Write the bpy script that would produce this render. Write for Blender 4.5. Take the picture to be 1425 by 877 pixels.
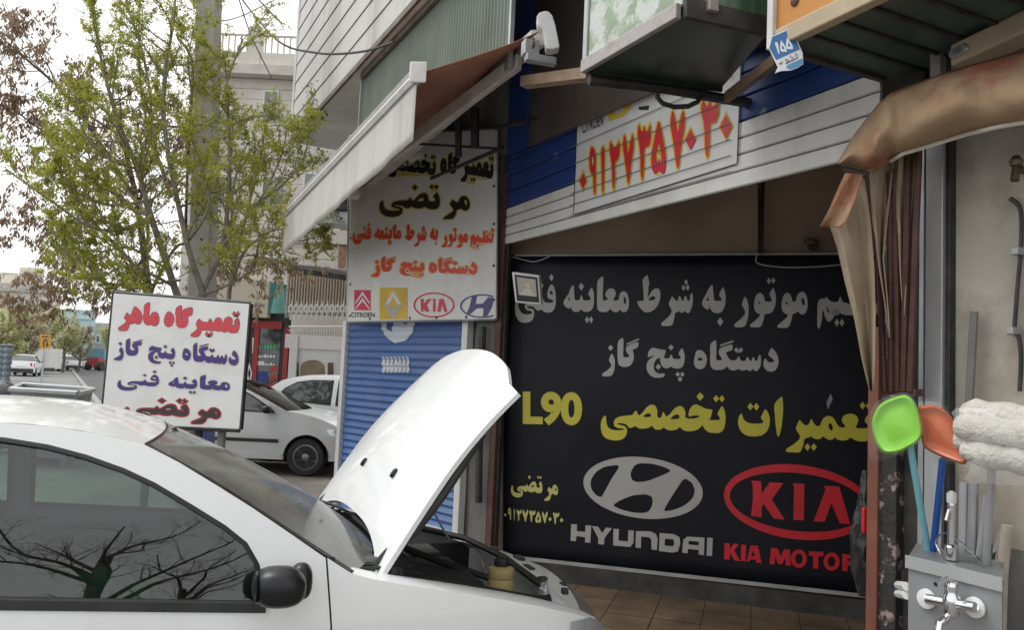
import bpy, bmesh, math, random
import numpy as np
from math import sin, cos, tan, atan, radians, pi, sqrt
from mathutils import Vector, Matrix
from mathutils.geometry import delaunay_2d_cdt, tessellate_polygon

scene = bpy.context.scene
for o in list(bpy.data.objects):
    bpy.data.objects.remove(o, do_unlink=True)
rng = random.Random(7)

# ---------------------------------------------------------------- camera, sky, sun, exposure
F_PX, CX, CY = 1100.0, 712.5, 438.5           # focal length in pixels of the 1425 x 877 photograph
EYE = np.array([0.0, 0.0, 1.7])
ROLL = atan(0.045)
PITCH = radians(4.236)
_X = np.array([1.0, 0, 0])
FW = np.array([0, cos(PITCH), sin(PITCH)])
_U = np.array([0, -sin(PITCH), cos(PITCH)])
RT = _X * cos(ROLL) + _U * sin(ROLL)
UP = _U * cos(ROLL) - _X * sin(ROLL)

cam_data = bpy.data.cameras.new('camera')
cam_data.sensor_fit = 'HORIZONTAL'
cam_data.sensor_width = 36.0
cam_data.lens = 36.0 * F_PX / 1425.0
cam_data.clip_start = 0.05
cam_data.clip_end = 3000.0
cam = bpy.data.objects.new('camera', cam_data)
scene.collection.objects.link(cam)
cam.matrix_world = Matrix(((RT[0], UP[0], -FW[0], EYE[0]), (RT[1], UP[1], -FW[1], EYE[1]),
                           (RT[2], UP[2], -FW[2], EYE[2]), (0, 0, 0, 1)))
scene.camera = cam

SUN_EL, SUN_AZ = radians(58), radians(-75)     # azimuth from +Y towards +X
world = bpy.data.worlds.new('World')
scene.world = world
world.use_nodes = True
wn = world.node_tree
bg = wn.nodes['Background']
sky = wn.nodes.new('ShaderNodeTexSky')
sky.sky_type = 'NISHITA'
sky.sun_disc = False
sky.sun_elevation = SUN_EL
sky.sun_rotation = SUN_AZ
sky.dust_density = 6.0
sky.air_density = 1.2
sky.ozone_density = 1.0
hsv = wn.nodes.new('ShaderNodeHueSaturation')
hsv.inputs['Saturation'].default_value = 0.12
mixw = wn.nodes.new('ShaderNodeMixRGB')
mixw.inputs['Fac'].default_value = 0.72        # closed cloud deck veils most of the clear sky
mixw.inputs['Color2'].default_value = (8.6, 8.7, 8.75, 1)
wn.links.new(sky.outputs[0], hsv.inputs['Color'])
wn.links.new(hsv.outputs[0], mixw.inputs['Color1'])
wn.links.new(mixw.outputs[0], bg.inputs['Color'])
bg.inputs['Strength'].default_value = 0.115

sun_d = bpy.data.lights.new('sun', 'SUN')
sun_d.energy = 0.9
sun_d.angle = radians(25)
sun_d.color = (1.0, 0.97, 0.93)
sun = bpy.data.objects.new('sun', sun_d)
scene.collection.objects.link(sun)
sun.rotation_euler = (pi / 2 - SUN_EL, 0, -SUN_AZ + pi)

scene.view_settings.view_transform = 'Standard'
scene.view_settings.look = 'None'
scene.view_settings.gamma = 1.0
scene.view_settings.use_curve_mapping = False
scene.view_settings.exposure = 0.75
try:
    scene.cycles.max_bounces = 7
    scene.cycles.transparent_max_bounces = 12
    scene.cycles.use_denoising = True
except Exception:
    pass

# ---------------------------------------------------------------- geometry helpers
def ray(u, v):
    d = FW * F_PX + RT * (u - CX) - UP * (v - CY)
    return d / np.linalg.norm(d)
def atY(u, v, y):
    """world point seen at (u, v) of the photograph, y metres ahead"""
    d = ray(u, v)
    return EYE + d * (y / d[1])
def atZ(u, v, z):
    d = ray(u, v)
    return EYE + d * ((z - EYE[2]) / d[2])
def onpl(u, v, p, n):
    d = ray(u, v)
    return EYE + d * ((np.asarray(p) - EYE).dot(n) / d.dot(n))
def vec(*a):
    return np.array(a, float)
def unit(a):
    a = np.asarray(a, float)
    return a / np.linalg.norm(a)
ZUP = vec(0, 0, 1)

MATS = {}
def mat(name, col, rough=0.6, metal=0.0, var=0.12, scale=6.0, bump=0.0, bscale=None, coat=0.0, dirt=None, dirt_amt=0.0,
        dirt_scale=2.0, streak=False, spec=0.5, thr=(0.45, 0.7), rvar=0.0):
    """procedural material: base colour with noise variation, optional blotches or runs of dirt, optional bump"""
    if name in MATS:
        return MATS[name]
    m = bpy.data.materials.new(name)
    m.use_nodes = True
    nt = m.node_tree
    b = nt.nodes['Principled BSDF']
    L = nt.links
    tc = nt.nodes.new('ShaderNodeTexCoord')
    nz = nt.nodes.new('ShaderNodeTexNoise')
    nz.inputs['Scale'].default_value = scale
    nz.inputs['Detail'].default_value = 6
    L.new(tc.outputs['Object'], nz.inputs['Vector'])
    rp = nt.nodes.new('ShaderNodeValToRGB')
    c = np.array(col[:3])
    lo, hi = np.clip(c * (1 - var), 0, 1), np.clip(c * (1 + var), 0, 1)
    rp.color_ramp.elements[0].position = 0.3
    rp.color_ramp.elements[1].position = 0.7
    rp.color_ramp.elements[0].color = (*lo, 1)
    rp.color_ramp.elements[1].color = (*hi, 1)
    L.new(nz.outputs['Fac'], rp.inputs['Fac'])
    out = rp.outputs['Color']
    if dirt is not None:
        mp = nt.nodes.new('ShaderNodeMapping')
        mp.inputs['Scale'].default_value = (1, 1, 0.12) if streak else (1, 1, 1)
        L.new(tc.outputs['Object'], mp.inputs['Vector'])
        n2 = nt.nodes.new('ShaderNodeTexNoise')
        n2.inputs['Scale'].default_value = dirt_scale
        n2.inputs['Detail'].default_value = 9
        n2.inputs['Roughness'].default_value = 0.65
        L.new(mp.outputs[0], n2.inputs['Vector'])
        r2 = nt.nodes.new('ShaderNodeMapRange')
        r2.inputs['From Min'].default_value = thr[0]
        r2.inputs['From Max'].default_value = thr[1]
        r2.inputs['To Max'].default_value = dirt_amt
        L.new(n2.outputs['Fac'], r2.inputs['Value'])
        mx = nt.nodes.new('ShaderNodeMixRGB')
        mx.inputs['Color2'].default_value = (*dirt[:3], 1)
        L.new(out, mx.inputs['Color1'])
        L.new(r2.outputs[0], mx.inputs['Fac'])
        out = mx.outputs[0]
    L.new(out, b.inputs['Base Color'])
    b.inputs['Roughness'].default_value = rough
    if rvar:
        r3 = nt.nodes.new('ShaderNodeMapRange')
        r3.inputs['To Min'].default_value = max(0.02, rough - rvar)
        r3.inputs['To Max'].default_value = rough + rvar
        L.new(nz.outputs['Fac'], r3.inputs['Value'])
        L.new(r3.outputs[0], b.inputs['Roughness'])
    b.inputs['Metallic'].default_value = metal
    b.inputs['Specular IOR Level'].default_value = spec
    if coat:
        b.inputs['Coat Weight'].default_value = coat
        b.inputs['Coat Roughness'].default_value = 0.06
    if bump:
        n3 = nt.nodes.new('ShaderNodeTexNoise')
        n3.inputs['Scale'].default_value = bscale or scale * 6
        n3.inputs['Detail'].default_value = 5
        L.new(tc.outputs['Object'], n3.inputs['Vector'])
        bp = nt.nodes.new('ShaderNodeBump')
        bp.inputs['Strength'].default_value = bump
        bp.inputs['Distance'].default_value = 0.02
        L.new(n3.outputs['Fac'], bp.inputs['Height'])
        L.new(bp.outputs[0], b.inputs['Normal'])
    MATS[name] = m
    return m

def glass(name, tint=(0.75, 0.85, 0.82), refl=0.12, rough=0.01, dust=0.0):
    if name in MATS:
        return MATS[name]
    m = bpy.data.materials.new(name)
    m.use_nodes = True
    nt = m.node_tree
    nt.nodes.remove(nt.nodes['Principled BSDF'])
    o = nt.nodes['Material Output']
    tr = nt.nodes.new('ShaderNodeBsdfTransparent')
    tr.inputs['Color'].default_value = (*tint, 1)
    gl = nt.nodes.new('ShaderNodeBsdfGlossy')
    gl.inputs['Roughness'].default_value = rough
    fr = nt.nodes.new('ShaderNodeFresnel')
    fr.inputs['IOR'].default_value = 1.5
    ad = nt.nodes.new('ShaderNodeMath')
    ad.operation = 'ADD'
    ad.use_clamp = True
    ad.inputs[1].default_value = refl
    nt.links.new(fr.outputs[0], ad.inputs[0])
    mx = nt.nodes.new('ShaderNodeMixShader')
    nt.links.new(ad.outputs[0], mx.inputs[0])
    nt.links.new(tr.outputs[0], mx.inputs[1])
    nt.links.new(gl.outputs[0], mx.inputs[2])
    last = mx
    if dust:                                    # a thin even film of street dust with blotches
        df = nt.nodes.new('ShaderNodeBsdfDiffuse')
        df.inputs['Color'].default_value = (.42, .43, .40, 1)
        nz = nt.nodes.new('ShaderNodeTexNoise')
        nz.inputs['Scale'].default_value = 3.5
        nz.inputs['Detail'].default_value = 6
        tc = nt.nodes.new('ShaderNodeTexCoord')
        nt.links.new(tc.outputs['Object'], nz.inputs['Vector'])
        mr = nt.nodes.new('ShaderNodeMapRange')
        mr.inputs['From Min'].default_value = .3
        mr.inputs['From Max'].default_value = .7
        mr.inputs['To Min'].default_value = dust * .6
        mr.inputs['To Max'].default_value = dust * 1.4
        nt.links.new(nz.outputs['Fac'], mr.inputs['Value'])
        last = nt.nodes.new('ShaderNodeMixShader')
        nt.links.new(mr.outputs[0], last.inputs[0])
        nt.links.new(mx.outputs[0], last.inputs[1])
        nt.links.new(df.outputs[0], last.inputs[2])
    nt.links.new(last.outputs[0], o.inputs['Surface'])
    MATS[name] = m
    return m

def film(name, col=(0.85, 0.87, 0.88), alpha=0.045, rough=0.12):
    """clear crinkled wrapping film"""
    if name in MATS:
        return MATS[name]
    m = bpy.data.materials.new(name)
    m.use_nodes = True
    nt = m.node_tree
    b = nt.nodes['Principled BSDF']
    b.inputs['Base Color'].default_value = (*col, 1)
    b.inputs['Roughness'].default_value = rough
    b.inputs['Alpha'].default_value = alpha
    tc = nt.nodes.new('ShaderNodeTexCoord')
    n3 = nt.nodes.new('ShaderNodeTexNoise')
    n3.inputs['Scale'].default_value = 25
    nt.links.new(tc.outputs['Object'], n3.inputs['Vector'])
    bp = nt.nodes.new('ShaderNodeBump')
    bp.inputs['Strength'].default_value = 0.6
    nt.links.new(n3.outputs['Fac'], bp.inputs['Height'])
    nt.links.new(bp.outputs[0], b.inputs['Normal'])
    MATS[name] = m
    return m

def leafmat(name, col, var=.25):
    """thin leaf: diffuse with light coming through"""
    m = mat(name, col, .55, var=var, scale=3)
    nt = m.node_tree
    b = nt.nodes['Principled BSDF']
    tl = nt.nodes.new('ShaderNodeBsdfTranslucent')
    mx = nt.nodes.new('ShaderNodeMixShader')
    mx.inputs[0].default_value = .42
    src = b.inputs['Base Color'].links[0].from_socket
    nt.links.new(src, tl.inputs['Color'])
    nt.links.new(b.outputs[0], mx.inputs[1])
    nt.links.new(tl.outputs[0], mx.inputs[2])
    nt.links.new(mx.outputs[0], nt.nodes['Material Output'].inputs['Surface'])
    return m

class MB:
    """collects faces and links them as ONE mesh object"""
    def __init__(self):
        self.v, self.f = [], []
    def add(self, verts, faces):
        k = len(self.v)
        self.v += [tuple(float(c) for c in p) for p in verts]
        self.f += [tuple(i + k for i in f) for f in faces]
        return self
    def quad(self, a, b, c, d):
        return self.add([a, b, c, d], [(0, 1, 2, 3)])
    def box(self, o, ax, ay, az):
        """box from corner o spanned by three vectors"""
        o, ax, ay, az = map(np.asarray, (o, ax, ay, az))
        p = [o, o + ax, o + ax + ay, o + ay, o + az, o + ax + az, o + ax + ay + az, o + ay + az]
        return self.add(p, [(0, 3, 2, 1), (4, 5, 6, 7), (0, 1, 5, 4), (1, 2, 6, 5), (2, 3, 7, 6), (3, 0, 4, 7)])
    def cbox(self, c, sx, sy, sz, rz=0.0):
        ax, ay = vec(cos(rz), sin(rz), 0) * sx, vec(-sin(rz), cos(rz), 0) * sy
        az = vec(0, 0, sz)
        return self.box(np.asarray(c) - ax / 2 - ay / 2 - az / 2, ax, ay, az)
    def prism(self, poly, ext):
        """planar polygon swept along ext"""
        poly = [np.asarray(p, float) for p in poly]
        ext = np.asarray(ext, float)
        n = len(poly)
        tris = tessellate_polygon([[Vector(p) for p in poly]])
        fs = [tuple(t) for t in tris] + [tuple(i + n for i in reversed(t)) for t in tris]
        for i in range(n):
            j = (i + 1) % n
            fs.append((i, j, j + n, i + n))
        return self.add(poly + [p + ext for p in poly], fs)
    def tube(self, path, r, seg=8, cap=True):
        path = [np.asarray(p, float) for p in path]
        rs = r if isinstance(r, (list, tuple)) else [r] * len(path)
        vs, fs = [], []
        ref = None
        for i, p in enumerate(path):
            t = unit(path[min(i + 1, len(path) - 1)] - path[max(i - 1, 0)])
            if ref is None:
                ref = vec(0, 0, 1) if abs(t[2]) < 0.9 else vec(1, 0, 0)
            a = ref - t * ref.dot(t)
            a = unit(a)
            ref = a
            b = np.cross(t, a)
            for k in range(seg):
                w = 2 * pi * k / seg
                vs.append(p + (a * cos(w) + b * sin(w)) * rs[i])
        for i in range(len(path) - 1):
            for k in range(seg):
                k2 = (k + 1) % seg
                fs.append((i * seg + k, i * seg + k2, (i + 1) * seg + k2, (i + 1) * seg + k))
        if cap:
            fs.append(tuple(reversed(range(seg))))
            fs.append(tuple((len(path) - 1) * seg + k for k in range(seg)))
        return self.add(vs, fs)
    def lathe(self, prof, c, axis=ZUP, seg=20, closed=False):
        """profile of (radius, height) turned about axis through c"""
        axis = unit(axis)
        ref = vec(0, 0, 1) if abs(axis[2]) < 0.9 else vec(1, 0, 0)
        a = unit(ref - axis * ref.dot(axis))
        b = np.cross(axis, a)
        c = np.asarray(c, float)
        vs, fs = [], []
        n = len(prof)
        for r, h in prof:
            for k in range(seg):
                w = 2 * pi * k / seg
                vs.append(c + axis * h + (a * cos(w) + b * sin(w)) * r)
        for i in range(n if closed else n - 1):
            i2 = (i + 1) % n
            for k in range(seg):
                k2 = (k + 1) % seg
                fs.append((i * seg + k, i * seg + k2, i2 * seg + k2, i2 * seg + k))
        if not closed:
            fs.append(tuple(reversed(range(seg))))
            fs.append(tuple((n - 1) * seg + k for k in range(seg)))
        return self.add(vs, fs)
    def grid(self, rows):
        """rows of points, all the same length"""
        n = len(rows[0])
        fs = []
        for i in range(len(rows) - 1):
            for k in range(n - 1):
                fs.append((i * n + k, i * n + k + 1, (i + 1) * n + k + 1, (i + 1) * n + k))
        return self.add([p for r in rows for p in r], fs)
    def build(self, name, m, parent=None, smooth=False, solid=0.0, bevel=0.0, angle=35):
        me = bpy.data.meshes.new(name)
        off = np.zeros(3)
        if parent is not None:
            q = parent
            while q is not None:
                off = off + np.array(q.location)
                q = q.parent
        pts = [tuple(np.array(p) - off) for p in self.v]
        me.from_pydata(pts, [], self.f)
        me.validate()
        bm = bmesh.new()
        bm.from_mesh(me)
        bmesh.ops.remove_doubles(bm, verts=bm.verts, dist=2e-5)
        bmesh.ops.recalc_face_normals(bm, faces=bm.faces)
        bm.to_mesh(me)
        bm.free()
        me.materials.append(m)
        o = bpy.data.objects.new(name, me)
        scene.collection.objects.link(o)
        if parent is not None:
            o.parent = parent
        if smooth:
            for p in me.polygons:
                p.use_smooth = True
            try:
                me.set_sharp_from_angle(angle=radians(angle))
            except Exception:
                pass
        if solid:
            s = o.modifiers.new('solid', 'SOLIDIFY')
            s.thickness = solid
            s.offset = -1
        if bevel:
            s = o.modifiers.new('bevel', 'BEVEL')
            s.width = bevel
            s.segments = 2
            s.limit_method = 'ANGLE'
            s.angle_limit = radians(40)
        return o

def tag(o, label=None, cat=None, group=None, kind=None):
    if label:
        o['label'] = label
    if cat:
        o['category'] = cat
    if group:
        o['group'] = group
    if kind:
        o['kind'] = kind
    return o
def thing(name, label, cat, loc=(0, 0, 0), group=None):
    o = bpy.data.objects.new(name, None)
    o.empty_display_size = 0.2
    scene.collection.objects.link(o)
    o.location = tuple(float(c) for c in loc)
    return tag(o, label, cat, group)
def struct(o):
    o['kind'] = 'structure'
    return o
def copy_thing(root, loc, rz=0.0, sc=1.0):
    def rec(o, par):
        c = o.copy()
        scene.collection.objects.link(c)
        c.parent = par
        for ch in list(o.children):
            rec(ch, c)
        return c
    r = rec(root, None)
    r.location = loc
    r.rotation_euler = (0, 0, rz)
    r.scale = (sc, sc, sc)
    return r

def smooth_poly(pts, it=1):
    """corner cutting that keeps sharp corners readable"""
    for _ in range(it):
        q = []
        n = len(pts)
        for i in range(n):
            a, b = pts[i], pts[(i + 1) % n]
            q.append((a[0] * .8 + b[0] * .2, a[1] * .8 + b[1] * .2))
            q.append((a[0] * .2 + b[0] * .8, a[1] * .2 + b[1] * .8))
        pts = q
    return pts

def flat_mesh(polys, offset=0.0):
    """outlines and holes (any units) filled as flat shape; offset grows the outline"""
    cu = bpy.data.curves.new('outline', 'CURVE')
    cu.dimensions = '2D'
    cu.fill_mode = 'BOTH'
    cu.offset = offset
    for pl in polys:
        s = cu.splines.new('POLY')
        s.points.add(len(pl) - 1)
        for i, (x, y) in enumerate(pl):
            s.points[i].co = (x, -y, 0, 1)
        s.use_cyclic_u = True
    ob = bpy.data.objects.new('outline', cu)
    me = bpy.data.meshes.new_from_object(ob)
    vs = [(v.co.x, -v.co.y) for v in me.vertices]
    fs = [tuple(p.vertices) for p in me.polygons]
    bpy.data.meshes.remove(me)
    bpy.data.objects.remove(ob)
    bpy.data.curves.remove(cu)
    return vs, fs
# ---------------------------------------------------------------- lettering: outlines in photo-crop units (x0, y0, scale)
def D(x, y, rx, ry):
    return [(x, y - ry), (x + rx, y), (x, y + ry), (x - rx, y)]
WORDS = {
 'moayene': ((780, 378, 11.24), [
  [(672,55),(668,200),(660,330),(662,455),(700,452),(735,440),(745,425),(710,395),(697,360),(705,330),(720,318),(735,285),(775,260),(820,265),(850,290),(865,330),(860,370),(840,410),(825,440),(830,455),(890,450),(912,445),(915,400),(930,345),(960,312),(1000,308),(1035,330),(1060,390),(1072,470),(1068,550),(1045,610),(1010,636),(975,636),(945,615),(930,590),(915,615),(880,638),(845,636),(800,610),(770,580),(755,610),(720,632),(660,635),(610,625),(585,600),(572,550),(570,450),(573,300),(572,145)],
  [(990,395),(1010,400),(1028,440),(1025,500),(1010,515),(992,490),(985,430)],
  [(488,240),(510,290),(522,350),(525,430),(522,500),(510,560),(485,605),(440,630),(380,633),(345,620),(322,590),(305,615),(270,632),(220,633),(190,615),(172,580),(165,548),(150,575),(130,582),(90,562),(55,525),(45,490),(60,440),(95,390),(140,330),(145,280),(205,195),(212,300),(220,450),(270,450),(300,440),(310,400),(323,360),(345,400),(350,440),(375,452),(440,452),(475,440),(460,395),(430,355),(450,305)],
  [(140,395),(148,450),(112,450)]], [D(325,235,42,62), D(414,755,32,56), D(478,755,32,56)]),
 'mayenae': ((780, 378, 11.24), [
  [(672,55),(668,200),(660,330),(662,455),(700,455),(712,400),(730,345),(760,312),(800,308),(835,330),(860,390),(872,470),(868,550),(845,610),(810,636),(775,636),(745,615),(730,600),(700,632),(660,635),(610,625),(585,600),(572,550),(570,450),(573,300),(572,145)],
  [(790,395),(810,400),(828,440),(825,500),(810,515),(792,490),(785,430)],
  [(488,240),(510,290),(522,350),(525,430),(522,500),(510,560),(485,605),(440,630),(380,633),(345,620),(322,590),(305,615),(270,632),(200,633),(150,600),(120,630),(60,632),(20,600),(5,560),(-10,580),(-40,575),(-90,545),(-120,490),(-100,430),(-50,370),(-15,320),(-10,270),(40,195),(52,300),(60,450),(110,450),(130,440),(95,400),(90,360),(110,320),(150,300),(200,310),(225,350),(215,400),(190,445),(220,450),(270,450),(300,440),(310,400),(323,360),(345,400),(350,440),(375,452),(440,452),(475,440),(460,395),(430,355),(450,305)],
  [(-25,395),(-15,450),(-55,450)]], [D(325,235,42,62), D(414,755,32,56), D(478,755,32,56)]),
 'shart': ((880, 378, 11.24), [
  [(235,40),(255,130),(270,190),(250,225),(250,330),(235,400),(260,385),(290,320),(335,275),(385,258),(415,270),(435,310),(441,370),(430,450),(400,530),(350,590),(290,630),(230,640),(180,630),(130,580),(95,530),(75,485),(80,465),(140,460),(182,458),(175,350),(165,220),(155,125)],
  [(245,452),(270,415),(310,385),(345,385),(360,410),(355,440),(310,450)],
  [(935,320),(948,400),(945,500),(920,590),(895,640),(865,652),(835,635),(818,605),(800,640),(770,648),(740,630),(728,605),(710,635),(665,645),(662,700),(640,800),(615,850),(460,855),(450,820),(460,800),(530,740),(600,670),(618,620),(600,570),(565,510),(590,450),(620,380),(650,420),(690,460),(715,450),(722,400),(738,375),(755,400),(765,440),(790,460),(805,450),(812,400),(830,375),(850,400),(860,450),(880,462),(900,450),(898,380)]],
  [D(840,165,30,48), D(800,255,32,48), D(865,250,32,52)]),
 'be': ((970, 378, 8.906), [
  [(322,185),(345,240),(357,320),(350,410),(325,480),(285,515),(225,518),(185,495),(160,450),(155,410),(152,455),(140,475),(105,462),(70,430),(60,395),(75,340),(110,285),(135,235),(140,215),(192,150),(200,230),(210,362),(250,365),(305,360),(300,330),(270,290),(300,225)],
  [(140,310),(150,362),(112,362)]], [D(287,622,38,56)]),
 'motor': ((970, 378, 8.906), [
  [(595,300),(625,360),(640,440),(638,540),(620,620),(590,690),(470,692),(458,665),(475,640),(540,590),(590,535),(600,500),(580,460),(552,410),(570,355)],
  [(948,195),(970,260),(980,340),(970,420),(945,485),(910,520),(835,525),(825,600),(790,692),(665,692),(655,670),(665,650),(720,610),(770,560),(785,528),(740,515),(712,475),(705,410),(715,340),(740,280),(780,258),(815,280),(835,330),(840,372),(900,375),(930,365),(915,320),(893,275),(925,225)],
  [(752,378),(775,375),(790,400),(765,402)],
  [(1180,372),(1225,370),(1235,310),(1265,260),(1310,245),(1345,270),(1368,340),(1372,430),(1355,500),(1320,535),(1280,530),(1250,490),(1230,515),(1180,530),(1172,600),(1135,700),(1005,700),(993,680),(1005,660),(1060,615),(1110,570),(1130,532),(1085,520),(1055,485),(1045,420),(1055,340),(1080,280),(1120,260),(1155,280),(1175,330)],
  [(1090,380),(1115,378),(1135,405),(1105,410)], [(1310,320),(1330,350),(1338,410),(1320,425),(1300,390),(1293,340)]],
  [D(890,115,27,42), D(945,112,27,42)]),
 'dastgah': ((960, 465, 10.96), [
  [(130,240),(190,255),(235,300),(262,370),(255,440),(230,505),(190,535),(140,538),(95,520),(65,470),(60,420),(75,340),(95,265)],
  [(120,375),(150,352),(205,390),(180,408),(130,405)],
  [(405,75),(405,250),(400,395),(440,405),(498,395),(470,350),(440,300),(448,215),(655,148),(650,245),(595,262),(545,285),(580,350),(615,400),(660,405),(705,400),(725,370),(740,340),(755,350),(775,400),(800,412),(850,412),(860,370),(880,345),(895,370),(915,410),(940,408),(950,370),(970,350),(990,380),(1000,412),(1030,410),(1040,350),(1075,305),(1088,400),(1082,470),(1060,530),(1020,570),(985,560),(958,530),(940,560),(905,568),(880,550),(865,540),(830,560),(785,560),(740,530),(700,555),(650,558),(600,540),(565,490),(540,525),(490,548),(400,550),(350,540),(320,500),(308,440),(310,300),(308,150)],
  [(1245,205),(1300,260),(1340,330),(1355,420),(1340,500),(1300,560),(1240,580),(1180,565),(1135,520),(1118,460),(1130,400),(1155,365),(1175,410),(1210,435),(1255,432),(1292,420),(1265,380),(1190,320),(1215,260)]],
  [[(460,165),(660,95),(660,125),(460,190)], D(709,243,36,42), D(778,243,36,42)]),
 'panj': ((834, 465, 11.31), [
  [(1305,215),(1335,290),(1347,360),(1340,440),(1318,510),(1270,545),(1200,545),(1150,530),(1130,510),(1110,530),(1060,542),(1010,530),(975,490),(958,430),(960,370),(905,390),(870,440),(855,500),(862,560),(890,600),(940,625),(1020,620),(1033,645),(1010,680),(940,692),(870,690),(800,655),(755,590),(742,520),(755,440),(800,385),(880,345),(830,345),(790,360),(765,372),(765,310),(790,250),(840,212),(890,225),(960,245),(1050,250),(1035,320),(1010,375),(1050,385),(1100,385),(1115,350),(1130,318),(1148,350),(1160,385),(1200,395),(1250,395),(1288,385),(1270,350),(1243,315),(1270,260)]],
  [D(1128,213,45,48), D(928,518,42,50), D(1234,635,34,42), D(1306,635,34,42), D(1270,712,38,42)]),
 'gaz': ((834, 465, 11.31), [
  [(195,300),(225,350),(245,410),(245,500),(230,590),(190,668),(50,668),(42,640),(60,615),(130,570),(190,505),(185,470),(150,420),(160,370)],
  [(380,45),(380,200),(372,362),(420,370),(478,362),(450,310),(415,265),(425,185),(620,110),(612,215),(520,248),(540,310),(545,380),(525,450),(480,505),(430,518),(360,518),(315,495),(290,440),(285,300),(290,110)]],
  [[(428,150),(628,65),(622,95),(430,172)], D(178,218,42,48)]),
 'takhasosi': ((830, 545, 7.703), [
  [(90,255),(105,275),(105,330),(120,380),(160,412),(230,420),(300,412),(290,398),(230,395),(190,372),(183,333),(200,295),(250,268),(320,260),(385,255),(400,230),(425,200),(440,235),(455,260),(490,235),(530,180),(570,145),(610,140),(640,165),(655,210),(650,260),(665,285),(695,280),(705,240),(718,215),(735,250),(745,270),(780,255),(820,200),(860,165),(905,155),(940,180),(955,230),(950,280),(975,292),(1050,292),(1115,270),(1075,255),(1030,260),(995,275),(985,240),(1000,190),(1035,145),(1070,138),(1120,160),(1180,190),(1248,195),(1235,240),(1222,295),(1190,300),(1250,310),(1330,305),(1315,270),(1295,240),(1320,190),(1350,150),(1375,210),(1387,280),(1380,350),(1365,410),(1325,445),(1270,447),(1200,440),(1155,400),(1135,355),(1110,395),(1050,425),(970,430),(920,410),(895,380),(860,410),(800,420),(750,410),(720,385),(690,412),(640,412),(610,390),(595,365),(565,390),(500,402),(450,395),(415,370),(390,388),(345,392),(335,365),(300,345),(240,338),(215,350),(250,358),(310,375),(330,410),(325,460),(295,505),(240,527),(170,527),(100,505),(60,460),(45,390),(50,310)],
  [(495,275),(530,240),(565,232),(590,255),(580,272),(540,278)], [(785,297),(830,255),(870,243),(892,265),(885,292),(840,298)]],
  [D(1112,55,40,46), D(1283,78,31,40), D(1345,78,30,40)]),
 'at': ((1020, 545, 7.308), [
  [(90,220),(100,270),(130,310),(180,327),(250,330),(315,320),(300,290),(280,270),(310,210),(330,175),(360,220),(377,280),(372,350),(345,410),(300,448),(230,460),(150,455),(95,425),(60,370),(50,310),(62,250)],
  [(500,40),(510,120),(510,230),(495,360),(470,460),(450,460),(435,360),(425,230),(415,130)]], [D(177,155,30,40), D(238,157,30,40)]),
 'tamir': ((1020, 545, 7.308), [
  [(678,285),(710,330),(745,350),(775,330),(790,285),(803,285),(825,330),(850,355),(885,350),(900,310),(920,270),(960,248),(1005,255),(1035,285),(1060,340),(1085,365),(1130,370),(1145,350),(1115,320),(1105,285),(1125,245),(1170,228),(1220,228),(1260,250),(1278,295),(1265,335),(1240,370),(1290,378),(1380,372),(1365,335),(1335,300),(1360,250),(1395,210),(1420,260),(1432,330),(1425,400),(1405,460),(1370,505),(1310,512),(1240,500),(1195,465),(1165,495),(1110,502),(1060,490),(1040,465),(1010,492),(970,495),(935,470),(918,455),(895,480),(850,488),(815,475),(795,455),(770,470),(725,480),(720,530),(700,590),(680,625),(545,618),(535,600),(550,580),(610,545),(670,495),(685,460),(665,420),(635,385),(655,330)],
  [(985,320),(1005,335),(1018,370),(1008,400),(990,395),(972,360),(972,335)]],
  [D(758,567,30,40), D(822,567,30,40), D(1318,145,30,40), D(1380,147,30,40)]),
 'fani': ((160, 510, 17.8), [
  [(130,340),(150,365),(140,410),(160,460),(220,500),(300,515),(430,515),(495,500),(490,485),(440,478),(350,470),(300,435),(330,400),(400,372),(500,365),(600,370),(700,372),(730,320),(765,355),(800,390),(900,398),(1000,395),(1040,382),(1000,365),(900,352),(875,330),(885,280),(920,230),(980,205),(1035,222),(1075,270),(1092,340),(1085,420),(1040,470),(970,495),(850,497),(780,485),(720,462),(680,478),(610,475),(560,450),(500,432),(400,430),(345,440),(400,455),(510,460),(548,490),(535,540),(490,580),(380,600),(250,602),(150,580),(80,530),(55,470),(65,410),(95,360)],
  [(920,290),(960,272),(1010,285),(1020,315),(960,310)]], [D(735,222,48,32), D(980,138,55,38)]),
 'mortazi': ((520, 250, 10.18), [
  [(1118,272),(1150,310),(1200,320),(1210,270),(1240,235),(1290,228),(1335,265),(1360,330),(1352,395),(1320,432),(1280,435),(1240,410),(1220,410),(1170,428),(1160,490),(1115,555),(985,557),(975,545),(1000,520),(1080,470),(1130,430),(1110,390),(1070,350),(1090,310)],
  [(1290,280),(1315,300),(1322,345),(1305,365),(1285,335),(1280,300)],
  [(118,285),(135,310),(135,370),(165,415),(230,435),(330,435),(370,425),(350,408),(280,400),(245,370),(255,330),(310,300),(400,292),(490,290),(515,238),(535,290),(570,290),(610,240),(660,198),(720,188),(755,205),(775,260),(775,300),(800,305),(870,305),(865,270),(835,240),(860,205),(890,172),(920,220),(935,290),(930,360),(905,405),(850,417),(780,412),(740,395),(722,375),(690,400),(630,408),(570,398),(530,375),(490,405),(440,398),(400,365),(320,360),(280,362),(300,372),(380,378),(408,410),(400,470),(350,510),(270,525),(170,515),(100,470),(75,400),(85,330)],
  [(605,305),(650,268),(700,260),(712,285),(690,302)]], [D(580,113,38,40), D(818,103,31,34), D(882,105,31,34)]),
 'maher': ((160, 415, 11.875), [
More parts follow.
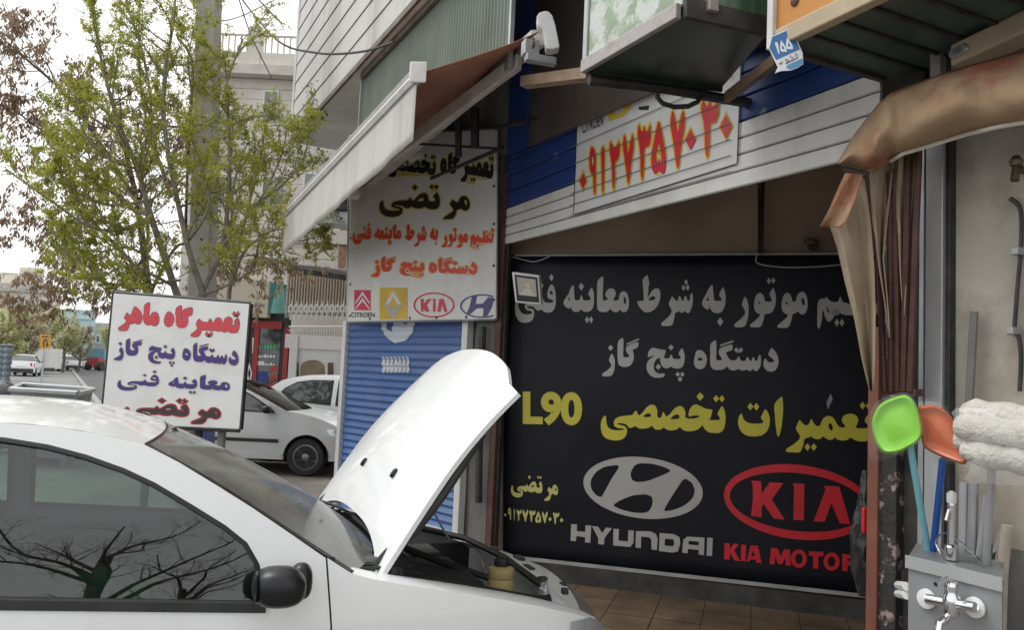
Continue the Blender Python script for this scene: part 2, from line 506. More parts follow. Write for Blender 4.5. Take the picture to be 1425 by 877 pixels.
  [(575,60),(570,150),(560,290),(575,312),(590,290),(610,245),(655,228),(695,240),(725,300),(730,370),(710,430),(670,462),(630,455),(595,430),(560,448),(510,435),(480,400),(470,340),(480,220),(482,115)],
  [(672,305),(685,335),(672,358),(660,330)],
  [(330,130),(390,185),(435,250),(452,310),(445,370),(410,425),(370,432),(330,405),(290,420),(235,425),(225,480),(190,540),(70,535),(55,510),(65,485),(140,435),(190,395),(180,360),(150,325),(175,280),(200,235),(225,270),(260,290),(280,250),(300,180)],
  [(310,285),(335,275),(345,292)], [(380,320),(398,335),(390,350)]], []),
 'gah': ((160, 415, 11.875), [
  [(880,218),(930,240),(970,300),(975,360),(950,440),(890,478),(840,460),(812,410),(815,340),(845,260)], [(870,345),(895,335),(920,350),(890,362)],
  [(1100,110),(1100,200),(1095,290),(1115,270),(1120,190),(1290,140),(1270,285),(1200,300),(1215,360),(1200,440),(1150,492),(1080,495),(1030,480),(1000,420),(1000,300),(1005,160)],
  [(1085,320),(1110,315),(1140,355),(1110,370),(1080,345)]], []),
 'tamir_wide': ((260, 420, 15.95), [
  [(270,375),(330,440),(400,455),(480,460),(490,400),(515,380),(545,400),(560,460),(600,465),(620,410),(660,360),(710,350),(760,380),(785,450),(810,480),(835,485),(820,430),(850,370),(910,335),(970,345),(1015,400),(1010,460),(985,510),(1030,520),(1080,515),(1050,460),(1080,400),(1130,350),(1165,430),(1168,530),(1150,620),(1110,685),(1030,692),(950,680),(900,645),(860,675),(800,672),(755,640),(710,662),(660,650),(630,628),(570,650),(510,635),(440,632),(320,625),(310,690),(250,780),(100,775),(85,740),(100,715),(210,640),(235,590),(220,530),(205,500),(230,430)],
  [(705,465),(735,500),(725,530),(705,515)]], [D(1053,270,40,55), D(1137,270,40,55), D(448,722,42,52), D(534,722,42,52)]),
 'tanzim': ((1120, 390, 12.5), [
  [(720,395),(800,420),(930,420),(920,150),(990,90),(1010,250),(1010,380),(1060,300),(1120,260),(1180,290),(1200,360),(1195,420),(1240,420),(1260,380),(1275,320),(1295,380),(1310,420),(1370,425),(1405,415),(1385,350),(1360,300),(1400,200),(1430,160),(1460,260),(1470,380),(1455,500),(1420,590),(1350,615),(1270,600),(1230,570),(1180,600),(1080,620),(980,610),(900,590),(850,610),(720,612),(650,590),(600,560),(520,600),(480,680),(430,725),(390,715),(350,640),(335,560),(320,510),(305,560),(295,700),(270,800),(245,855),(220,820),(215,700),(220,400),(245,350),(290,318),(360,318),(372,275),(390,310),(440,360),(500,385),(570,380),(595,340),(615,270),(640,340),(660,380)],
  [(385,455),(410,510),(432,560),(415,580),(390,540),(375,490)], [(1050,405),(1085,355),(1140,345),(1150,400)]],
  [D(557,740,42,72), D(645,740,42,72), D(1110,165,38,55), D(1278,225,38,55), D(1390,70,38,55), D(1468,70,38,55)]),
}
DIGITS = {
 '0': [[(.5,.3),(.95,.6),(.5,.9),(.05,.6)]],
 '9': [[(.25,.0),(.6,.02),(.85,.15),(.85,.45),(.85,.9),(.75,1),(.6,.9),(.55,.55),(.3,.55),(.1,.45),(.05,.25)], [(.35,.2),(.55,.18),(.6,.35),(.4,.4)]],
 '1': [[(.5,0),(.75,.1),(.7,.5),(.6,1),(.4,.98),(.35,.5),(.25,.15)]],
 '2': [[(.1,.0),(.3,.1),(.5,.15),(.75,.1),(.95,0),(1,.25),(.8,.4),(.55,.42),(.55,.8),(.45,1),(.3,.9),(.25,.5),(.0,.2)]],
 '7': [[(.15,0),(.35,.2),(.5,.42),(.7,.15),(.9,0),(1,.25),(.75,.6),(.6,.95),(.5,1),(.4,.9),(.25,.6),(0,.25)]],
 '3': [[(.1,0),(.25,.12),(.4,.15),(.5,.03),(.62,.15),(.8,.12),(.95,0),(1,.25),(.85,.4),(.5,.42),(.48,.8),(.38,1),(.25,.9),(.2,.45),(0,.2)]],
 '5': [[(.5,0),(.75,.3),(.98,.65),(.95,.9),(.8,1),(.5,.92),(.25,1),(.05,.9),(0,.65),(.25,.3)], [(.5,.4),(.7,.68),(.62,.8),(.5,.7),(.4,.8),(.3,.68)]],
}
def word(key, box=None, slope=0.0, skip=()):
    """outlines of a word in photo pixels; box = (x0, y0, x1, y1) moves it there, slope tilts its baseline"""
    (ox, oy, s), polys, dots = WORDS[key]
    allp = [p for i, p in enumerate(polys) if i not in skip] + list(dots)
    allp = [smooth_poly(p, 2) if len(p) > 4 else p for p in allp]
    allp = [[(ox + x / s, oy + y / s) for x, y in p] for p in allp]
    if box:
        xs = [x for p in allp for x, y in p]
        ys = [y for p in allp for x, y in p]
        a, b, c, d = min(xs), min(ys), max(xs), max(ys)
        X0, Y0, X1, Y1 = box
        allp = [[(X0 + (x - a) / (c - a) * (X1 - X0),
                  Y0 + (y - b) / (d - b) * (Y1 - Y0) + slope * (x - (a + c) / 2) / (c - a) * (X1 - X0)) for x, y in p] for p in allp]
    return allp
def digits(spec, off, s):
    out = []
    for ch, x0, y0, x1, y1 in spec:
        for p in DIGITS[ch]:
            q = [(off[0] + (x0 + a * (x1 - x0)) / s, off[1] + (y0 + b * (y1 - y0)) / s) for a, b in p]
            out.append(smooth_poly(q, 1) if len(q) > 4 else q)
    return out
def crop(polys, ox, oy, s, it=0):
    return [smooth_poly([(ox + x / s, oy + y / s) for x, y in p], it) for p in polys]
def ell(cx, cy, rx, ry, shear=0.0, n=56):
    return [(cx + rx * cos(2 * pi * k / n), cy + ry * sin(2 * pi * k / n) + shear * rx * cos(2 * pi * k / n)) for k in range(n)]
def latin(text, box, bold=0.0, slope=0.0):
    """plain latin capitals as outlines is left to the text fill: returns filled verts and faces in photo pixels"""
    cu = bpy.data.curves.new('letters', 'FONT')
    cu.body = text
    cu.size = 1
    cu.offset = bold
    ob = bpy.data.objects.new('letters', cu)
    me = bpy.data.meshes.new_from_object(ob)
    vs = [(v.co.x, -v.co.y) for v in me.vertices]
    fs = [tuple(p.vertices) for p in me.polygons]
    bpy.data.meshes.remove(me)
    bpy.data.objects.remove(ob)
    bpy.data.curves.remove(cu)
    xs, ys = [v[0] for v in vs], [v[1] for v in vs]
    a, b, c, d = min(xs), min(ys), max(xs), max(ys)
    X0, Y0, X1, Y1 = box
    vs = [(X0 + (x - a) / (c - a) * (X1 - X0), Y0 + (y - b) / (d - b) * (Y1 - Y0) + slope * ((x - a) / (c - a) - .5) * (X1 - X0)) for x, y in vs]
    return vs, fs
class Plane:
    """a flat panel: lettering in photo pixels is laid onto it at true size"""
    def __init__(self, p, n):
        self.p, self.n = np.asarray(p, float), unit(n)
        if self.n.dot(EYE - self.p) < 0:
            self.n = -self.n
    def at(self, u, v, lift=0.0):
        return onpl(u, v, self.p + self.n * lift, self.n)
    def letter(self, polys, name, m, parent, lift=0.004, grow=0.0, extra=None, wave=None):
        mb = MB()
        if polys:
            k = 20.0
            vs, fs = flat_mesh([[(x / k, y / k) for x, y in p] for p in polys], grow / k)
            mb.add([self.at(x * k, y * k, lift) for x, y in vs], fs)
        if extra:
            vs, fs = extra
            mb.add([self.at(x, y, lift) for x, y in vs], fs)
        return mb.build(name, m, parent)
    def sheet(self, px, thick, lift=0.0):
        """prism behind the outline px"""
        return MB().prism([self.at(x, y, lift) for x, y in px], -self.n * thick)
# ---------------------------------------------------------------- ground and street
asphalt = mat('asphalt', (0.055, 0.056, 0.058), 0.85, var=0.25, scale=3, bump=0.3, bscale=120, dirt=(0.11, 0.105, 0.095), dirt_amt=0.6, dirt_scale=0.6)
paving = mat('paving', (0.20, 0.18, 0.155), 0.75, var=0.18, scale=2.5, bump=0.3, bscale=60, dirt=(0.09, 0.082, 0.072), dirt_amt=0.75, dirt_scale=0.9, rvar=0.2)
kerbm = mat('kerb_stone', (0.30, 0.29, 0.27), 0.8, var=0.2, scale=4, bump=0.2)
g = MB().quad((-400, -60, -0.012), (400, -60, -0.012), (400, 1500, -0.012), (-400, 1500, -0.012)).build('ground', asphalt)
struct(g)
# facade frame: origin beside the shop opening, tF towards the viewer along the street, nF out to the street
A0 = atY(703, 520, 6.6); A0[2] = 0
_h = ray(75, 488 + .045 * 75); _h[2] = 0
tF = -unit(_h)
nF = vec(tF[1], -tF[0], 0)
if nF.dot(EYE - A0) < 0:
    nF = -nF
def FA(t, n, z):
    return A0 + tF * t + nF * n + ZUP * z
def pxF(u, v, n=0.0):
    return onpl(u, v, A0 + nF * n, nF)
FACADE = Plane(A0, nF)
# forecourt / pavement sheet in front of the shops with its kerb to the street
def sheet(name, pts, m, z):
    return struct(MB().add([(p[0], p[1], z) for p in pts], [tuple(range(len(pts)))]).build(name, m))
sheet('pavement', [(-30, 15.4), (-4.2, 15.4), (-1.35, 7.4), (-1.2, 5.6), (-2.0, 3.0), (3.6, -5), (8, -5), (8, 6.5), (2.0, 16.4), (1.0, 18), (-30, 18)], paving, -0.004)
sheet('forecourt', [(-4.0, 15.0), (-8.5, 14.5), (-8.5, 7.2), (-1.0, 5.0), (3.0, 4.0), (4.0, 12.0), (2.0, 15)], paving, 0.0)

# ---------------------------------------------------------------- planes of the shop front
bl, br = atY(700, 770, 6.8), atY(1185, 826, 6.0)
eB = br - bl; eB[2] = 0; eB = unit(eB)
nB = vec(eB[1], -eB[0], 0)
BANNER = Plane(bl, nB); nB = BANNER.n
s1, s2 = atY(690, 440, 6.75), atY(485, 440, 8.44)
eS = s1 - s2; eS[2] = 0; eS = unit(eS)
SIGN = Plane(s1, vec(eS[1], -eS[0], 0)); nS = SIGN.n

tile = mat('floor_tile', (0.22, 0.155, 0.095), 0.42, var=0.3, scale=3.0, bump=0.05, dirt=(0.10, 0.07, 0.045), dirt_amt=0.8, dirt_scale=2.2, rvar=0.15)
grout = mat('grout', (0.07, 0.055, 0.04), 0.9)
floor = MB()
base = bl.copy(); base[2] = 0
sheet('shop_floor', [base - eB * .4 + nB * -.2, base + eB * 4.2 - nB * .2, FA(4.6, 0.1, 0), FA(-.05, 0.1, 0)], grout, 0.006)
tiles = MB()
for i in range(-2, 14):
    for j in range(0, 14):
        p = base + eB * (i * .335 + (0 if True else 0)) + nB * (j * .335 + .02)
        q = p + eB * .329 + nB * .329
        c = (p + q) / 2
        r = c - A0
        if -.05 < r.dot(tF) < 4.4 and r.dot(nF) < 0.15:
            k = rng.uniform(0, .0015)
            tiles.quad(*[x + ZUP * (0.011 + k) for x in (p, p + eB * .329, q, p + nB * .329)])
struct(tiles.build('floor_tiles', tile))

# ---------------------------------------------------------------- the workshop building
tanwall = mat('tan_wall', (0.50, 0.375, 0.28), 0.7, var=0.15, scale=1.5, dirt=(0.30, 0.22, 0.16), dirt_amt=0.6, dirt_scale=1.2)
darkpaint = mat('dark_paint', (0.035, 0.032, 0.03), 0.7, var=0.3, scale=5, dirt=(0.12, 0.10, 0.08), dirt_amt=0.5, dirt_scale=6, bump=0.2)
soot = mat('sooty_wall', (0.17, 0.15, 0.13), 0.85, var=0.3, scale=2.5, dirt=(0.05, 0.043, 0.037), dirt_amt=0.7, dirt_scale=2.0, streak=True)
plaster = mat('old_plaster', (0.44, 0.405, 0.345), 0.9, var=0.16, scale=2.5, bump=0.45, bscale=9, dirt=(0.29, 0.245, 0.19), dirt_amt=0.8, dirt_scale=2.6, thr=(.46, .60))
concrete = mat('concrete', (0.23, 0.22, 0.205), 0.9, var=0.2, scale=4, bump=0.3, dirt=(0.10, 0.09, 0.08), dirt_amt=0.7, dirt_scale=2, streak=True)
rust = mat('rust_red', (0.085, 0.032, 0.024), 0.65, var=0.35, scale=9, bump=0.2, dirt=(0.06, 0.035, 0.03), dirt_amt=0.6, dirt_scale=8)
redangle = mat('red_angle', (0.19, 0.066, 0.04), 0.6, var=0.2, scale=8, dirt=(0.12, 0.06, 0.045), dirt_amt=0.5, dirt_scale=6)
galv = mat('galvanised', (0.42, 0.43, 0.44), 0.45, metal=0.6, var=0.15, scale=5, dirt=(0.2, 0.19, 0.18), dirt_amt=0.6, dirt_scale=4, streak=True)
alum = mat('aluminium', (0.50, 0.51, 0.52), 0.4, metal=0.5, var=0.1, scale=6, dirt=(0.25, 0.24, 0.22), dirt_amt=0.5, dirt_scale=5, streak=True)
whitemetal = mat('white_metal', (0.62, 0.62, 0.60), 0.5, var=0.08, scale=4, dirt=(0.30, 0.28, 0.25), dirt_amt=0.5, dirt_scale=3, streak=True)
black = mat('black_steel', (0.02, 0.02, 0.022), 0.55, var=0.3, scale=8, dirt=(0.08, 0.07, 0.06), dirt_amt=0.4, dirt_scale=8)

bld = thing('workshop_building', 'pale clad upper storey overhanging the dim car workshop with its open front', 'building', FA(1.7, -2, 0))
# walls behind the banner and round the workshop room
bw0, bw1 = base - nB * .05 - eB * .25, base - nB * .05 + eB * 4.6
MB().box(bw0, bw1 - bw0, -nB * .2, ZUP * 3.6).build('back_wall', tanwall, bld)
MB().box(base - nB * .046 - eB * .2, eB * 4.4, nB * .09, ZUP * .15).build('wall_foot', mat('foot_paint', (0.05, 0.047, 0.045), .75, var=.3, dirt=(.12, .11, .1), dirt_amt=.6, dirt_scale=3), bld)
p_r = FA(4.35, -.12, 0)
q_r = base + eB * 4.5 - nB * .04
MB().box(p_r, q_r - p_r, unit(vec((q_r - p_r)[1], -(q_r - p_r)[0], 0)) * -.15, ZUP * 3.6).build('side_wall', soot, bld)
# vertical steel bar standing in front of the tan wall above the banner
b1 = BANNER.at(1057, 300, .03); b1[2] = 2.73
MB().box(b1, eB * .035, nB * .03, ZUP * .8).build('steel_bar', black, bld)
ceil = [FA(-.2, -.02, 3.55), FA(4.6, -.02, 3.55), q_r + ZUP * 3.55, bw0 + ZUP * 3.55]
MB().prism(ceil, ZUP * .2).build('ceiling', soot, bld)
# lintel wall above the roller shutter (facade plane) up to the overhang
MB().box(FA(-.42, .075, 3.57), tF * 8.5, -nF * .3, ZUP * 1.3).build('lintel', soot, bld)
# upper storeys: overhanging bay
ZB = 4.9
PB1, PB2 = atZ(405, 195, ZB), atZ(566, 14, ZB)
eU = unit(PB2 - PB1)
nU = vec(eU[1], -eU[0], 0)
if nU.dot(EYE - PB1) < 0:
    nU = -nU
LB = 12.0
core = [PB1 - nU * .03, PB1 + eU * LB - nU * .03, PB1 + eU * LB - nU * 7, PB1 - nU * 7]
MB().prism(core, ZUP * 7.5).build('upper_storey', concrete, bld)
clad = mat('cladding', (0.50, 0.485, 0.465), 0.6, var=0.06, scale=1.2, dirt=(0.25, 0.225, 0.20), dirt_amt=0.8, dirt_scale=1.1, streak=True, thr=(.5, .72))
cb = MB()
bh = 0.265
for i in range(30):
    z = ZB + i * bh
    a, b = PB1 + eU * .13, PB1 + eU * LB
    prof = [(0.0, z + .004), (.022, z + .004), (.012, z + bh - .006), (0.0, z + bh - .006)]
    va = [vec(*(a + nU * n)[:2], zz) for n, zz in prof]
    vb = [vec(*(b + nU * n)[:2], zz) for n, zz in prof]
    cb.add(va + vb, [(0, 1, 5, 4), (1, 2, 6, 5), (2, 3, 7, 6), (0, 4, 7, 3), (0, 3, 2, 1), (4, 5, 6, 7)])
cb.build('cladding', clad, bld)
MB().box(PB1 - nU * .02, eU * .125, nU * .045, ZUP * 6.5).build('corner_trim', clad, bld)
soffit_m = mat('soffit', (0.72, 0.72, 0.72), 0.7, var=0.12, scale=1.5, dirt=(0.5, 0.48, 0.45), dirt_amt=0.5, dirt_scale=2)
MB().prism([PB1 + nU * .01 + ZUP * -.03, PB1 + eU * LB - ZUP * .03 + nU * .01, PB1 + eU * LB - nU * 4 - ZUP * .03, PB1 - nU * 4 - ZUP * .03], ZUP * .028).build('soffit', soffit_m, bld)
edge = mat('edge_strip', (0.13, 0.105, 0.09), 0.7, var=0.3, scale=6, dirt=(.25, .23, .2), dirt_amt=.5, dirt_scale=4)
MB().box(PB1 + nU * .0 - ZUP * .06, eU * LB, nU * .03, ZUP * .058).build('drip_edge', edge, bld)
# ground floor wall behind the sign and the closed shutter
sl, sr = SIGN.at(478, 500, 0), SIGN.at(690, 500, 0)
sl[2] = sr[2] = 0
MB().box(sl - nS * .06, sr - sl, -nS * .06, ZUP * (ZB - .04)).build('street_wall', concrete, bld)
MB().box(sl - nS * .065, -nS * 6 + eS * .8, eS * .25, ZUP * (ZB - .04)).build('end_wall', concrete, bld)

# green sheet-metal fascia hanging under the bay edge
gsheet = mat('green_sheet', (0.105, 0.135, 0.105), 0.55, var=0.18, scale=2.0, dirt=(0.22, 0.24, 0.21), dirt_amt=0.45, dirt_scale=1.4, streak=True)
gf = thing('fascia_panel', 'grey green ribbed sheet panel hanging under the clad bay behind the brown awning', 'fascia panel', PB1 + eU * 2 - ZUP * .9)
FASC = Plane(PB1 - nU * .10, nU)
fa, fb = FASC.at(506, 120, 0), FASC.at(713, 40, 0)
fa[2] = fb[2] = 0
fl = np.linalg.norm(fb - fa)
rows = []
n = 260
for zz in (ZB - 1.15, ZB - .04):
    rows.append([fa + eU * (fl * i / n) + nU * (0.006 * (1 if (i // 2) % 2 else -1)) + ZUP * zz for i in range(n + 1)])
MB().grid(rows).build('ribbed_sheet', gsheet, gf, solid=.003)
for pp in (fa - eU * .03, fb):
    MB().box(pp + ZUP * (ZB - 1.16), eU * .03, nU * .03, ZUP * 1.1).build('edge_post', galv, gf)
MB().box(fa + ZUP * (ZB - .11) + nU * .012, eU * fl, nU * .03, ZUP * .06).build('top_rail', edge, gf)

# wall strips between the fascia and the green light box: blue panel and brown panel on the facade line
blue = mat('blue_paint', (0.013, 0.045, 0.20), 0.45, var=0.12, scale=3, dirt=(0.03, 0.05, 0.12), dirt_amt=0.6, dirt_scale=3)
def wall_px(name, u0, u1, z0, z1, n, th, m, par):
    a, b = pxF(u0, 60, n), pxF(u1, 60, n)
    a[2] = b[2] = z0
    return MB().box(a, b - a, -nF * th, ZUP * (z1 - z0)).build(name, m, par)
wall_px('blue_strip', 712, 737, 3.52, ZB - .04, .13, .05, blue, bld)
wall_px('brown_panel', 738, 1010, 3.52, ZB - .04, .10, .02, mat('brown_panel', (0.075, 0.058, 0.05), .6, var=.25, scale=2, dirt=(.16, .13, .11), dirt_amt=.5, dirt_scale=2, streak=True), bld)
wall_px('upper_front', 1000, 1600, 3.52, ZB - .04, .095, .01, darkpaint, bld)

# posts between the closed shutter and the open shop
def post(name, pl, u0, u1, m, z1, lift, th, par, z0=0.0, v=520):
    a, b = pl.at(u0, v, lift), pl.at(u1, v, lift)
    a[2] = b[2] = z0
    return MB().box(a, b - a, -pl.n * th, ZUP * (z1 - z0)).build(name, m, par, bevel=.004)
post('grey_pillar', SIGN, 662, 686, mat('stained_concrete', (.15, .14, .13), .9, var=.25, scale=5, bump=.3, dirt=(.05, .045, .04), dirt_amt=.8, dirt_scale=3, streak=True), 3.6, .05, .10, bld)
post('steel_jamb', SIGN, 686.5, 693.5, rust, 3.4, .08, .05, bld)
post('dark_jamb', SIGN, 694, 699.5, black, 3.6, .05, .04, bld)
# right hand pier with its red angle and flaking black post
flaky = mat('flaky_paint', (0.03, 0.028, 0.027), .6, var=.3, scale=6, dirt=(0.36, 0.25, 0.22), dirt_amt=.9, dirt_scale=11, thr=(.56, .6), bump=.3)
post('red_angle', FACADE, 1206, 1221, redangle, 1.98, .10, .10, bld, v=700)
post('painted_post', FACADE, 1221.5, 1247, flaky, 3.0, .085, .10, bld, v=700)
post('black_post', FACADE, 1247.5, 1284, darkpaint, 3.2, .03, .12, bld, v=600)
post('guide_rail', FACADE, 1287, 1311, alum, 3.05, .10, .06, bld, v=450)
post('rail_slot', FACADE, 1312, 1322, black, 3.05, .08, .05, bld, v=450)
post('grey_strip', FACADE, 1278, 1285.5, galv, 2.9, .05, .012, bld, v=450)
pw = pxF(1322.5, 450, .04); pw[2] = 0
MB().box(pw, tF * 5, -nF * .3, ZUP * 3.65).build('plaster_wall', plaster, bld)
dado = mat('grey_dado', (0.17, 0.165, 0.155), .8, var=.2, scale=4, dirt=(.30, .28, .24), dirt_amt=.7, dirt_scale=3, bump=.2)
MB().box(pw + nF * .002, tF * 5, nF * .012, ZUP * 1.12).build('dado', dado, bld)
MB().box(pw + nF * .01 + ZUP * 2.82 - tF * .35, tF * 3, nF * .05, ZUP * .05).build('cross_bar', darkpaint, bld)

# ---------------------------------------------------------------- rolled-up white and blue shutter over the opening
slatw = mat('slat_white', (0.62, 0.61, 0.585), .45, var=.05, scale=2, dirt=(.36, .33, .30), dirt_amt=.55, dirt_scale=2.2, streak=True)
slatb = mat('slat_blue', (0.014, 0.045, 0.19), .45, var=.1, scale=2.5, dirt=(.35, .38, .42), dirt_amt=.55, dirt_scale=7, thr=(.62, .66))
sh = thing('roller_shutter', 'half rolled up white slatted shutter with blue top band over the open workshop', 'roller shutter', FA(1.7, 0, 2.7))
c0, c1 = pxF(703, 340, .04), pxF(1225, 212, .04)
m0, m1 = pxF(704, 290, .04), pxF(1224, 97, .04)
L = (c1 - c0).dot(tF)
def slats(z_lo0, z_hi0, z_lo1, z_hi1, n, x0=0.0, x1=1.0, mbs=None):
    mb = MB()
    for i in range(n):
        pts = []
        for w, (lo, hi) in ((x0, (z_lo0 + (z_lo1 - z_lo0) * x0, z_hi0 + (z_hi1 - z_hi0) * x0)), (x1, (z_lo0 + (z_lo1 - z_lo0) * x1, z_hi0 + (z_hi1 - z_hi0) * x1))):
            a = lo + (hi - lo) * i / n
            b = lo + (hi - lo) * (i + 1) / n - .007
            ct = c0 + tF * (L * w)
            for nn, zz in ((0, a), (.008, a + .006), (.008, b - .006), (0, b), (-.012, b), (-.012, a)):
                pts.append(vec(*(ct + nF * nn)[:2], zz))
        f = [(k, (k + 1) % 6, (k + 1) % 6 + 6, k + 6) for k in range(6)] + [(0, 5, 4, 3, 2, 1), (6, 7, 8, 9, 10, 11)]
        mb.add(pts, f)
    return mb
slats(c0[2], m0[2], c1[2], m1[2], 4).build('white_slats', slatw, sh)
slats(m0[2], m0[2] + .82, m1[2], m1[2] + .82, 6).build('blue_slats', slatb, sh)
ct0 = c0 - nF * .014
MB().box(vec(*ct0[:2], c0[2] + .004), c1 - c0, -nF * .004, ZUP * 1.3).build('backing', black, sh)
# the phone number sticker
stick = mat('sticker_white', (0.60, 0.60, 0.585), .35, var=.04, scale=2, dirt=(.42, .41, .40), dirt_amt=.4, dirt_scale=3, streak=True)
SHP = Plane(c0 + nF * .016, nF)
stk = tag(SHP.sheet([(804, 155), (798.5, 298), (1025, 227), (1031, 70)], .002).build('phone_number_sticker', stick),
          'white sticker with a red and yellow phone number stuck on the rolled up shutter', 'sticker')
numspec = [('9', 192, 410, 245, 740), ('1', 262, 400, 310, 725), ('2', 330, 365, 400, 705), ('7', 420, 315, 497, 665), ('3', 520, 250, 612, 640),
           ('5', 613, 220, 716, 600), ('7', 742, 150, 842, 560), ('3', 950, 75, 1070, 490)]
num = digits(numspec, (780, 120), 4.87) + crop([D(152, 640, 23, 55), D(880, 360, 36, 72), D(1120, 272, 40, 82)], 780, 120, 4.87)
yel = mat('print_yellow', (0.62, 0.45, 0.03), .4, var=.05)
red = mat('print_red', (0.52, 0.02, 0.03), .4, var=.05)
blk = mat('print_black', (0.012, 0.012, 0.014), .4, var=.1)
navy = mat('print_navy', (0.035, 0.022, 0.14), .4, var=.05)
greyp = mat('print_grey', (0.47, 0.465, 0.435), .55, var=.05, scale=3, dirt=(.30, .295, .28), dirt_amt=.5, dirt_scale=3)
SHP.letter(num, 'number_outline', yel, stk, .003, 2.0)
SHP.letter(num, 'number', red, stk, .006)
SHP.letter([], 'lettering', blk, stk, .003, extra=latin('CITROËN', (810, 160, 839, 180), .01, -.42))
SHP.letter([[(846, 160), (852, 148), (862, 138), (880, 132), (878, 150), (866, 162), (848, 168)], [(853, 156), (860, 140), (870, 140), (866, 155), (858, 160)]], 'emblem', yel, stk, .003)
crease = MB()
for k in range(8):
    f = (k + .6) / 5
    za, zb = c0[2] + (m0[2] - c0[2]) * f, c1[2] + (m1[2] - c1[2]) * f
    if k >= 4:
        f = (k - 4) + 0.0
        za, zb = m0[2] + .1367 * f, m1[2] + .1367 * f
    else:
        za, zb = c0[2] + (m0[2] - c0[2]) * k / 4, c1[2] + (m1[2] - c1[2]) * k / 4
    xa, xb = pxF(802, 240, 0.016), pxF(1027, 150, .016)
    ta, tb = (xa - c0).dot(tF), (xb - c0).dot(tF)
    p = vec(*(c0 + tF * ta + nF * .0245)[:2], za + (zb - za) * ta / L - .004)
    q = vec(*(c0 + tF * tb + nF * .0245)[:2], za + (zb - za) * tb / L - .004)
    if k:
        crease.quad(p, q, q + ZUP * .006, p + ZUP * .006)
crease.build('crease', mat('crease', (0.10, 0.10, 0.10), .7), stk)
edgep = [(804, 155), (798.5, 298), (1025, 227), (1031, 70)]
eb = MB()
for (a, b) in ((0, 1), (1, 2), (2, 3)):
    p, q = SHP.at(*edgep[a], .003), SHP.at(*edgep[b], .003)
    dirr = unit(np.cross(unit(q - p), SHP.n)) * .008
    eb.quad(p, q, q + dirr, p + dirr)
eb.build('edge_line', blk, stk)

# ---------------------------------------------------------------- closed blue shutter under the sign
shb = mat('shutter_blue', (0.07, 0.15, 0.36), .42, var=.12, scale=2, dirt=(0.14, 0.17, 0.24), dirt_amt=.6, dirt_scale=2.0, streak=True, metal=.1)
p0, p1 = SIGN.at(487, 447, .0), SIGN.at(648, 445, .0)
p0[2] = p1[2] = 0
o = MB().tube([SIGN.at(672, 455, .12), SIGN.at(668, 560, .12), SIGN.at(666, 700, .12)], .03, 8).build('drain_pipe', black, smooth=True)
tag(o, 'black drain pipe down the grey pillar beside the closed blue shutter', 'pipe')
cs = thing('closed_shutter', 'closed blue corrugated shutter with faded white emblem below the hanging sign', 'roller shutter', (p0 + p1) / 2)
mb = MB()
prof = []
zz = .115
ns = 29
SJ = [rng.uniform(-.005, .005) for _ in range(ns + 1)]
hh = (2.2 - zz) / ns
for i in range(ns):
    for f, d in ((0, 0.0), (.12, -.006), (.22, .0), (.5, .016), (.8, .004)):
        prof.append((zz + hh * (i + f), d + SJ[i] * (f > .1)))
prof.append((2.2, 0))
mb.grid([[p0 + nS * d + ZUP * z, p1 + nS * d + ZUP * z] for z, d in prof])
mb.build('slats', shb, cs, smooth=True, angle=50)
MB().box(p0 - nS * .03 + ZUP * .02, p1 - p0, nS * .05, ZUP * .095).build('bottom_bar', galv, cs)
MB().box(p1 + eS * .004 - nS * .03 + ZUP * 0.02, eS * .075, nS * .07, ZUP * 2.16).build('guide_rail', whitemetal, cs)
MB().box(p0 - eS * .07 - nS * .03 + ZUP * 0.02, eS * .065, nS * .07, ZUP * 2.16).build('guide_rail', whitemetal, cs)
faded = mat('faded_white', (0.50, 0.53, 0.58), .5, var=.1, scale=4)
stripes = []
o = ell(555, 455, 24, 23)
seg = []
# painted emblem and word follow the slats: cut into slat-high strips
def cut(polys, name, m):
    mbx = MB()
    vs, fs = flat_mesh([[(x / 20, y / 20) for x, y in p] for p in polys])
    bmx = bmesh.new()
    bv = [bmx.verts.new((x, y, 0)) for x, y in vs]
    for f in fs:
        try:
            bmx.faces.new([bv[i] for i in f])
        except ValueError:
            pass
    for i in range(60):
        yy = (446 + i * 2.6) / 20
        bmesh.ops.bisect_plane(bmx, geom=bmx.verts[:] + bmx.edges[:] + bmx.faces[:], plane_co=(0, yy, 0), plane_no=(0, 1, 0))
    bmx.verts.index_update()
    pts = []
    for v in bmx.verts:
        p = SIGN.at(v.co.x * 20, v.co.y * 20, 0)
        z = p[2]
        k = ((z - zz) / hh) % 1
        d = np.interp(k, (0, .12, .22, .5, .8, 1), (0, -.006, 0, .016, .004, 0))
        pts.append(p + nS * (d + max(0, SJ[min(ns, max(0, int((z - zz) / hh)))]) + .007))
    mbx.add(pts, [tuple(v.index for v in f.verts) for f in bmx.faces])
    bmx.free()
    return mbx.build(name, m, cs)
cut([[(531, 447), (533, 460), (541, 472), (553, 478), (565, 475), (574, 466), (578, 455), (579, 447), (569, 447), (566, 452), (558, 447), (549, 447), (546, 462), (540, 458), (538, 447)]], 'painted_emblem', faded)
hy = [[(533 + i * 5.6, 497), (537 + i * 5.6, 497), (537.3 + i * 5.6, 519), (533.4 + i * 5.6, 519)] for i in range(7)]
hy += [[(537 + i * 5.6, 505 + (i % 3)), (538.6 + i * 5.6, 505 + (i % 3)), (538.6 + i * 5.6, 511 + (i % 2)), (537 + i * 5.6, 511)] for i in range(6)]
cut(hy, 'painted_word', faded)

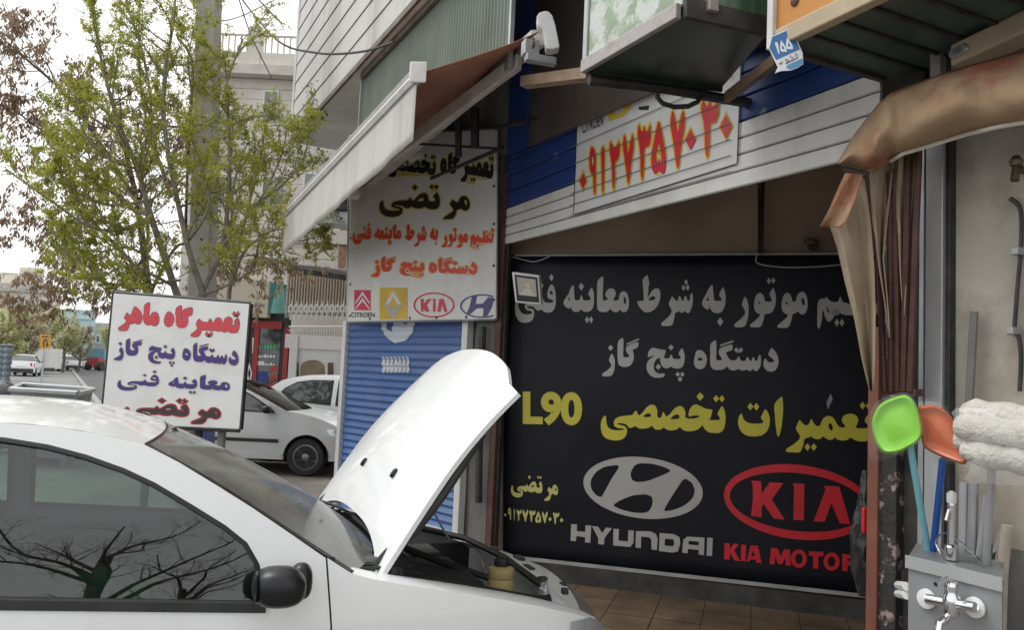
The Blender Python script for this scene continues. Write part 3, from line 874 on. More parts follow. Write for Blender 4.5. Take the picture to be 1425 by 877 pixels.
# ---------------------------------------------------------------- the hanging sign above the closed shutter
cloth = mat('sign_cloth', (0.60, 0.60, 0.58), .55, var=.06, scale=1.2, dirt=(.38, .37, .35), dirt_amt=.5, dirt_scale=1.6)
sg = thing('hanging_banner', 'white cloth sign with black and red Persian writing hung above the blue shutter', 'sign', SIGN.at(587, 446, .1))
SG = Plane(SIGN.p + nS * .14, nS)
rows = []
nx, ny = 24, 24
cor = [(487, 190), (691, 180), (690, 443.5), (484, 447.5)]
for j in range(ny + 1):
    fy = j / ny
    r = []
    for i in range(nx + 1):
        fx = i / nx
        a = (np.array(cor[0]) * (1 - fx) + np.array(cor[1]) * fx) * (1 - fy) + (np.array(cor[3]) * (1 - fx) + np.array(cor[2]) * fx) * fy
        r.append(SG.at(a[0], a[1], 0))
    rows.append(r)
MB().grid(rows).build('cloth', cloth, sg, solid=.004)
fr = MB()
cp = [SG.at(x, y, -.03) for x, y in cor]
for i in range(4):
    fr.tube([cp[i], cp[(i + 1) % 4]], .018, 6)
fr.build('frame', galv, sg, smooth=True)
gr = MB()
for fx, fy in [(0, f) for f in (.28, .55, .8, .97)] + [(1, f) for f in (.3, .5, .72, .9)] + [(f, 1) for f in (.15, .42, .6, .8)]:
    a = (np.array(cor[0]) * (1 - fx) + np.array(cor[1]) * fx) * (1 - fy) + (np.array(cor[3]) * (1 - fx) + np.array(cor[2]) * fx) * fy
    u, v = a[0] + (3 if fx == 0 else -3 if fx == 1 else 0), a[1] - (3 if fy == 1 else 0)
    gr.lathe([(.012, 0), (.012, .006)], SG.at(u, v, .002), nS, 10)
gr.build('eyelet', black, sg)
def bx(x0, y0, x1, y1, ox=480, oy=210, s=3.655):
    return (ox + x0 / s, oy + y0 / s, ox + x1 / s, oy + y1 / s)
l1 = word('tamir_wide', bx(588, 22, 757, 160), .04) + word('gah', bx(484, 8, 584, 116), .04) + word('takhasosi', bx(210, 8, 462, 138), .05) + word('maher', bx(46, 46, 122, 130), skip=(0, 1))
l2 = word('mortazi', bx(175, 170, 635, 348))
l3 = word('tanzim', bx(638, 396, 758, 496), .03) + word('motor', bx(493, 395, 624, 490)) + word('be', bx(432, 395, 472, 482)) + word('shart', bx(305, 375, 413, 486)) + word('mayenae', bx(150, 376, 286, 472)) + word('fani', bx(40, 368, 130, 472))
l4 = word('dastgah', bx(428, 545, 672, 628), .02) + word('panj', bx(280, 560, 402, 645)) + word('gaz', bx(135, 540, 255, 640))
halo = mat('print_halo', (0.50, 0.46, 0.06), .45, var=.05)
oran = mat('print_orange', (0.62, 0.27, 0.05), .45, var=.05)
pred = mat('print_red_orange', (0.55, 0.035, 0.012), .45, var=.05)
SG.letter(l1, 'lettering_outline', halo, sg, .002, 1.3)
SG.letter(l2, 'lettering_outline', halo, sg, .0022, 1.6)
SG.letter(l3, 'lettering_outline', oran, sg, .002, 1.2)
SG.letter(l4, 'lettering_outline', oran, sg, .0022, 1.5)
SG.letter(l1, 'lettering', blk, sg, .004)
SG.letter(l2, 'lettering', blk, sg, .0042)
SG.letter(l3, 'lettering', pred, sg, .004)
SG.letter(l4, 'lettering', pred, sg, .0042)
q = (485, 398, 6.951)
crim = mat('print_crimson', (0.50, 0.02, 0.06), .45, var=.05)
SG.letter(crop([[(55, 40), (215, 40), (215, 235), (55, 235)]], *q), 'emblem_ground', crim, sg, .002)
chev = [[(65, 160), (135, 52), (205, 160), (205, 178), (135, 88), (65, 178)], [(65, 218), (135, 112), (205, 218), (205, 232), (135, 150), (65, 232)]]
SG.letter(crop(chev, *q), 'emblem', mat('print_white', (.62, .6, .58), .45), sg, .004)
SG.letter([], 'lettering', blk, sg, .0044, extra=latin('CITROEN', (488.5, 435, 521, 441.5), .012))
SG.letter(crop([[(300, 15), (570, 18), (570, 322), (300, 325)]], *q), 'emblem_ground', mat('print_gold', (.52, .34, .03), .45, var=.12, scale=4), sg, .002)
SG.letter(crop([[(430, 45), (515, 180), (470, 180), (430, 105), (395, 180), (350, 180)]], *q), 'emblem', mat('print_silver', (.52, .52, .52), .4), sg, .004)
SG.letter(crop([[(350, 182), (395, 182), (430, 240), (466, 182), (515, 182), (440, 318), (415, 305)]], *q), 'emblem', mat('print_steel', (.33, .33, .35), .4), sg, .004)
SG.letter(crop([ell(825, 185, 198, 122), ell(825, 185, 183, 108)], *q), 'emblem_ring', crim, sg, .004)
kia = [[(695, 125), (728, 125), (726, 180), (765, 125), (802, 125), (755, 185), (782, 250), (742, 248), (722, 205), (722, 248), (700, 248)],
       [(812, 125), (840, 125), (840, 250), (815, 250), (818, 140)], [(878, 125), (918, 125), (955, 252), (925, 252), (902, 175), (888, 250), (858, 248)]]
SG.letter(crop(kia, *q), 'emblem', crim, sg, .004)
arc = lambda rx, ry, s: [(1290 + rx * cos(s * (1.0 + (2 * pi - 2.0) * k / 40)), 195 + ry * sin(s * (1.0 + (2 * pi - 2.0) * k / 40))) for k in range(41)]
SG.letter(crop([arc(212, 115, 1) + arc(196, 102, 1)[::-1]], *q), 'emblem_ring', navy, sg, .004)
hk = [[(1195, 92), (1245, 85), (1225, 175), (1300, 170), (1350, 110), (1402, 115), (1385, 200), (1340, 290), (1300, 295), (1305, 215), (1240, 215), (1190, 260), (1150, 285), (1140, 270), (1170, 200)]]
SG.letter(crop(hk, *q), 'emblem', navy, sg, .0042)

# ---------------------------------------------------------------- the big dark banner inside
bcl = mat('banner_cloth', (0.009, 0.0095, 0.015), .45, var=.25, scale=1.5, dirt=(0.018, 0.018, 0.024), dirt_amt=.6, dirt_scale=1.3, bump=.35, bscale=2.2, spec=.25)
bn = thing('workshop_banner', 'big black banner with grey and yellow Persian writing on the workshop back wall', 'banner', bl)
cor = [(702, 354), (1246, 351.3), (1262, 833.4), (700, 772)]
rows = []
for j in range(25):
    fy = j / 24
    r = []
    for i in range(41):
        fx = i / 40
        a = (np.array(cor[0]) * (1 - fx) + np.array(cor[1]) * fx) * (1 - fy) + (np.array(cor[3]) * (1 - fx) + np.array(cor[2]) * fx) * fy
        r.append(BANNER.at(a[0], a[1], 0.0))
    rows.append(r)
MB().grid(rows).build('cloth', bcl, bn, solid=.003, smooth=True)
hem = mat('banner_hem', (.42, .42, .41), .6, var=.2, scale=4)
for (a, b, w) in (((700, 772), (1262, 833.4), .028), ((716, 354.5), (1222, 351.5), .016)):
    p, q2 = BANNER.at(*a, .004), BANNER.at(*b, .004)
    MB().box(p, q2 - p, ZUP * -w, BANNER.n * .012).build('hem_strip', hem, bn)
line1 = word('moayene') + word('shart') + word('be') + word('motor') + word('tanzim') + word('fani', (716.5, 381, 773.5, 449.5))
line2 = word('dastgah') + word('panj') + word('gaz')
BANNER.letter(line1, 'lettering', greyp, bn, .004)
BANNER.letter(line2, 'lettering', greyp, bn, .004)
bye = mat('banner_yellow', (0.60, 0.53, 0.05), .45, var=.05)
BANNER.letter(word('takhasosi') + word('at') + word('tamir'), 'lettering', bye, bn, .004)
BANNER.letter([], 'lettering', bye, bn, .004, extra=latin('L90', (727.5, 545.5, 810, 592.5), .045, .02))
pale = mat('banner_pale_yellow', (0.62, 0.60, 0.20), .45, var=.05)
qs = (700, 700)
bd = digits([('9', 105, 115, 190, 390), ('1', 220, 130, 272, 405), ('2', 298, 145, 412, 412), ('7', 425, 145, 557, 425), ('3', 575, 160, 716, 440), ('5', 710, 180, 842, 450), ('7', 853, 190, 987, 462), ('3', 1098, 205, 1242, 485)], qs, 15.83)
bd += crop([D(50, 270, 28, 38), D(1035, 365, 38, 48), D(1290, 388, 42, 52)], 700, 700, 15.83)
BANNER.letter(bd, 'lettering', pale, bn, .004)
BANNER.letter(word('mortazi', (711, 662, 776.5, 696.5), .06), 'lettering', pale, bn, .004)
qh = (690, 620, 4.597)
holes = [[(800,125),(700,135),(640,170),(605,225),(610,280),(640,320),(675,335),(700,290),(740,215)], [(1125,165),(1080,140),(1000,118),(920,115),(885,130),(860,180),(870,225),(910,238),(970,230),(1060,195)],
         [(745,385),(800,350),(880,320),(960,313),(1000,330),(1005,370),(985,420),(950,435),(880,432),(800,412)], [(1205,208),(1255,240),(1275,290),(1260,340),(1210,385),(1140,415),(1070,425),(1100,370),(1150,290)]]
BANNER.letter(crop([ell(942, 273, 382, 197, .09)], *qh) + crop(holes, *qh, it=1), 'emblem', greyp, bn, .004)
hyn = [[(482,505),(520,508),(518,550),(572,555),(574,512),(610,515),(605,625),(570,622),(572,590),(515,582),(512,615),(478,612)],
       [(615,518),(655,522),(680,562),(705,528),(742,532),(695,595),(692,637),(655,633),(655,595)],
       [(752,535),(787,538),(785,610),(845,617),(848,545),(883,548),(880,625),(860,652),(750,642)],
       [(897,550),(990,552),(1025,570),(1035,600),(1030,672),(995,668),(995,605),(980,590),(930,585),(928,660),(893,655)],
       [(1048,562),(1140,570),(1175,590),(1180,630),(1165,680),(1130,688),(1043,678)], [(1082,598),(1135,603),(1142,625),(1135,648),(1080,642)],
       [(1195,640),(1200,605),(1225,585),(1335,592),(1332,705),(1297,700),(1298,672),(1230,664),(1227,692),(1192,688)], [(1235,612),(1298,618),(1298,642),(1232,636)],
       [(1352,592),(1388,594),(1383,710),(1348,708)]]
BANNER.letter(crop(hyn, *qh), 'lettering', greyp, bn, .004)
bred = mat('banner_red', (0.66, 0.02, 0.035), .42, var=.08)
qk = (1000, 640, 5.481)
BANNER.letter(crop([ell(605, 325, 565, 286, .095), ell(605, 325, 520, 222, .095)], *qk), 'emblem_ring', bred, bn, .004)
kb = [[(245,160),(325,165),(328,262),(392,172),(495,180),(405,305),(505,460),(420,450),(345,340),(328,362),(328,440),(247,432),(262,300),(260,185)],
      [(565,180),(655,185),(650,465),(570,460),(575,210)], [(805,200),(920,205),(1005,492),(925,488),(860,330),(810,475),(725,472),(815,230)]]
BANNER.letter(crop(kb, *qk), 'emblem', bred, bn, .004)
kl = [[(45,638),(85,640),(85,685),(115,642),(155,645),(120,695),(166,775),(125,772),(85,715),(83,765),(42,762)], [(172,650),(210,652),(206,778),(170,775)],
      [(245,655),(300,658),(328,790),(290,788),(283,765),(240,762),(233,782),(212,778)], [(265,690),(277,740),(250,738)],
      [(400,672),(450,678),(475,740),(500,682),(545,688),(550,812),(512,808),(510,745),(485,800),(455,798),(432,740),(425,802),(388,798)],
      ell(612, 757, 61, 70, n=28), ell(612, 757, 29, 40, n=24), [(690,700),(800,705),(798,740),(762,738),(760,835),(720,832),(722,736),(688,733)],
      ell(862, 780, 61, 70, n=28), ell(862, 780, 29, 40, n=24),
      [(942,720),(1040,730),(1062,760),(1045,795),(1072,862),(1027,860),(1002,808),(985,806),(983,855),(942,850)], [(983,755),(1012,758),(1012,775),(983,772)]]
BANNER.letter(crop(kl, *qk), 'lettering', bred, bn, .004)
tp = mat('clear_tape', (.30, .30, .31), .2, var=.2)
BANNER.letter([[(1157, 433), (1167, 430), (1168, 438), (1160, 440)], [(1150, 560), (1156, 548), (1159, 556), (1152, 570)]], 'tape_patch', tp, bn, .006)
# ---------------------------------------------------------------- brown awning with white valance
awn = thing('folding_awning', 'brown folding arm awning with dirty white front rail and valance over the hanging sign', 'awning', atY(560, 250, 6))
R1, R2 = atY(583, 101, 5.0), atY(397, 297, 8.3)          # front rail, near and far end
C1, C2 = atY(750, 42, 4.95), atY(560, 300, 9.0)         # cassette at the wall
C2 = C1 + (R2 - R1) * 1.0
browncl = mat('awning_brown', (0.36, 0.165, 0.10), .75, var=.12, scale=3, dirt=(.22, .09, .055), dirt_amt=.5, dirt_scale=2.5)
valm = mat('valance_white', (0.50, 0.485, 0.455), .75, var=.06, scale=2, dirt=(.30, .28, .25), dirt_amt=.7, dirt_scale=2.5, streak=True)
railm = mat('rail_white', (0.62, 0.61, 0.59), .5, var=.06, scale=3, dirt=(.35, .33, .30), dirt_amt=.5, dirt_scale=4)
rows = []
for i in range(17):
    f = i / 16
    a, b = R1 * (1 - f) + R2 * f, C1 * (1 - f) + C2 * f
    rows.append([a * (1 - g) + b * g + ZUP * (-.022 * sin(pi * g) + .006 * sin(f * 30 + g * 5)) for g in np.linspace(0, 1, 9)])
MB().grid(rows).build('fabric', browncl, awn, smooth=True, solid=.004)
dr = unit(R2 - R1)
outd = unit(np.cross(ZUP, dr))
if outd.dot(EYE - R1) < 0:
    outd = -outd
outd = -unit(vec(C1[0] - R1[0], C1[1] - R1[1], 0))
ln = np.linalg.norm(R2 - R1)
# front rail: moulded profile
prof = [(-.02, .05), (.03, .045), (.05, .02), (.035, 0), (.05, -.03), (.03, -.06), (-.03, -.05)]
va = [R1 + outd * x + ZUP * y for x, y in prof]
vb = [R2 + outd * x + ZUP * y for x, y in prof]
n = len(prof)
MB().add(va + vb, [(i, (i + 1) % n, (i + 1) % n + n, i + n) for i in range(n)] + [tuple(range(n)), tuple(range(2 * n - 1, n - 1, -1))]).build('front_rail', railm, awn)
MB().box(R1 - dr * .012 - outd * .04 - ZUP * .075, -dr * .02, outd * .11, ZUP * .14).build('rail_end_cap', railm, awn, bevel=.012)
rows = []
for i in range(41):
    f = i / 40
    a = R1 * (1 - f) + R2 * f + outd * .012
    hgt = .40 if True else 0
    rows.append([a - ZUP * (.05 + hgt * g) + outd * (.008 * sin(f * 23) * g + .004 * sin(f * 61 + 1) * g) for g in np.linspace(0, 1, 7)])
MB().grid(rows).build('valance', valm, awn, smooth=True, solid=.003)
armm = mat('arm_metal', (0.55, 0.51, 0.47), .5, var=.1, scale=5, metal=.1, dirt=(.2, .17, .14), dirt_amt=.5, dirt_scale=4)
e1 = C1 - outd * -.02 - ZUP * .22 + dr * .12
elb = R1 * .35 + R2 * .65 - outd * .25 - ZUP * .12
for (s, k) in ((C1 + dr * .25 - ZUP * .10, R1 + dr * 2.2 - ZUP * .12 - outd * .25), (R1 + dr * 2.2 - ZUP * .17 - outd * .25, R1 + dr * .9 - ZUP * .09 - outd * .02)):
    d = k - s
    up = ZUP * .11
    sd = unit(np.cross(d, ZUP)) * .05
    MB().box(s - sd / 2 - up / 2, d, sd, up).build('arm', armm, awn, bevel=.008)
MB().cbox(R1 + dr * 2.2 - ZUP * .15 - outd * .25, .14, .14, .18, .4).build('elbow', armm, awn, bevel=.02)
MB().box(C1 + dr * .1 - ZUP * .05, C2 - C1, outd * -.1, ZUP * .10).build('roller_tube', armm, awn)
cap = MB()
capo = [(0, -.16), (.0, .10), (.04, .17), (.11, .20), (.18, .17), (.22, .08), (.23, -.02), (.20, -.16)]
rgt = vec(1, .15, 0)
rgt = unit(rgt)
cap.prism([atY(x, y, 4.78) for x, y in ((747, 22), (751, 16.5), (758, 14.5), (764, 15.5), (769, 21), (773, 34), (776, 48), (779, 65), (770, 67.5), (760, 67), (758.5, 52), (755, 40), (748, 34))], vec(.0, .12, .01))
cap.build('cassette_cap', mat('cap_white', (.68, .68, .67), .4, var=.04, scale=3, dirt=(.4, .39, .37), dirt_amt=.3, dirt_scale=5), awn, bevel=.008)
MB().cbox(atY(738, 68, 4.8), .1, .08, .1, .3).cbox(atY(752, 83, 4.8), .2, .06, .05, .3).build('bracket', galv, awn, bevel=.008)
MB().tube([atY(742, 52, 4.78), atY(743, 62, 4.76), atY(739, 70, 4.77), atY(744, 76, 4.78)], .008, 6).build('crank_eye', rust, awn, smooth=True)

# bracing in front of the hanging sign and timber under the lintel
br = thing('sign_bracket', 'dark steel bracing bars crossing the top of the hanging sign', 'bracket', atY(640, 200, 6.2))
mb = MB()
for a, b, r in ((atY(583, 200, 6.6), atY(700, 207, 6.45), .012), (atY(600, 248, 6.9), atY(700, 205, 6.4), .018), (atY(638, 160, 6.3), atY(638, 218, 6.3), .028), (atY(661, 150, 6.4), atY(661, 205, 6.4), .035), (atY(516, 222, 7.9), atY(516, 250, 7.9), .03)):
    mb.tube([a, b], r, 6)
mb.build('bar', black, br)
wood = mat('old_timber', (0.34, 0.24, 0.16), .8, var=.2, scale=5, dirt=(.16, .11, .08), dirt_amt=.6, dirt_scale=4, bump=.2)
tb0, tb1 = atY(724, 112, 5.3), atY(815, 100, 4.6)
o = MB().box(tb0 - ZUP * .035, tb1 - tb0, vec(.05, .06, 0), ZUP * .07).build('timber_batten', wood)
tag(o, 'rough brown timber batten running from the awning end to the green light box', 'batten')
o = MB().tube([atY(690, 178, 6.3), atY(740, 166, 6.2), atY(830, 158, 5.6), atY(905, 150, 5.0)], .022, 6).build('pipe_rail', black, smooth=True)
tag(o, 'thin black pipe running along the sooty lintel above the blue shutter band', 'pipe')

# ---------------------------------------------------------------- weathered green light box
gb = thing('sign_box', 'weathered pale green light box sign projecting over the opening with rusted rail', 'sign box', atZ(935, 80, 3.3))
zb = 3.3
GA, GB_, GC, GD = atZ(815, 100, zb), atZ(949, 23, zb), atZ(1068, 50, zb), atZ(1003, 126, zb)
greenw = mat('weathered_green', (0.25, 0.32, 0.22), .55, var=.2, scale=6, dirt=(.50, .52, .49), dirt_amt=.95, dirt_scale=5, thr=(.46, .52), bump=.15)
greend = mat('dark_green', (0.05, 0.115, 0.06), .5, var=.3, scale=5, dirt=(.20, .27, .20), dirt_amt=.7, dirt_scale=7, streak=True, thr=(.52, .66))
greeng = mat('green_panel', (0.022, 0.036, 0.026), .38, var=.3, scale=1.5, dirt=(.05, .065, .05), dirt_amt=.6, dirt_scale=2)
H = 1.1
d1, d2 = unit(GB_ - GA), unit(GC - GB_)
def wall_between(a, b, z0, z1, th, inward):
    return MB().box(vec(a[0], a[1], z0), b - a, unit(inward) * th, ZUP * (z1 - z0))
cen = (GA + GB_ + GC + GD) / 4
wall_between(GA, GB_, zb + .06, zb + H, .02, cen - (GA + GB_) / 2).build('front_face', greenw, gb)
wall_between(GB_, GC, zb + .05, zb + H, .02, cen - (GB_ + GC) / 2).build('end_face', greend, gb)
wall_between(GC, GD, zb + .05, zb + H, .02, cen - (GD + GC) / 2).build('back_face', greend, gb)
wall_between(GD, GA, zb + .05, zb + H, .02, cen - (GD + GA) / 2).build('side_face', greend, gb)
MB().prism([p * .97 + cen * .03 for p in (GA, GB_, GC, GD)], ZUP * .02).build('underside', greeng, gb)
grey_rail = mat('scuffed_rail', (.36, .34, .33), .5, var=.2, scale=9, metal=.3, dirt=(.16, .10, .08), dirt_amt=.8, dirt_scale=9)
def lrail(a, b, w, hgt, m, nm, par, z=0.0):
    d = unit(b - a)
    sd = vec(d[1], -d[0], 0)
    if sd.dot(EYE - a) < 0:
        sd = -sd
    return MB().box(a + sd * .004 - ZUP * .012 + ZUP * z, b - a, sd * w, ZUP * hgt).build(nm, m, par, bevel=.004)
lrail(GA, GB_, .03, .07, grey_rail, 'edge_rail', gb)
lrail(GB_, GC, .03, .09, darkpaint, 'edge_rail', gb)
lrail(GA, GD, .02, .05, black, 'edge_rail', gb)
MB().box(GA + (GA - GB_) * .01, unit(GA - GB_) * .03, unit(cen - GA) * .03, ZUP * 1.15).build('corner_post', galv, gb)
mb = MB()
mb.tube([GA + vec(.02, 0, -.04), GD * .55 + GA * .45 + ZUP * -.03, GD + ZUP * -.05 + unit(GD - GA) * .25], .03, 8)
mb.build('carrier_bar', black, gb)
mb = MB()
for p in ((905, 62), (990, 8), (930, 30)):
    c = atZ(p[0], p[1], zb + .06)
    mb.cbox(c, .05, .05, .06, .3)
mb.build('clip', grey_rail, gb, bevel=.005)
o = MB().tube([GD * .6 + GA * .4 + vec(-.06, 0, -.03), GD * .6 + GA * .4 + vec(-.055, 0, -.08), GD * .61 + GA * .39 + vec(-.035, 0, -.11), GD * .65 + GA * .35 + vec(.0, 0, -.125), GD * .7 + GA * .3 + vec(.04, 0, -.115), GD * .73 + GA * .27 + vec(.07, 0, -.085), GD * .75 + GA * .25 + vec(.08, 0, -.03)], .014, 6).build('cable_loop', black, smooth=True)
tag(o, 'dark cable loop dangling below the green light box', 'cable')

# ---------------------------------------------------------------- orange light box with slatted underside
ob = thing('sign_box', 'orange light box sign with white corner frame and dark slatted underside', 'sign box', atZ(1200, 60, 3.1))
zo = 3.1
OA = atZ(1077, 66, zo)
OB = OA + unit(atZ(1220, -2, zo) - OA) * 1.9
oin = unit(vec(-(OB - OA)[1], (OB - OA)[0], 0))
if oin.dot(OA - EYE) < 0:
    oin = -oin
orm = mat('orange_face', (0.50, 0.20, 0.022), .4, var=.12, scale=2.5, dirt=(.33, .13, .03), dirt_amt=.6, dirt_scale=2)
MB().box(OA + ZUP * .07 + oin * .012, OB - OA, oin * .02, ZUP * 1.2).build('front_face', orm, ob)
cream = mat('cream_rail', (.42, .33, .22), .6, var=.15, scale=6, dirt=(.24, .17, .11), dirt_amt=.6, dirt_scale=5)
MB().box(OA + ZUP * 0.0, OB - OA, oin * .05, ZUP * .075).build('edge_rail', cream, ob, bevel=.006)
dO = unit(OB - OA)
MB().box(OA - dO * .035 - oin * .01 + ZUP * 0, dO * .034, oin * .07, ZUP * 1.3).build('corner_frame', mat('frame_white', (.60, .585, .56), .5, var=.08, scale=6, dirt=(.4, .37, .33), dirt_amt=.6, dirt_scale=8), ob, bevel=.004)
MB().lathe([(.02, 0), (.02, .006), (.012, .01)], OA + dO * .10 + ZUP * .16 + oin * .012, -oin, 12).build('bolt', rust, ob, smooth=True)
depth = .62
MB().box(OA - dO * .03 + ZUP * .0 + oin * .06, oin * depth, dO * .03, ZUP * 1.2).build('end_face', darkpaint, ob)
slm = mat('slat_dark_green', (0.075, 0.105, 0.092), .45, var=.2, scale=2.5, dirt=(.02, .03, .03), dirt_amt=.6, dirt_scale=2.2)
mb = MB()
for i in range(14):
    a = OA + dO * (i * .145) + oin * .055 + ZUP * .02
    va = [a, a + dO * .125 + ZUP * .022, a + dO * .13 + ZUP * .04, a + ZUP * .04]
    mb.add(va + [p + oin * (depth + .5) for p in va], [(0, 1, 5, 4), (1, 2, 6, 5), (2, 3, 7, 6), (3, 0, 4, 7), (0, 3, 2, 1), (4, 5, 6, 7)])
mb.build('underside_slats', slm, ob)
mb = MB()
for i in range(1, 14):
    a = OA + dO * (i * .145 - .012) + oin * .055 + ZUP * .008
    mb.box(a, dO * .016, oin * (depth + .5), ZUP * .03)
mb.build('slat_joint', black, ob)
bs, be = atZ(1070, 72, 3.06), atZ(1001, 128, 3.2)
MB().box(OA + oin * .03 - ZUP * .055 - dO * .03, (be - bs) * 1.0, vec(.03, 0.02, 0), ZUP * .05).build('side_beam', mat('beam_brown', (.11, .065, .04), .7, var=.25, scale=6), ob)

# house number plate
plt = thing('number_plate', 'bent blue house number plate hooked on the orange light box corner', 'number plate', atY(1094, 70, 3.15))
plane_pl = Plane(atY(1094, 70, 3.12), unit(vec(-.3, -1, .12)))
pblue = mat('plate_blue', (0.015, 0.115, 0.32), .35, var=.12, scale=8)
pwh = mat('plate_white', (.62, .64, .66), .4, var=.08, scale=10)
qp = (1050, 30, 10.97)
outl = [(265, 215), (595, 65), (615, 200), (690, 370), (735, 470), (745, 640), (660, 700), (560, 740), (400, 750), (310, 785), (355, 690), (310, 600), (215, 400)]
def bend(p):
    """the plate's lower half is bent out and its lower corner curled"""
    return p
def plate_part(poly, nm, m, lift, thick=None):
    q = crop([poly], *qp)[0]
    if thick:
        return plane_pl.sheet(q, thick, lift).build(nm, m, plt)
    return plane_pl.letter([q], nm, m, plt, lift)
plate_part(outl, 'plate', pwh, 0.0, .003)
plate_part([(272, 228), (588, 92), (600, 205), (672, 370), (690, 415), (330, 580), (290, 510), (228, 400)], 'blue_field', pblue, .0015)
plate_part([(500, 660), (735, 555), (738, 630), (650, 690), (560, 725), (480, 700)], 'blue_field', mat('plate_blue_pale', (.05, .25, .45), .35, var=.15, scale=9), .0015)
dg = digits([('1', 300, 300, 400, 490), ('5', 385, 275, 485, 465), ('5', 485, 235, 590, 425)], (1050, 30), 10.97)
dg = [[(x + (y - 65) * -.0 + .28 * (y - 66) * .9, y) for x, y in p] for p in dg]
plane_pl.letter([[(x, y) for x, y in p] for p in dg], 'number', pwh, plt, .003)
tx = []
for i, (cx_, cy_) in enumerate([(375, 640), (395, 635), (415, 628), (435, 612), (478, 578), (500, 590), (520, 580), (548, 530), (575, 555), (600, 530), (628, 495), (650, 520)]):
    tx.append([(cx_ - 7, cy_ - 16), (cx_ + 7, cy_ - 20), (cx_ + 6, cy_ + 14), (cx_ - 6, cy_ + 18)] if i % 3 else [(cx_ - 9, cy_), (cx_, cy_ - 9), (cx_ + 9, cy_), (cx_, cy_ + 9)])
tx.append([(470, 625), (660, 540), (665, 550), (480, 640)])
plane_pl.letter(crop(tx, *qp), 'lettering', blk, plt, .003)

# ---------------------------------------------------------------- floodlight, cctv dome and wires on the back wall
fl = thing('floodlight', 'square white framed LED floodlight on the top left of the black banner', 'floodlight', BANNER.at(735, 405, .2))
fb_ = BANNER.n * .0
lf = Plane(BANNER.p + BANNER.n * .30, unit(BANNER.n + vec(-.12, 0, -.22)))
qf = (700, 370, 5.157)
frm = crop([[(62, 45), (255, 70), (272, 280), (88, 265)]], *qf)[0]
lf.sheet(frm, .05, 0).build('housing', mat('lamp_white', (.58, .58, .57), .4, var=.05), fl, bevel=.006)
lf.letter(crop([[(82, 62), (245, 82), (260, 265), (100, 252)]], *qf), 'bezel', black, fl, .002)
lf.letter(crop([[(98, 80), (232, 98), (242, 222), (112, 208)]], *qf), 'reflector', mat('reflector', (.40, .37, .33), .3, metal=.4, var=.1, scale=6), fl, .004)
lf.letter(crop([[(112, 208), (165, 160), (190, 163), (242, 222)]], *qf), 'reflector_floor', mat('reflector_low', (.52, .49, .42), .3, metal=.3, var=.08), fl, .005)
lf.letter(crop([[(162, 125), (190, 128), (191, 155), (164, 152)]], *qf), 'led_chip', mat('led', (.62, .5, .24), .3), fl, .006)
MB().tube([BANNER.at(728, 386, .01), lf.at(716, 388, -.05), lf.at(752, 390, -.05), BANNER.at(745, 392, .01)], .012, 6).build('bracket', black, fl)
cc = thing('dome_camera', 'small beige dome camera on the tan wall above the banner', 'camera', BANNER.at(1127, 342, .05))
MB().lathe([(.001, .09), (.03, .085), (.05, .06), (.055, .03), (.055, 0)], BANNER.at(1127, 342, .0), BANNER.n, 18).build('body', mat('beige_plastic', (.20, .15, .11), .5), cc, smooth=True)
MB().lathe([(.001, .1), (.02, .097), (.028, .085)], BANNER.at(1127, 342, .0), unit(BANNER.n + vec(0, 0, -.3)), 14).build('lens', black, cc, smooth=True)
def wire(name, pts, r, m, label, cat='wire', sub=6):
    """smooth tube through points"""
    P = [np.asarray(p) for p in pts]
    out = []
    for i in range(len(P) - 1):
        p0, p1, p2, p3 = P[max(i - 1, 0)], P[i], P[i + 1], P[min(i + 2, len(P) - 1)]
        for t in np.linspace(0, 1, sub, endpoint=False):
            out.append(.5 * ((2 * p1) + (p2 - p0) * t + (2 * p0 - 5 * p1 + 4 * p2 - p3) * t * t + (3 * p1 - p0 - 3 * p2 + p3) * t ** 3))
    out.append(P[-1])
    o = MB().tube(out, r, 6).build(name, m, smooth=True)
    return tag(o, label, cat)
whitew = mat('white_cord', (.45, .45, .44), .6)
wire('cord', [BANNER.at(x, y, .015) for x, y in ((1055, 352), (1054, 366), (1090, 372), (1140, 371), (1172, 368))], .006, whitew, 'thin pale cord sagging along the top right edge of the black banner', 'cord')
wire('cord', [BANNER.at(x, y, .015) for x, y in ((708, 356), (730, 362), (745, 364), (765, 357))], .005, whitew, 'thin pale cord at the top left edge of the black banner', 'cord')
wire('cable', [BANNER.at(1056, y, .02) for y in (200, 260, 310, 352)], .008, black, 'dark cable hanging down the tan wall above the banner', 'cable')

# ---------------------------------------------------------------- tattered folded awning on the right pier
tarp = mat('tarp_brown', (0.35, 0.235, 0.14), .85, var=.2, scale=4, dirt=(.27, .075, .04), dirt_amt=.85, dirt_scale=2.6, bump=.5, bscale=14, thr=(.47, .6))
tarp2 = mat('tarp_faded', (0.33, 0.26, 0.18), .85, var=.2, scale=3.5, dirt=(.15, .10, .065), dirt_amt=.7, dirt_scale=3.5, bump=.2, bscale=18, streak=True)
ta = thing('tattered_awning', 'old folded brown awning with torn hanging strips and rusty bars over the right pier', 'awning', pxF(1230, 545, .3))
top = [(1165, 226), (1185, 192), (1205, 165), (1222, 144), (1240, 128), (1264, 118), (1298, 106), (1342, 92), (1378, 82), (1440, 66), (1500, 50)]
bot = [(1169, 229), (1190, 237), (1212, 239), (1225, 231), (1240, 224), (1256, 214), (1290, 204), (1345, 187), (1390, 176), (1440, 168), (1500, 155)]
rows = []
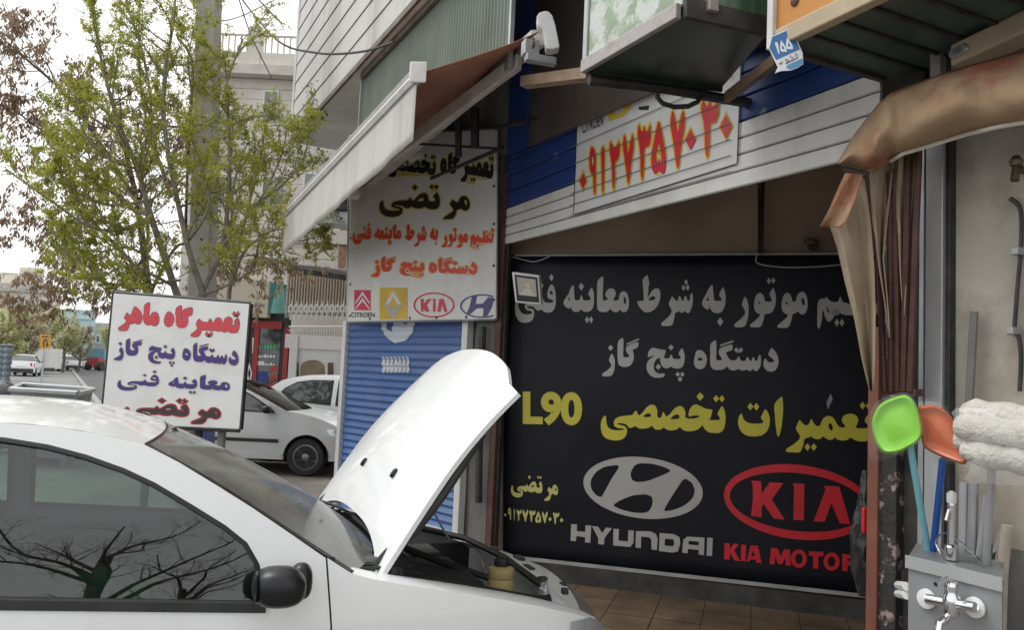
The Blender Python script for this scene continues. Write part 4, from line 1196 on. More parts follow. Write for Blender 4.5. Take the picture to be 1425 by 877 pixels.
for j in range(21):
    g = j / 20
    r = []
    for i in range(len(top) * 6 - 5):
        k, w = divmod(i, 6)
        w /= 6
        k2 = min(k + 1, len(top) - 1)
        a = np.array(top[k]) * (1 - w) + np.array(top[k2]) * w
        b = np.array(bot[k]) * (1 - w) + np.array(bot[k2]) * w
        p = a * (1 - g) + b * g
        nn = .38 + .16 * sin(pi * min(1, g * 1.05)) ** .7 + .018 * sin(i * .33 + g * 4) + .009 * sin(i * .71 - g * 6) - .05 * (1 - g)
        r.append(pxF(p[0], p[1], nn))
    rows.append(r)
MB().grid(rows).build('rolled_fabric', tarp, ta, smooth=True, solid=.006)
# pale piping along its lower edge
MB().tube([rows[-1][i] for i in range(24, len(rows[-1]))], .008, 6).build('piping', mat('piping', (.58, .55, .48), .7, var=.1), ta, smooth=True)
def strip(left, right, n0, n1, m, nm, nr=14, fold=.04):
    rows = []
    def interp(poly, g):
        ys = [p[1] for p in poly]
        y = ys[0] + (ys[-1] - ys[0]) * g
        return np.interp(y, ys, [p[0] for p in poly]), y
    for j in range(nr + 1):
        g = j / nr
        (xl, yl), (xr, yr) = interp(left, g), interp(right, g)
        r = []
        for i in range(7):
            f = i / 6
            r.append(pxF(xl * (1 - f) + xr * f, yl * (1 - f) + yr * f, n0 + (n1 - n0) * g + fold * sin(f * pi * 1.6 + g * 2 + .4)))
        rows.append(r)
    return MB().grid(rows).build(nm, m, ta, smooth=True, solid=.004)
strip([(1176, 240), (1166, 262), (1150, 300), (1141, 316)], [(1200, 243), (1190, 275), (1176, 310), (1168, 316)], .46, .48, tarp, 'torn_flap', fold=.02)
strip([(1155, 312), (1166, 345), (1178, 400), (1190, 450), (1200, 505), (1210, 545)], [(1203, 243), (1211, 300), (1217, 370), (1219, 440), (1218, 500), (1216, 545)], .36, .26, tarp2, 'torn_strip')
strip([(1209, 215), (1214, 300), (1222, 370), (1232, 430), (1236, 470)], [(1246, 212), (1236, 300), (1230, 360), (1236, 420), (1239, 470)], .30, .24, tarp2, 'torn_strip')
strip([(1246, 208), (1248, 300), (1252, 380), (1256, 440)], [(1276, 205), (1268, 300), (1263, 370), (1259, 440)], .24, .2, tarp2, 'torn_strip')
for (xa, ya, xb, yb) in ((1217, 240, 1231, 545), (1238, 240, 1240, 545), (1245, 235, 1249, 545), (1264, 215, 1257, 545), (1279, 210, 1266, 545)):
    MB().tube([pxF(xa, ya, .26), pxF(xb, yb, .2)], .014, 8).build('iron_bar', rust, ta, smooth=True)
p = pxF(1222, 549, .2)
MB().box(p, tF * .17, nF * -.05, ZUP * .03).build('foot_plate', rust, ta)
MB().tube([pxF(1174, 236, .46), pxF(1205, 243, .40)], .016, 6).build('bar_end', darkpaint, ta)
# bracket above the tarp
o = MB().box(pxF(1302, 108, .12) - ZUP * .01, pxF(1302, 62, .12) - pxF(1302, 108, .12), tF * .045, nF * .04).build('steel_post', grey_rail)
tag(o, 'short grey steel post standing above the folded brown awning', 'post')
MB()
rl = thing('awning_cassette', 'dusty cream cassette rail behind the folded awning at the top right', 'awning rail', pxF(1370, 80, .2))
a, b = pxF(1322, 92, .25), pxF(1460, 28, .25)
MB().box(a, b - a, -nF * .12, ZUP * .09).build('rail', cream, rl, bevel=.01)
mb = MB()
for i in range(5):
    mb.lathe([(.015, 0), (.022, .004), (.015, .012)], a + (b - a) * (.05 + i * .025) + ZUP * .045, nF, 10)
mb.build('coil', galv, rl, smooth=True)

# ---------------------------------------------------------------- black bag hanging at the banner's right edge
bag = thing('rubbish_bag', 'shiny black plastic bag with a red patch hanging by the right edge of the banner', 'bag', pxF(1202, 810, -.1))
rows = []
for j in range(23):
    g = j / 22
    y = 655 + 175 * g
    hw = np.interp(y, (655, 690, 720, 745, 790, 830), (3, 9, 14, 19, 17, 7))
    r = []
    for i in range(25):
        w = 2 * pi * i / 24
        k = 1 + .12 * sin(3 * w + j * .7) + .08 * sin(7 * w - j * 1.3)
        cpt = pxF(1199 + (2 if y > 740 else 4) , y, -.12)
        r.append(cpt + tF * (hw / 1100 * 3.7 * cos(w) * k) + nF * (hw / 1100 * 3.4 * sin(w) * k * .8))
    rows.append(r)
MB().grid(rows).build('bag', mat('bag_black', (.022, .022, .024), .22, var=.2, bump=.5, bscale=14), bag, smooth=True, angle=60)
MB().cbox(pxF(1206, 725, -.03), .05, .02, .12, .3).build('red_patch', bred, bag, bevel=.01)

# ---------------------------------------------------------------- wash stand with taps
ws = thing('wash_stand', 'grey sheet-metal wash stand with chrome mixer on its front', 'wash stand', pxF(1330, 877, .5))
ws.location[2] = 0
shm = mat('sheet_grey', (.27, .275, .285), .5, metal=.25, var=.06, scale=3, dirt=(.2, .2, .2), dirt_amt=.5, dirt_scale=3, streak=True)
f0, f1 = pxF(1264, 783, .52), pxF(1395, 802, .52)
zt = (f0[2] + f1[2]) / 2
f0[2] = f1[2] = 0
dW = ray(1402, 800); dW[2] = 0; dW = unit(dW) * .34
MB().box(f0, f1 - f0, dW, ZUP * (zt - .02)).build('cabinet', shm, ws, bevel=.006)
lip = mat('lip_grey', (.40, .405, .41), .45, metal=.3, var=.05, dirt=(.28, .28, .28), dirt_amt=.4, dirt_scale=5)
MB().box(f0 - unit(f1 - f0) * .006 + nF * .004 + ZUP * (zt - .035), (f1 - f0) * 1.03, nF * .006, ZUP * .045).build('front_lip', lip, ws)
MB().box(f0 - unit(f1 - f0) * .004 + ZUP * (zt - .018) - nF * .002, (f1 - f0) * 1.02, dW, ZUP * .018).build('top', mat('top_grey', (.19, .195, .2), .4, metal=.3, var=.1), ws)
chrome = mat('chrome', (.72, .72, .74), .12, metal=1.0, var=.03)
plw = mat('plastic_white', (.70, .70, .69), .35, var=.03)
def fpt(u, v, n=.525):
    return pxF(u, v, n)
mx = MB()
rv = MB()
for (u, v) in ((1290, 834), (1357, 846)):
    MB().lathe([(.035, 0), (.034, .008), (.016, .012)], fpt(u, v), nF, 18).build('flange', plw, ws, smooth=True)
    mx.tube([fpt(u, v, .53), fpt(u, v, .57)], .012, 10)
c = fpt(1324, 840, .58)
mx.tube([fpt(1290, 834, .58), c, fpt(1357, 846, .58)], .017, 10)
mx.lathe([(.014, -.05), (.026, -.035), (.028, .02), (.02, .035), (.024, .05), (.018, .07), (.004, .075)], c, ZUP, 16)
mx.tube([c + ZUP * .06, c + nF * .03 + ZUP * .085, c + nF * .09 + ZUP * .07], .008, 8)
mx.tube([c - ZUP * .03, c - ZUP * .05 + nF * .03, c - ZUP * .06 + nF * .07, c - ZUP * .085 + nF * .075], [.014, .014, .013, .012], 10)
mx.build('mixer', chrome, ws, smooth=True, angle=50)
tp_ = thing('pillar_tap', 'upright chrome tap with white cap standing on the wash stand', 'tap', fpt(1325, 780, .40))
c = fpt(1324, 779, .40)
MB().lathe([(.024, 0), (.024, .045), (.02, .05), (.014, .055), (.013, .17), (.015, .19), (.012, .21)], c, ZUP, 18).tube([c + ZUP * .16, c + ZUP * .175 + nF * .02, c + ZUP * .14 + nF * .035], .007, 8).build('body', chrome, tp_, smooth=True)
MB().lathe([(.014, .2), (.017, .205), (.017, .235), (.006, .245)], c, ZUP, 14).build('cap', plw, tp_, smooth=True)
wire('hose', [c + tF * -.04 + ZUP * .01, c - tF * .06 + ZUP * .05, c + ZUP * .09 - tF * .02, c + tF * .06 + ZUP * .05, c + tF * .11 + ZUP * .01], .003, chrome, 'thin bright hose curling round the foot of the chrome tap', 'hose')
o = MB().tube([pxF(1250, 815, .3), pxF(1262, 817, .5)], .016, 8).tube([pxF(1250, 827, .3), pxF(1262, 829, .5)], .016, 8).build('water_pipes', plw, smooth=True)
tag(o, 'pair of short white water pipes entering the left side of the wash stand', 'pipe')

# long-handled tools standing behind the wash stand
film_m = film('wrap_film')
def rounded(poly, it=2):
    return smooth_poly(poly, it)
qz = (1180, 520, 2.457)
def pan(name, label, poly, n, col, stick, scol, dish=.03):
    t = thing(name, label, 'dustpan', pxF(stick[1][0], stick[1][1], .3))
    q = rounded(crop([poly], *qz)[0], 2)
    cx_, cy_ = np.mean([p[0] for p in q]), np.mean([p[1] for p in q])
    rows = []
    for s in (1.0, .97, .9, .75, .5, .25, .03):
        r = []
        for (x, y) in q + q[:1]:
            d = {1.0: .0, .97: .022, .9: .03}.get(s, .016 + .012 * (1 - s))
            r.append(pxF(cx_ + (x - cx_) * s, cy_ + (y - cy_) * s, n + d))
        rows.append(r)
    MB().grid(rows).add(rows[-1][:-1], [tuple(range(len(rows[-1]) - 1))]).build('pan', mat(col[0], col[1], .35, var=.06, scale=4), t, smooth=True, solid=.006, angle=60)
    MB().tube([pxF(stick[0][0], stick[0][1], n - .01), pxF(stick[1][0], stick[1][1], .30)], .0125, 10).build('handle', mat(scol[0], scol[1], .35, var=.05), t, smooth=True)
    return t
lg = pan('dustpan', 'lime green long-handled dustpan head with a pale blue handle', [(108, 100), (190, 68), (222, 85), (245, 135), (258, 205), (240, 238), (170, 275), (118, 277), (88, 230), (78, 160)], .50,
    ('lime_plastic', (.20, .52, .03)), ((1266, 618), (1293, 776)), ('pale_blue_plastic', (.19, .46, .53)))
og = pan('dustpan', 'orange dustpan wrapped in clear film with a dark blue handle', [(232, 112), (290, 105), (335, 125), (378, 180), (420, 322), (330, 292), (255, 255), (248, 190)], .46,
    ('orange_plastic', (.46, .085, .012)), ((1312, 640), (1298, 772)), ('dark_blue_plastic', (.02, .09, .36)))
film_t = film('wrap_film_thick', (.80, .80, .79), .16, .16)
def wrap(poly, n, par, nm='wrapping', bul=.03, it=1, fm=None):
    q = smooth_poly(crop([poly], *qz)[0], it)
    cx_, cy_ = np.mean([p[0] for p in q]), np.mean([p[1] for p in q])
    rows = []
    for s in (1.0, .8, .55, .3, .03):
        rows.append([pxF(cx_ + (x - cx_) * s, cy_ + (y - cy_) * s, n + bul * (1 - s * s) + .006 * sin(i * 1.9 + s * 9)) for i, (x, y) in enumerate(q + q[:1])])
    return MB().grid(rows).build(nm, fm or film_m, par, smooth=True)
wrap([(72, 140), (100, 90), (190, 60), (230, 82), (262, 200), (235, 245), (160, 285), (125, 295), (75, 305), (68, 240)], .535, lg)
wrap([(225, 100), (295, 95), (345, 118), (430, 325), (330, 305), (250, 262)], .50, og)
mp = thing('wrapped_mop', 'bundle of white mop cloth in clear film sticking out over the wash stand', 'mop', pxF(1390, 600, .4))
mopm = mat('mop_cotton', (.50, .475, .43), .9, var=.12, scale=20, bump=.6, bscale=60, dirt=(.45, .43, .39), dirt_amt=.4, dirt_scale=9)
A1 = pxF(1332, 585, .5)
for k, (ya, yb, r) in enumerate(((574, 590, .05), (593, 611, .052), (611, 632, .05), (626, 650, .047), (600, 622, .05))):
    pth = [pxF(1330 + 8 * abs(k - 1.5) + 16 * i, ya + (yb - ya) * i / 8, .47 + .03 * (k % 2)) for i in range(9)]
    mb = MB()
    rr = [r * (.65 if i == 0 else 1) * (1 + .10 * sin(i * 2.1 + k)) for i in range(9)]
    mb.tube(pth, rr, 16)
    mb.build('mop_roll', mopm, mp, smooth=True, angle=70)
wrap([(345, 118), (470, 120), (620, 150), (800, 170), (800, 400), (520, 380), (390, 375), (425, 310), (385, 200)], .53, mp, bul=.03, fm=film_t)
MB().tube([pxF(1381, 640, .45), pxF(1372, 790, .32)], .0125, 10).build('handle', mat('grey_stick', (.33, .335, .34), .45, var=.06), mp, smooth=True)
for (x0, y0, x1, y1, r, nm, m, lab) in ((1342, 672, 1340, 780, .018, 'steel_tube', alum, 'left one of two grey tubes standing behind the wash stand'),
        (1355, 672, 1352, 782, .018, 'steel_tube', galv, 'right one of two grey tubes standing behind the wash stand'),
        (1374, 690, 1362, 785, .014, 'broom_stick', mat('grey_stick', (.33, .335, .34), .45), 'pale grey stick leaning between the mop handle and the grey tubes'),
        (1391, 738, 1382, 790, .013, 'foil_stick', chrome, 'stick wrapped in crinkled silver foil behind the wash stand'),
        (1402, 732, 1395, 795, .02, 'wooden_lath', mat('pale_wood', (.42, .38, .30), .7, var=.15, scale=9), 'pale wooden lath at the right corner of the wash stand')):
    o = MB().tube([pxF(x0, y0, .14), pxF(x1, y1, .14), pxF(x1 + (x1 - x0) * .6, y1 + 120, .14)], r, 16).build(nm, m, smooth=True)
    tag(o, lab, 'stick')
o = MB().tube([pxF(1356, 434, .09), pxF(1349, 560, .09), pxF(1346, 640, .12)], .016, 8).build('wall_pipe', mat('pipe_grey', (.16, .155, .15), .5, var=.2), smooth=True)
tag(o, 'short grey pipe leaning on the old plaster wall', 'pipe')
wire('wall_cable', [pxF(x, y, .065) for x, y in ((1406, 276), (1420, 292), (1421, 340), (1416, 400), (1413, 440), (1412, 462), (1418, 470), (1421, 500), (1419, 545))], .009, black, 'dark cable clipped down the old plaster wall at the right', 'cable')
cl = thing('cable_clips', 'pale plaster patches and clips holding the wall cable', 'clips', pxF(1418, 400, .06))
for (x, y) in ((1418, 350), (1411, 461)):
    MB().cbox(pxF(x, y, .07), .05, .03, .03, .3).build('clip', galv, cl, bevel=.004)
wt = thing('wall_tap', 'small dark brass tap on the plaster wall below the folded awning', 'tap', pxF(1414, 232, .1))
c = pxF(1414, 234, .12)
MB().tube([pxF(1430, 238, .06), c, c - ZUP * .05 + nF * .01], .016, 8).lathe([(.02, 0), (.024, .02), (.01, .04)], c + ZUP * .01, ZUP, 10).build('body', mat('old_brass', (.12, .1, .07), .45, metal=.7), wt, smooth=True)
# ---------------------------------------------------------------- cars
paint = mat('white_paint', (0.74, 0.755, 0.755), .28, var=.015, scale=1.5, coat=.6, dirt=(.60, .60, .58), dirt_amt=.3, dirt_scale=1.3, rvar=.04)
paint_old = mat('white_paint_dusty', (0.60, 0.615, 0.62), .32, var=.03, scale=1.5, coat=.4, dirt=(.42, .41, .39), dirt_amt=.5, dirt_scale=2)
rubber = mat('rubber', (0.014, 0.014, 0.015), .6, var=.2, scale=12)
plast = mat('black_plastic', (0.011, 0.011, 0.013), .34, var=.2, scale=10, spec=.35)
plast_m = mat('matt_plastic', (0.03, 0.03, 0.032), .65, var=.25, scale=10)
glassd = glass('dark_glass', (.10, .13, .13), .10)
glassw = glass('side_glass', (.46, .60, .57), .055)
glassf = glass('windscreen_glass', (.42, .50, .46), .05, .10, .22)
trimg = mat('interior_grey', (.075, .078, .078), .8, var=.2, scale=8)
trimd = mat('interior_dark', (.035, .036, .038), .7, var=.2, scale=8)
lampg = mat('headlight_glass', (.50, .52, .54), .1, metal=.55, var=.15, scale=12)
lampr = mat('tail_light', (.35, .012, .015), .2, var=.1)
rim_m = mat('rim', (.22, .225, .24), .35, metal=.8, var=.15, scale=10)

def inpoly(x, y, P):
    c = False
    n = len(P)
    for i in range(n):
        x1, y1 = P[i]
        x2, y2 = P[(i + 1) % n]
        if (y1 > y) != (y2 > y) and x < (x2 - x1) * (y - y1) / (y2 - y1) + x1:
            c = not c
    return c
def dens(P, step):
    out = []
    n = len(P)
    for i in range(n):
        a, b = P[i], P[(i + 1) % n]
        k = max(1, int(math.hypot(b[0] - a[0], b[1] - a[1]) / step))
        out += [(a[0] + (b[0] - a[0]) * j / k, a[1] + (b[1] - a[1]) * j / k) for j in range(k)]
    return out
def panel(outline, holes, fun, step=.06):
    """flat outline with holes, filled with a fine mesh and pushed into shape by fun(x, y)"""
    vs, es = [], []
    loops = [dens(p, step) for p in [outline] + holes]
    for lp in loops:
        k = len(vs)
        vs += [Vector(p) for p in lp]
        es += [(k + i, k + (i + 1) % len(lp)) for i in range(len(lp))]
    xs, ys = [p[0] for p in outline], [p[1] for p in outline]
    y = min(ys) + step / 2
    while y < max(ys):
        x = min(xs) + step / 2
        while x < max(xs):
            if inpoly(x, y, loops[0]) and not any(inpoly(x, y, h) for h in loops[1:]):
                vs.append(Vector((x, y)))
            x += step
        y += step
    r = delaunay_2d_cdt(vs, es, [], 0, 1e-5)
    V, Fc = r[0], r[2]
    fs = []
    for f in Fc:
        cx_, cy_ = sum(V[i][0] for i in f) / len(f), sum(V[i][1] for i in f) / len(f)
        if inpoly(cx_, cy_, loops[0]) and not any(inpoly(cx_, cy_, h) for h in loops[1:]):
            fs.append(tuple(f))
    return [fun(p[0], p[1]) for p in V], fs
def shrink(P, d):
    """outline moved inwards by d"""
    n = len(P)
    ar = sum(P[i][0] * P[(i + 1) % n][1] - P[(i + 1) % n][0] * P[i][1] for i in range(n))
    sg_ = 1 if ar > 0 else -1
    out = []
    for i in range(n):
        a, b, c = np.array(P[i - 1]), np.array(P[i]), np.array(P[(i + 1) % n])
        n1 = unit(vec(-(b - a)[1], (b - a)[0])) if np.linalg.norm(b - a) > 1e-9 else vec(0, 0)
        n2 = unit(vec(-(c - b)[1], (c - b)[0])) if np.linalg.norm(c - b) > 1e-9 else vec(0, 0)
        m = unit(n1 + n2)
        k = d / max(.35, m.dot(n1))
        out.append(tuple(b + m * k * sg_))
    return out
def ring(P, Q, fun, mb):
    n = len(P)
    mb.add([fun(*p) for p in P] + [fun(*q) for q in Q], [(i, (i + 1) % n, (i + 1) % n + n, i + n) for i in range(n)])
def arch(u0, r, z0, n=14):
    return [(u0 - r * cos(pi * k / n) if False else u0 + r * cos(pi - pi * k / n), z0 + r * sin(pi * k / n)) for k in range(n + 1)]

def wheel(par, T, u, v, r, w, side):
    """tyre with a spoked rim; side = -1 for the near side"""
    c = T(u, v, r)
    ax = unit(T(u, v + 1, r) - c) * side

    mb = MB()
    mb.lathe([(r * .62, -w / 2), (r * .9, -w / 2), (r, -w * .36), (r, w * .30), (r * .93, w / 2), (r * .70, w / 2), (r * .64, w * .42)], c, ax, 32)
    o = mb.build('wheel', rubber, par, smooth=True)
    rb = MB()
    rb.lathe([(r * .66, w * .35), (r * .66, w * .46), (r * .60, w * .47), (r * .58, w * .25), (.001, w * .22)], c, ax, 32)
    rb.lathe([(r * .2, w * .24), (r * .19, w * .42), (r * .10, w * .46), (.001, w * .46)], c, ax, 18)
    a = unit(np.cross(ax, ZUP))
    b = np.cross(ax, a)
    for k in range(7):
        t = 2 * pi * k / 7 + .2
        d = a * cos(t) + b * sin(t)
        s = np.cross(ax, d)
        p = c + ax * w * .25
        rb.add([p + d * r * .15 - s * r * .07, p + d * r * .15 + s * r * .07, p + d * r * .6 + s * r * .10, p + d * r * .6 - s * r * .10] +
               [q_ + ax * w * .17 for q_ in (p + d * r * .15 - s * r * .07, p + d * r * .15 + s * r * .07, p + d * r * .6 + s * r * .10, p + d * r * .6 - s * r * .10)],
               [(4, 5, 6, 7), (0, 1, 5, 4), (1, 2, 6, 5), (2, 3, 7, 6), (3, 0, 4, 7)])
    rb.build('rim', rim_m, o, smooth=True, angle=30)

def frame(O, yaw):
    Dv = vec(sin(yaw), cos(yaw), 0)
    Wv = vec(-cos(yaw), sin(yaw), 0)
    O = vec(O[0], O[1], 0)
    return lambda u, v, z: O + Dv * u + Wv * v + ZUP * z

def insf(nose, tail, belt=.95):
    def f(u, z):
        d = .02
        if z < .55:
            d += (.55 - z) * .14
        elif z < belt:
            d += (z - .55) ** 2 * .25
        else:
            d += (belt - .55) ** 2 * .25 + (z - belt) * .22 + (z - belt) ** 2 * .28
        if u > nose - .45:
            d += ((u - nose + .45) / .45) ** 2 * .24
        if u < tail + .45:
            d += ((tail + .45 - u) / .45) ** 2 * .15
        return d
    return f

def top_patch(T, st, W, ins, nv=16, p=2.3, lift=0.0):
    rows = []
    for (us, zs, uc, zc) in st:
        v0 = ins(us, zs)
        r = []
        for i in range(nv + 1):
            s = -1 + 2 * i / nv
            k = 1 - abs(s) ** p
            r.append(T(us + (uc - us) * k, v0 + (W - 2 * v0) * (s + 1) / 2, zs + (zc - zs) * k + lift))
        rows.append(r)
    return rows
def refine(st, n=4):
    """more stations along a smooth curve"""
    S = [np.array(s) for s in st]
    out = []
    for i in range(len(S) - 1):
        p0, p1, p2, p3 = S[max(i - 1, 0)], S[i], S[i + 1], S[min(i + 2, len(S) - 1)]
        for t in np.linspace(0, 1, n, endpoint=False):
            out.append(.5 * ((2 * p1) + (p2 - p0) * t + (2 * p0 - 5 * p1 + 4 * p2 - p3) * t * t + (3 * p1 - p0 - 3 * p2 + p3) * t ** 3))
    out.append(S[-1])
    return [tuple(float(x) for x in s) for s in out]

def build_car(root, T, seg, windows, wheels, W, nose, tail, pm, wr=.29, moulding=None, handle=True, belt=.95, sill=.24):
    """closed car: seg = ordered patches (name, material, stations); side outline follows the stations' side points"""
    ins = insf(nose, tail, belt)
    upper = []
    for nm, m, st in seg:
        for s in st:
            if not upper or abs(upper[-1][0] - s[0]) + abs(upper[-1][1] - s[1]) > 1e-6:
                upper.append((s[0], s[1]))
    bottom = []
    for (u, r) in sorted(wheels, reverse=True):
        bottom += [(u + r, sill)] + [(u + r * cos(pi * k / 12), wr + (r) * sin(pi * k / 12)) for k in range(0, 13)] + [(u - r, sill)]
    outline = upper + bottom
    body = None
    sides = MB()
    for sd in (0, 1):
        fun = (lambda x, y: T(x, ins(x, y), y)) if sd == 0 else (lambda x, y: T(x, W - ins(x, y), y))
        vs, fs = panel(outline, [], fun, .09)
        sides.add(vs, fs)
    body = sides.build('body', pm, root, smooth=True, angle=40)
    for nm, m, st in seg:
        MB().grid(top_patch(T, st, W, ins)).build(nm, m, root, smooth=True, angle=50)
    for sd in (0, 1):
        for wdw in windows:
            e = .006
            f1 = (lambda x, y: T(x, ins(x, y) - e, y)) if sd == 0 else (lambda x, y: T(x, W - ins(x, y) + e, y))
            vs, fs = panel(wdw, [], f1, .15)
            wo = MB().add(vs, fs).build('window', rubber, root)
            e2 = .010
            f2 = (lambda x, y: T(x, ins(x, y) - e2, y)) if sd == 0 else (lambda x, y: T(x, W - ins(x, y) + e2, y))
            vs, fs = panel(shrink(wdw, .022), [], f2, .15)
            MB().add(vs, fs).build('pane', mat('tinted_pane', (.035, .042, .044), .04, var=.3, scale=2, spec=.9), wo)
        for (u, r) in wheels:
            aw = MB()
            n = 18
            vi = ins(u, .5) + .004
            pts = [(u + r * cos(pi * k / n), wr + r * sin(pi * k / n)) for k in range(n + 1)]
            v_in = vi + .25
            a = [T(x, vi if sd == 0 else W - vi, z) for x, z in pts]
            b = [T(x, v_in if sd == 0 else W - v_in, z) for x, z in pts]
            aw.add(a + b + [T(u, v_in if sd == 0 else W - v_in, wr)], [(k, k + 1, k + 1 + n + 1, k + n + 1) for k in range(n)] + [(k + n + 1, k + n + 2, 2 * n + 2) for k in range(n)])
            aw.build('wheel_arch', plast_m, root)
            wheel(root, T, u, (.11 if sd == 0 else W - .11), wr, .19, -1 if sd == 0 else 1)
    MB().box(T(tail + .4, .16, sill + .02), T(nose - .3, .16, 0) - T(tail + .4, .16, 0), T(0, W - .16, 0) - T(0, .16, 0), ZUP * .12).build('underbody', plast_m, root)
    return ins

def side_strip(root, T, ins, W, u0, u1, z0, z1, m, nm, e=.012, sides=(0, 1)):
    for sd in sides:
        mb = MB()
        rows = []
        for z in (z0, z0 + .004, z1 - .004, z1):
            ee = e if z not in (z0, z1) else .001
            rows.append([T(u, (ins(u, z) - ee) if sd == 0 else (W - ins(u, z) + ee), z) for u in np.linspace(u0, u1, 12)])
        mb.grid(rows).build(nm, m, root, smooth=True)
def blob(c, ax, ay, az, e=.8, nu=16, nv=10):
    """rounded box: superellipsoid"""
    rows = []
    f = lambda w, p: math.copysign(abs(w) ** p, w)
    for j in range(nv + 1):
        th = -pi / 2 + pi * j / nv
        r = []
        for i in range(nu + 1):
            ph = 2 * pi * i / nu
            r.append(np.asarray(c) + np.asarray(ax) * f(cos(th), e) * f(cos(ph), e) + np.asarray(ay) * f(cos(th), e) * f(sin(ph), e) + np.asarray(az) * f(sin(th), e))
        rows.append(r)
    return rows
def mirror(root, T, u, v, z, s, m, sides):
    for W_, sg_ in sides:
        vv = v if sg_ < 0 else W_ - v
        d = unit(T(0, 1, 0) - T(0, 0, 0)) * sg_
        f = unit(T(1, 0, 0) - T(0, 0, 0))
        c = T(u, vv, z) + d * .11 * s
        MB().grid(blob(c, f * .075 * s, d * .10 * s, ZUP * .068 * s, .75)).tube([T(u + .03, vv, z - .02), c + f * .02], [.04 * s, .03 * s], 10).build('wing_mirror', m, root, smooth=True)

# ---- hatchback by the sign and the sedan behind it
SEG206 = [('tail', paint_old, refine([(-2.98, .26, -3.04, .26), (-3.02, .55, -3.12, .55), (-2.98, .92, -3.08, .94), (-2.82, 1.05, -2.92, 1.1)], 3)),
          ('rear_glass', glassd, refine([(-2.82, 1.05, -2.92, 1.1), (-2.42, 1.37, -2.48, 1.42)], 3)),
          ('roof', paint_old, refine([(-2.42, 1.37, -2.48, 1.42), (-2.0, 1.41, -2.0, 1.46), (-1.6, 1.405, -1.6, 1.455), (-1.22, 1.37, -1.17, 1.41)], 4)),
          ('windscreen', glassd, refine([(-1.22, 1.37, -1.17, 1.41), (-.79, 1.19, -.68, 1.20), (-.34, .975, -.18, .975)], 4)),
          ('bonnet', paint_old, refine([(-.34, .975, -.18, .975), (-.05, .93, .07, .95), (.25, .85, .4, .865), (.5, .745, .7, .74)], 4)),
          ('front', paint_old, refine([(.5, .745, .7, .74), (.6, .62, .8, .62), (.66, .5, .86, .5), (.66, .24, .82, .24)], 3))]
WIN206 = [[(-1.98, .96), (-.50, .935), (-.58, 1.01), (-.88, 1.185), (-1.14, 1.305), (-1.32, 1.342), (-1.98, 1.355)],
          [(-2.05, .965), (-2.05, 1.355), (-2.3, 1.335), (-2.5, 1.21), (-2.62, 1.03), (-2.58, .98)]]
hb_t = thing('parked_car', 'white hatchback with black side moulding parked behind the leaning sign board', 'car', vec(-3.4, 11.85, 0))
ax206 = atZ(425, 663, 0)
T206 = frame(vec(ax206[0], ax206[1] - .1, 0), radians(89))
ins = build_car(hb_t, T206, SEG206, WIN206, [(0, .34), (-2.44, .34)], 1.65, .86, -3.1, paint_old, .29)
side_strip(hb_t, T206, ins, 1.65, -2.0, -.42, .49, .545, plast_m, 'side_moulding')
side_strip(hb_t, T206, ins, 1.65, -2.0, -.36, .235, .33, paint_old, 'sill')
mirror(hb_t, T206, -.60, .04, .99, .9, plast, ((1.65, -1), (1.65, 1)))
MB().grid([[T206(u, ins(u, z) - .012, z) for u in np.linspace(a, b, 5)] for z, a, b in ((.73, .30, .50), (.70, .30, .56), (.62, .38, .6))]).build('headlight', lampg, hb_t, smooth=True)
side_strip(hb_t, T206, ins, 1.65, -.30, -.295, .30, .92, rubber, 'door_gap', .003)
side_strip(hb_t, T206, ins, 1.65, -1.15, -1.0, .84, .87, plast, 'door_handle', .02)
MB().lathe([(.03, 0), (.03, .012), (.012, .016)], T206(.57, ins(.57, .5) - .002, .5), T206(0, -1, 0) - T206(0, 0, 0), 12).build('fog_lamp', rubber, hb_t, smooth=True)

SEGL90 = [('tail', paint, refine([(-3.15, .28, -3.25, .28), (-3.2, .6, -3.33, .6), (-3.13, .98, -3.24, 1.0)], 3)),
          ('boot_lid', paint, refine([(-3.13, .98, -3.24, 1.0), (-2.78, 1.02, -2.75, 1.05)], 3)),
          ('rear_glass', glassd, refine([(-2.78, 1.02, -2.75, 1.05), (-2.28, 1.395, -2.2, 1.45)], 3)),
          ('roof', paint, refine([(-2.28, 1.395, -2.2, 1.45), (-1.9, 1.46, -1.9, 1.51), (-1.4, 1.485, -1.4, 1.53), (-1.05, 1.47, -1.05, 1.515), (-.79, 1.42, -.71, 1.43)], 4)),
          ('windscreen', glassd, refine([(-.79, 1.42, -.71, 1.43), (-.45, 1.215, -.28, 1.22), (-.10, 1.0, .12, .985)], 4)),
          ('bonnet', paint, refine([(-.10, 1.0, .12, .985), (.17, .945, .2, .985), (.447, .885, .5, .92), (.8, .79, .93, .80)], 4)),
          ('front', paint, refine([(.8, .79, .93, .80), (.92, .66, 1.02, .66), (.96, .5, 1.07, .5), (.96, .26, 1.03, .26)], 3))]
WINL90 = [[(-1.28, .995), (-.41, .925), (-.405, .985), (-.42, 1.05), (-.46, 1.115), (-.53, 1.17), (-.63, 1.232), (-.745, 1.30), (-.84, 1.345), (-.95, 1.385), (-1.06, 1.415), (-1.18, 1.435), (-1.28, 1.44)],
          [(-1.36, 1.0), (-1.36, 1.44), (-1.75, 1.43), (-2.0, 1.385), (-2.2, 1.27), (-2.3, 1.14), (-2.25, 1.06)]]
